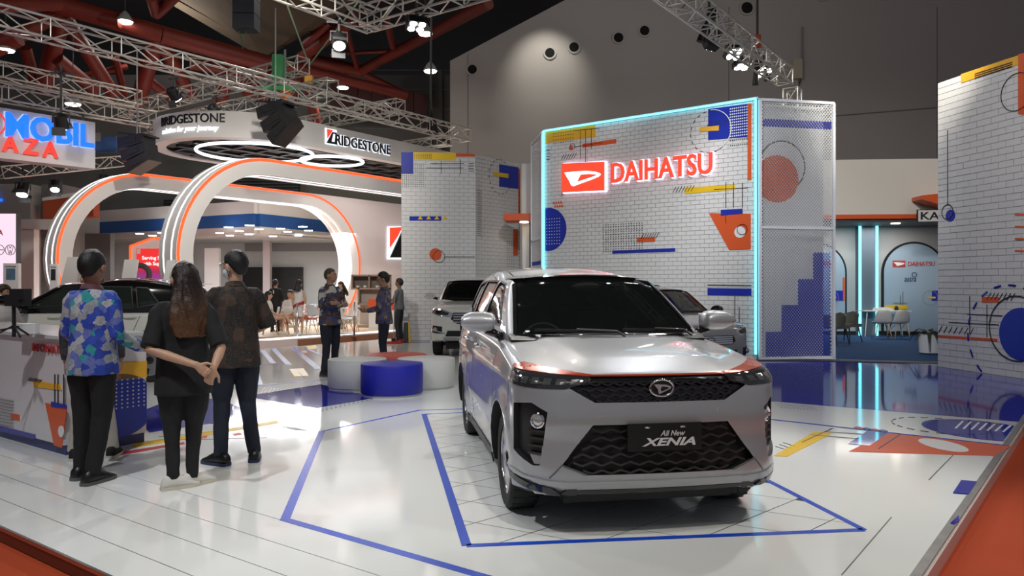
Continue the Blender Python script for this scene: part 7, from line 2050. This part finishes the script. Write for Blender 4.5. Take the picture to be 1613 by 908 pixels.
for k in range(9): MB().prism([ld(0, 628 + 5 * k), ld(22, 632 + 5 * k), ld(22, 633 + 5 * k), ld(0, 629 + 5 * k)], -.008, -.002).build('printed_line', MGREY, DK)
for px in (87, 92, 101): MB().prism([ld(px, 590), ld(px + .8, 590), ld(px + .8, 640), ld(px, 640)], -.009, -.003).build('printed_line', INK, DK)
a = ld(98, 680); dec_disc(DK, a[0], a[1], .05, PWHITE, y=-.010, t=.003)
MS = Matrix.Translation((0, 0, 0)) @ Matrix.Rotation(PI / 2, 4, 'Z')
MB().prism([(0.30, .62), (.75, .62), (.75, .78), (.30, .78)], -.012, .003, MS).build('printed_shape', AMBER, DK)
pts_ = [(.48 + .36 * math.cos(R(t)), .38 + .30 * math.sin(R(t))) for t in range(0, 360, 9)]
MB().prism([(min(.749, p[0]), p[1]) for p in pts_], -.012, .003, MS).build('printed_disc', BLUE, DK)
dec_dots(DK, .35, .72, .36, .62, 8, 8, .008, PWHITE, y=-.018, M=MS)
# things on the counter
wbx = thing('white_box', 'small white box standing on the information counter', 'box', (g(41, 526, 1.06).x, g(41, 526, 1.06).y, 1.06), ANG)
MB().box(-.09, .09, -.06, .06, 0, .085).build('box_body', PWHITE, wbx); MB().box(-.092, .092, -.062, .062, .085, .095).build('box_lid', PWHITE, wbx)
gl_ = thing('drinking_glass', 'clear acrylic holder beside the white box on the counter', 'holder', (g(59, 527, 1.06).x, g(59, 527, 1.06).y, 1.06), ANG)
MB().box(-.035, .035, -.004, .004, 0, .09).build('acrylic_sheet', mat('acrylic', (.7, .7, .7), .1, alpha=.5), gl_); MB().box(-.04, .04, -.03, .03, 0, .006).build('acrylic_base', mat('acrylic', (0, 0, 0)), gl_)
cm = thing('video_camera', 'black video camera on a small stand on the counter', 'camera', (g(22, 531, 1.06).x, g(22, 531, 1.06).y, 1.06), R(-10))
MB().tube([(0, 0, 0), (0, 0, .27)], .016, 8).build('stand_pole', BLACK, cm)
for a in (90, 210, 330): MB().bar((0, 0, .10), (.16 * math.cos(R(a)), .16 * math.sin(R(a)), .006), .014).build('stand_leg', BLACK, cm)
MB().box(-.05, .13, -.05, .05, .27, .37).build('camera_body', BLACK, cm); MB().lathe([(.045, 0), (.05, .06), (.042, .12)], 18, (-.05, 0, .32), Matrix.Rotation(R(-90), 4, 'Y')).build('lens', GBLACK, cm, angle=40)
MB().box(-.02, .08, -.03, .03, .37, .42).build('camera_handle', BLACK, cm); MB().box(.10, .16, -.07, .02, .33, .42).build('viewfinder', BLACK, cm)
MB().bar((-.16, -.05, .05), (.05, 0, .09), .014).build('pan_handle', BLACK, cm)

# ---------- shell chairs
def shell_mesh(m):
    rows = []
    prof = [(-.20, .43), (-.21, .455), (-.12, .44), (.02, .425), (.13, .44), (.19, .50), (.22, .60), (.245, .72), (.255, .80)]
    for i, (y, z) in enumerate(prof):
        w_ = (.19, .215, .225, .23, .225, .225, .215, .19, .13)[i]; row = []
        for j in range(11):
            s = -1 + .2 * j; row.append(Vector((w_ * s, y - (.05 * s * s if i > 4 else 0), z + (.045 * s ** 4 if 1 < i < 5 else 0))))
        rows.append(row)
    top = MB().rings(rows, False, False); off = [tuple(Vector(p) + Vector((0, .012, -.012))) for p in top.v]
    n = len(top.v); f0 = list(top.f)
    top.v += off; top.f += [tuple(i + n for i in reversed(f)) for f in f0]
    W_ = 11
    for i in range(len(prof) - 1):
        for j in (0, W_ - 1): a, b = i * W_ + j, (i + 1) * W_ + j; top.f.append((a, b, b + n, a + n))
    for j in range(W_ - 1):
        for i in (0, len(prof) - 1): a, b = i * W_ + j, i * W_ + j + 1; top.f.append((a, b, b + n, a + n))
    return top
WSHELL = mat('chair_white', (.66, .65, .63), .4); OSHELL = mat('chair_orange', (.62, .09, .03), .4)
def chair(label, loc, yaw, m=WSHELL, group='shell chairs in the portal lounge'):
    t = thing('shell_chair', label, 'chair', loc, yaw, group)
    shell_mesh(m).build('seat_shell', m, t, smooth=True)
    for sx in (-1, 1):
        for sy in (-1, 1): MB().tube([(sx * .13, sy * .12, .42), (sx * .22, sy * .21, 0)], [.017, .011], 8).build('leg', WOOD, t, smooth=True)
        MB().tube([(sx * .17, -.165, .22), (sx * .12, .10, .40)], .006, 6).build('wire_brace', BLACK, t)
    MB().tube([(-.17, .165, .22), (.17, .165, .22)], .006, 6).build('wire_brace', BLACK, t)
    return t
for px, Y, yw, m, lab in ((541, 21.9, 60, WSHELL, 'white shell chair facing the glass railing, beside the shelf'), (553, 23.4, -70, WSHELL, 'white shell chair farther back below the oak shelf'), (513, 23.7, 120, OSHELL, 'orange shell chair half hidden by the bald person'),
                       (494, 22.6, -60, WSHELL, 'white shell chair left of the bald person'), (483, 21.8, 150, OSHELL, 'orange shell chair beside the white and red dress'), (456, 22.42, 180, WSHELL, 'white shell chair carrying the person who faces the viewer'), (426, 21.68, -70, WSHELL, 'white shell chair carrying the person with crossed legs')):
    chair(lab, (at(px, 0, Y).x, Y + (.0), .07), R(yw), m)
def table(label, loc, yaw=0, w_=.9, d=.6, h=.73, m=WSHELL):
    t = thing('table', label, 'table', loc, yaw)
    MB().box(-w_ / 2, w_ / 2, -d / 2, d / 2, h - .03, h).build('table_top', m, t)
    for sx in (-1, 1):
        for sy in (-1, 1): MB().tube([(sx * (w_ / 2 - .12), sy * (d / 2 - .1), h - .03), (sx * (w_ / 2 - .04), sy * (d / 2 - .05), 0)], [.02, .014], 8).build('leg', m, t)
    return t
table('round-edged white lounge table between the shell chairs', (at(528, 0, 22.9).x, 22.95, .07), .4, .7, .7)
ct = thing('orange_counter', 'low orange and white counter beyond the phone holder', 'counter', (at(598, 0, 24.2).x, 24.2, .07))
MB().box(-.35, 1.0, 0, .5, 0, .62).build('counter_body', WPANEL, ct); MB().box(-.36, 1.0, -.02, .5, .62, .98).build('counter_band', ORANGE, ct)
# mop
mp_ = thing('mop', 'thin handled mop held upright by the cleaner', 'mop', (at(620, 0, 19.3).x, 19.3, 0), 0)
MB().tube([(0, 0, .06), (.03, .0, 1.30)], .013, 8).build('handle', STEEL, mp_); MB().box(-.20, .20, -.06, .06, 0, .06).build('mop_head', mat('mop_red', (.42, .04, .02), .8), mp_)
MB().box(-.05, .05, -.04, .04, .06, .14).build('mop_joint', BLACK, mp_)
wf = thing('floor_sign', 'dark floor sign with yellow edge leaning by the cleaner', 'floor sign', (at(641, 0, 19.9).x, 19.75, 0), R(20))
MB().prism([(-.10, 0), (.10, 0), (.06, .52), (-.06, .52)], -.02, .0).build('sign_board', DGREY, wf); MB().prism([(.06, 0), (.12, 0), (.08, .52), (.05, .52)], -.03, .01).build('sign_edge', YELLOW, wf)

# ---------- neon booth furniture
def shell_at(px, py, yaw, lab): 
    p = g(px, py, .014); chair(lab, p, R(yaw), mat('chair_grey_white', (.50, .50, .49), .4), 'shell chairs at the booth table')
shell_at(1389, 534, 168, 'pale shell chair with wood legs, left at the booth table'); shell_at(1415, 534, 184, 'pale shell chair with wood legs, right at the booth table')
p = g(1408, 532, .014); table('long white table behind the two pale shell chairs', (p.x, 21.9, .014), R(-4), 1.32, .55, .75)
pk = thing('paper_stack', 'white paper stack lying on the long white table', 'papers', (p.x - .0, 21.9, .764)); 
for k in range(4): MB().box(-.28 + .01 * k, .25 - .03 * k, -.1, .12, .02 * k, .02 * k + .018).build('paper_sheet', PWHITE, pk)
bt = thing('dark_jar', 'small dark jar on the right of the long white table', 'jar', (p.x + .36, 21.9, .764)); MB().lathe([(.05, 0), (.055, .08), (.03, .10)], 14).build('jar_body', BLACK, bt); MB().lathe([(.032, .10), (.032, .125)], 14).build('jar_lid', DGREY, bt)
def armchair(label, p, yaw):
    t = thing('armchair', label, 'chair', p, R(yaw), 'dark armchairs in the neon booth')
    U = mat('armchair_olive', (.085, .085, .07), .7, bump=.2, bs=200)
    MB().box(-.26, .26, -.25, .24, .40, .48).build('seat', U, t)
    MB().rings([[Vector((r_ * math.sin(a), -.02 + r_ * math.cos(a) * .95, z)) for r_, z in ((.27, .42), (.31, .80 - .08 * abs(math.sin(a / 1.0)) ), (.28, .80 - .08 * abs(math.sin(a))), (.245, .42))] for a in [R(-105 + 210 * i / 20) for i in range(21)]]).build('backrest', U, t, angle=50)
    for sx in (-1, 1):
        for sy in (-1, 1): MB().tube([(sx * .2, sy * .18, .40), (sx * .27, sy * .25, 0)], [.02, .012], 8).build('leg', BLACK, t)
    return t
armchair('dark olive armchair left of the neon column', g(1334, 539, .014), -60); armchair('dark armchair half hidden by the perforated mesh panel', g(1313, 543, .014), -60)
# plant at the right wall edge
pl_ = thing('potted_plant', 'white planter with drooping leaves beside the right display wall', 'plant', g(1477, 560, .014) + Vector((-.02, .3, 0)))
MB().lathe([(.14, 0), (.19, .03), (.21, .42), (.19, .42), (.17, .38)], 24).build('planter', PWHITE, pl_, angle=40)
for k in range(12):
    a = k * 2.4; L_ = .35 + .05 * (k % 4); u = Vector((math.cos(a), math.sin(a), 0)); s = Vector((-math.sin(a), math.cos(a), 0)); rows = []
    for t_, w_ in ((0, .012), (.3, .035), (.6, .04), (.85, .025), (1, .003)):
        c = u * (L_ * t_) + Vector((0, 0, .40 + .55 * t_ - .55 * t_ * t_ * (1 + .3 * (k % 3)))); rows.append([c - s * w_, c + Vector((0, 0, -.006)), c + s * w_, c + Vector((0, 0, .006))])
    MB().rings(rows).build('leaf', mat('leaf_dark', (.015, .03, .015), .5), pl_)

bpy.data.scenes.remove(WORK)
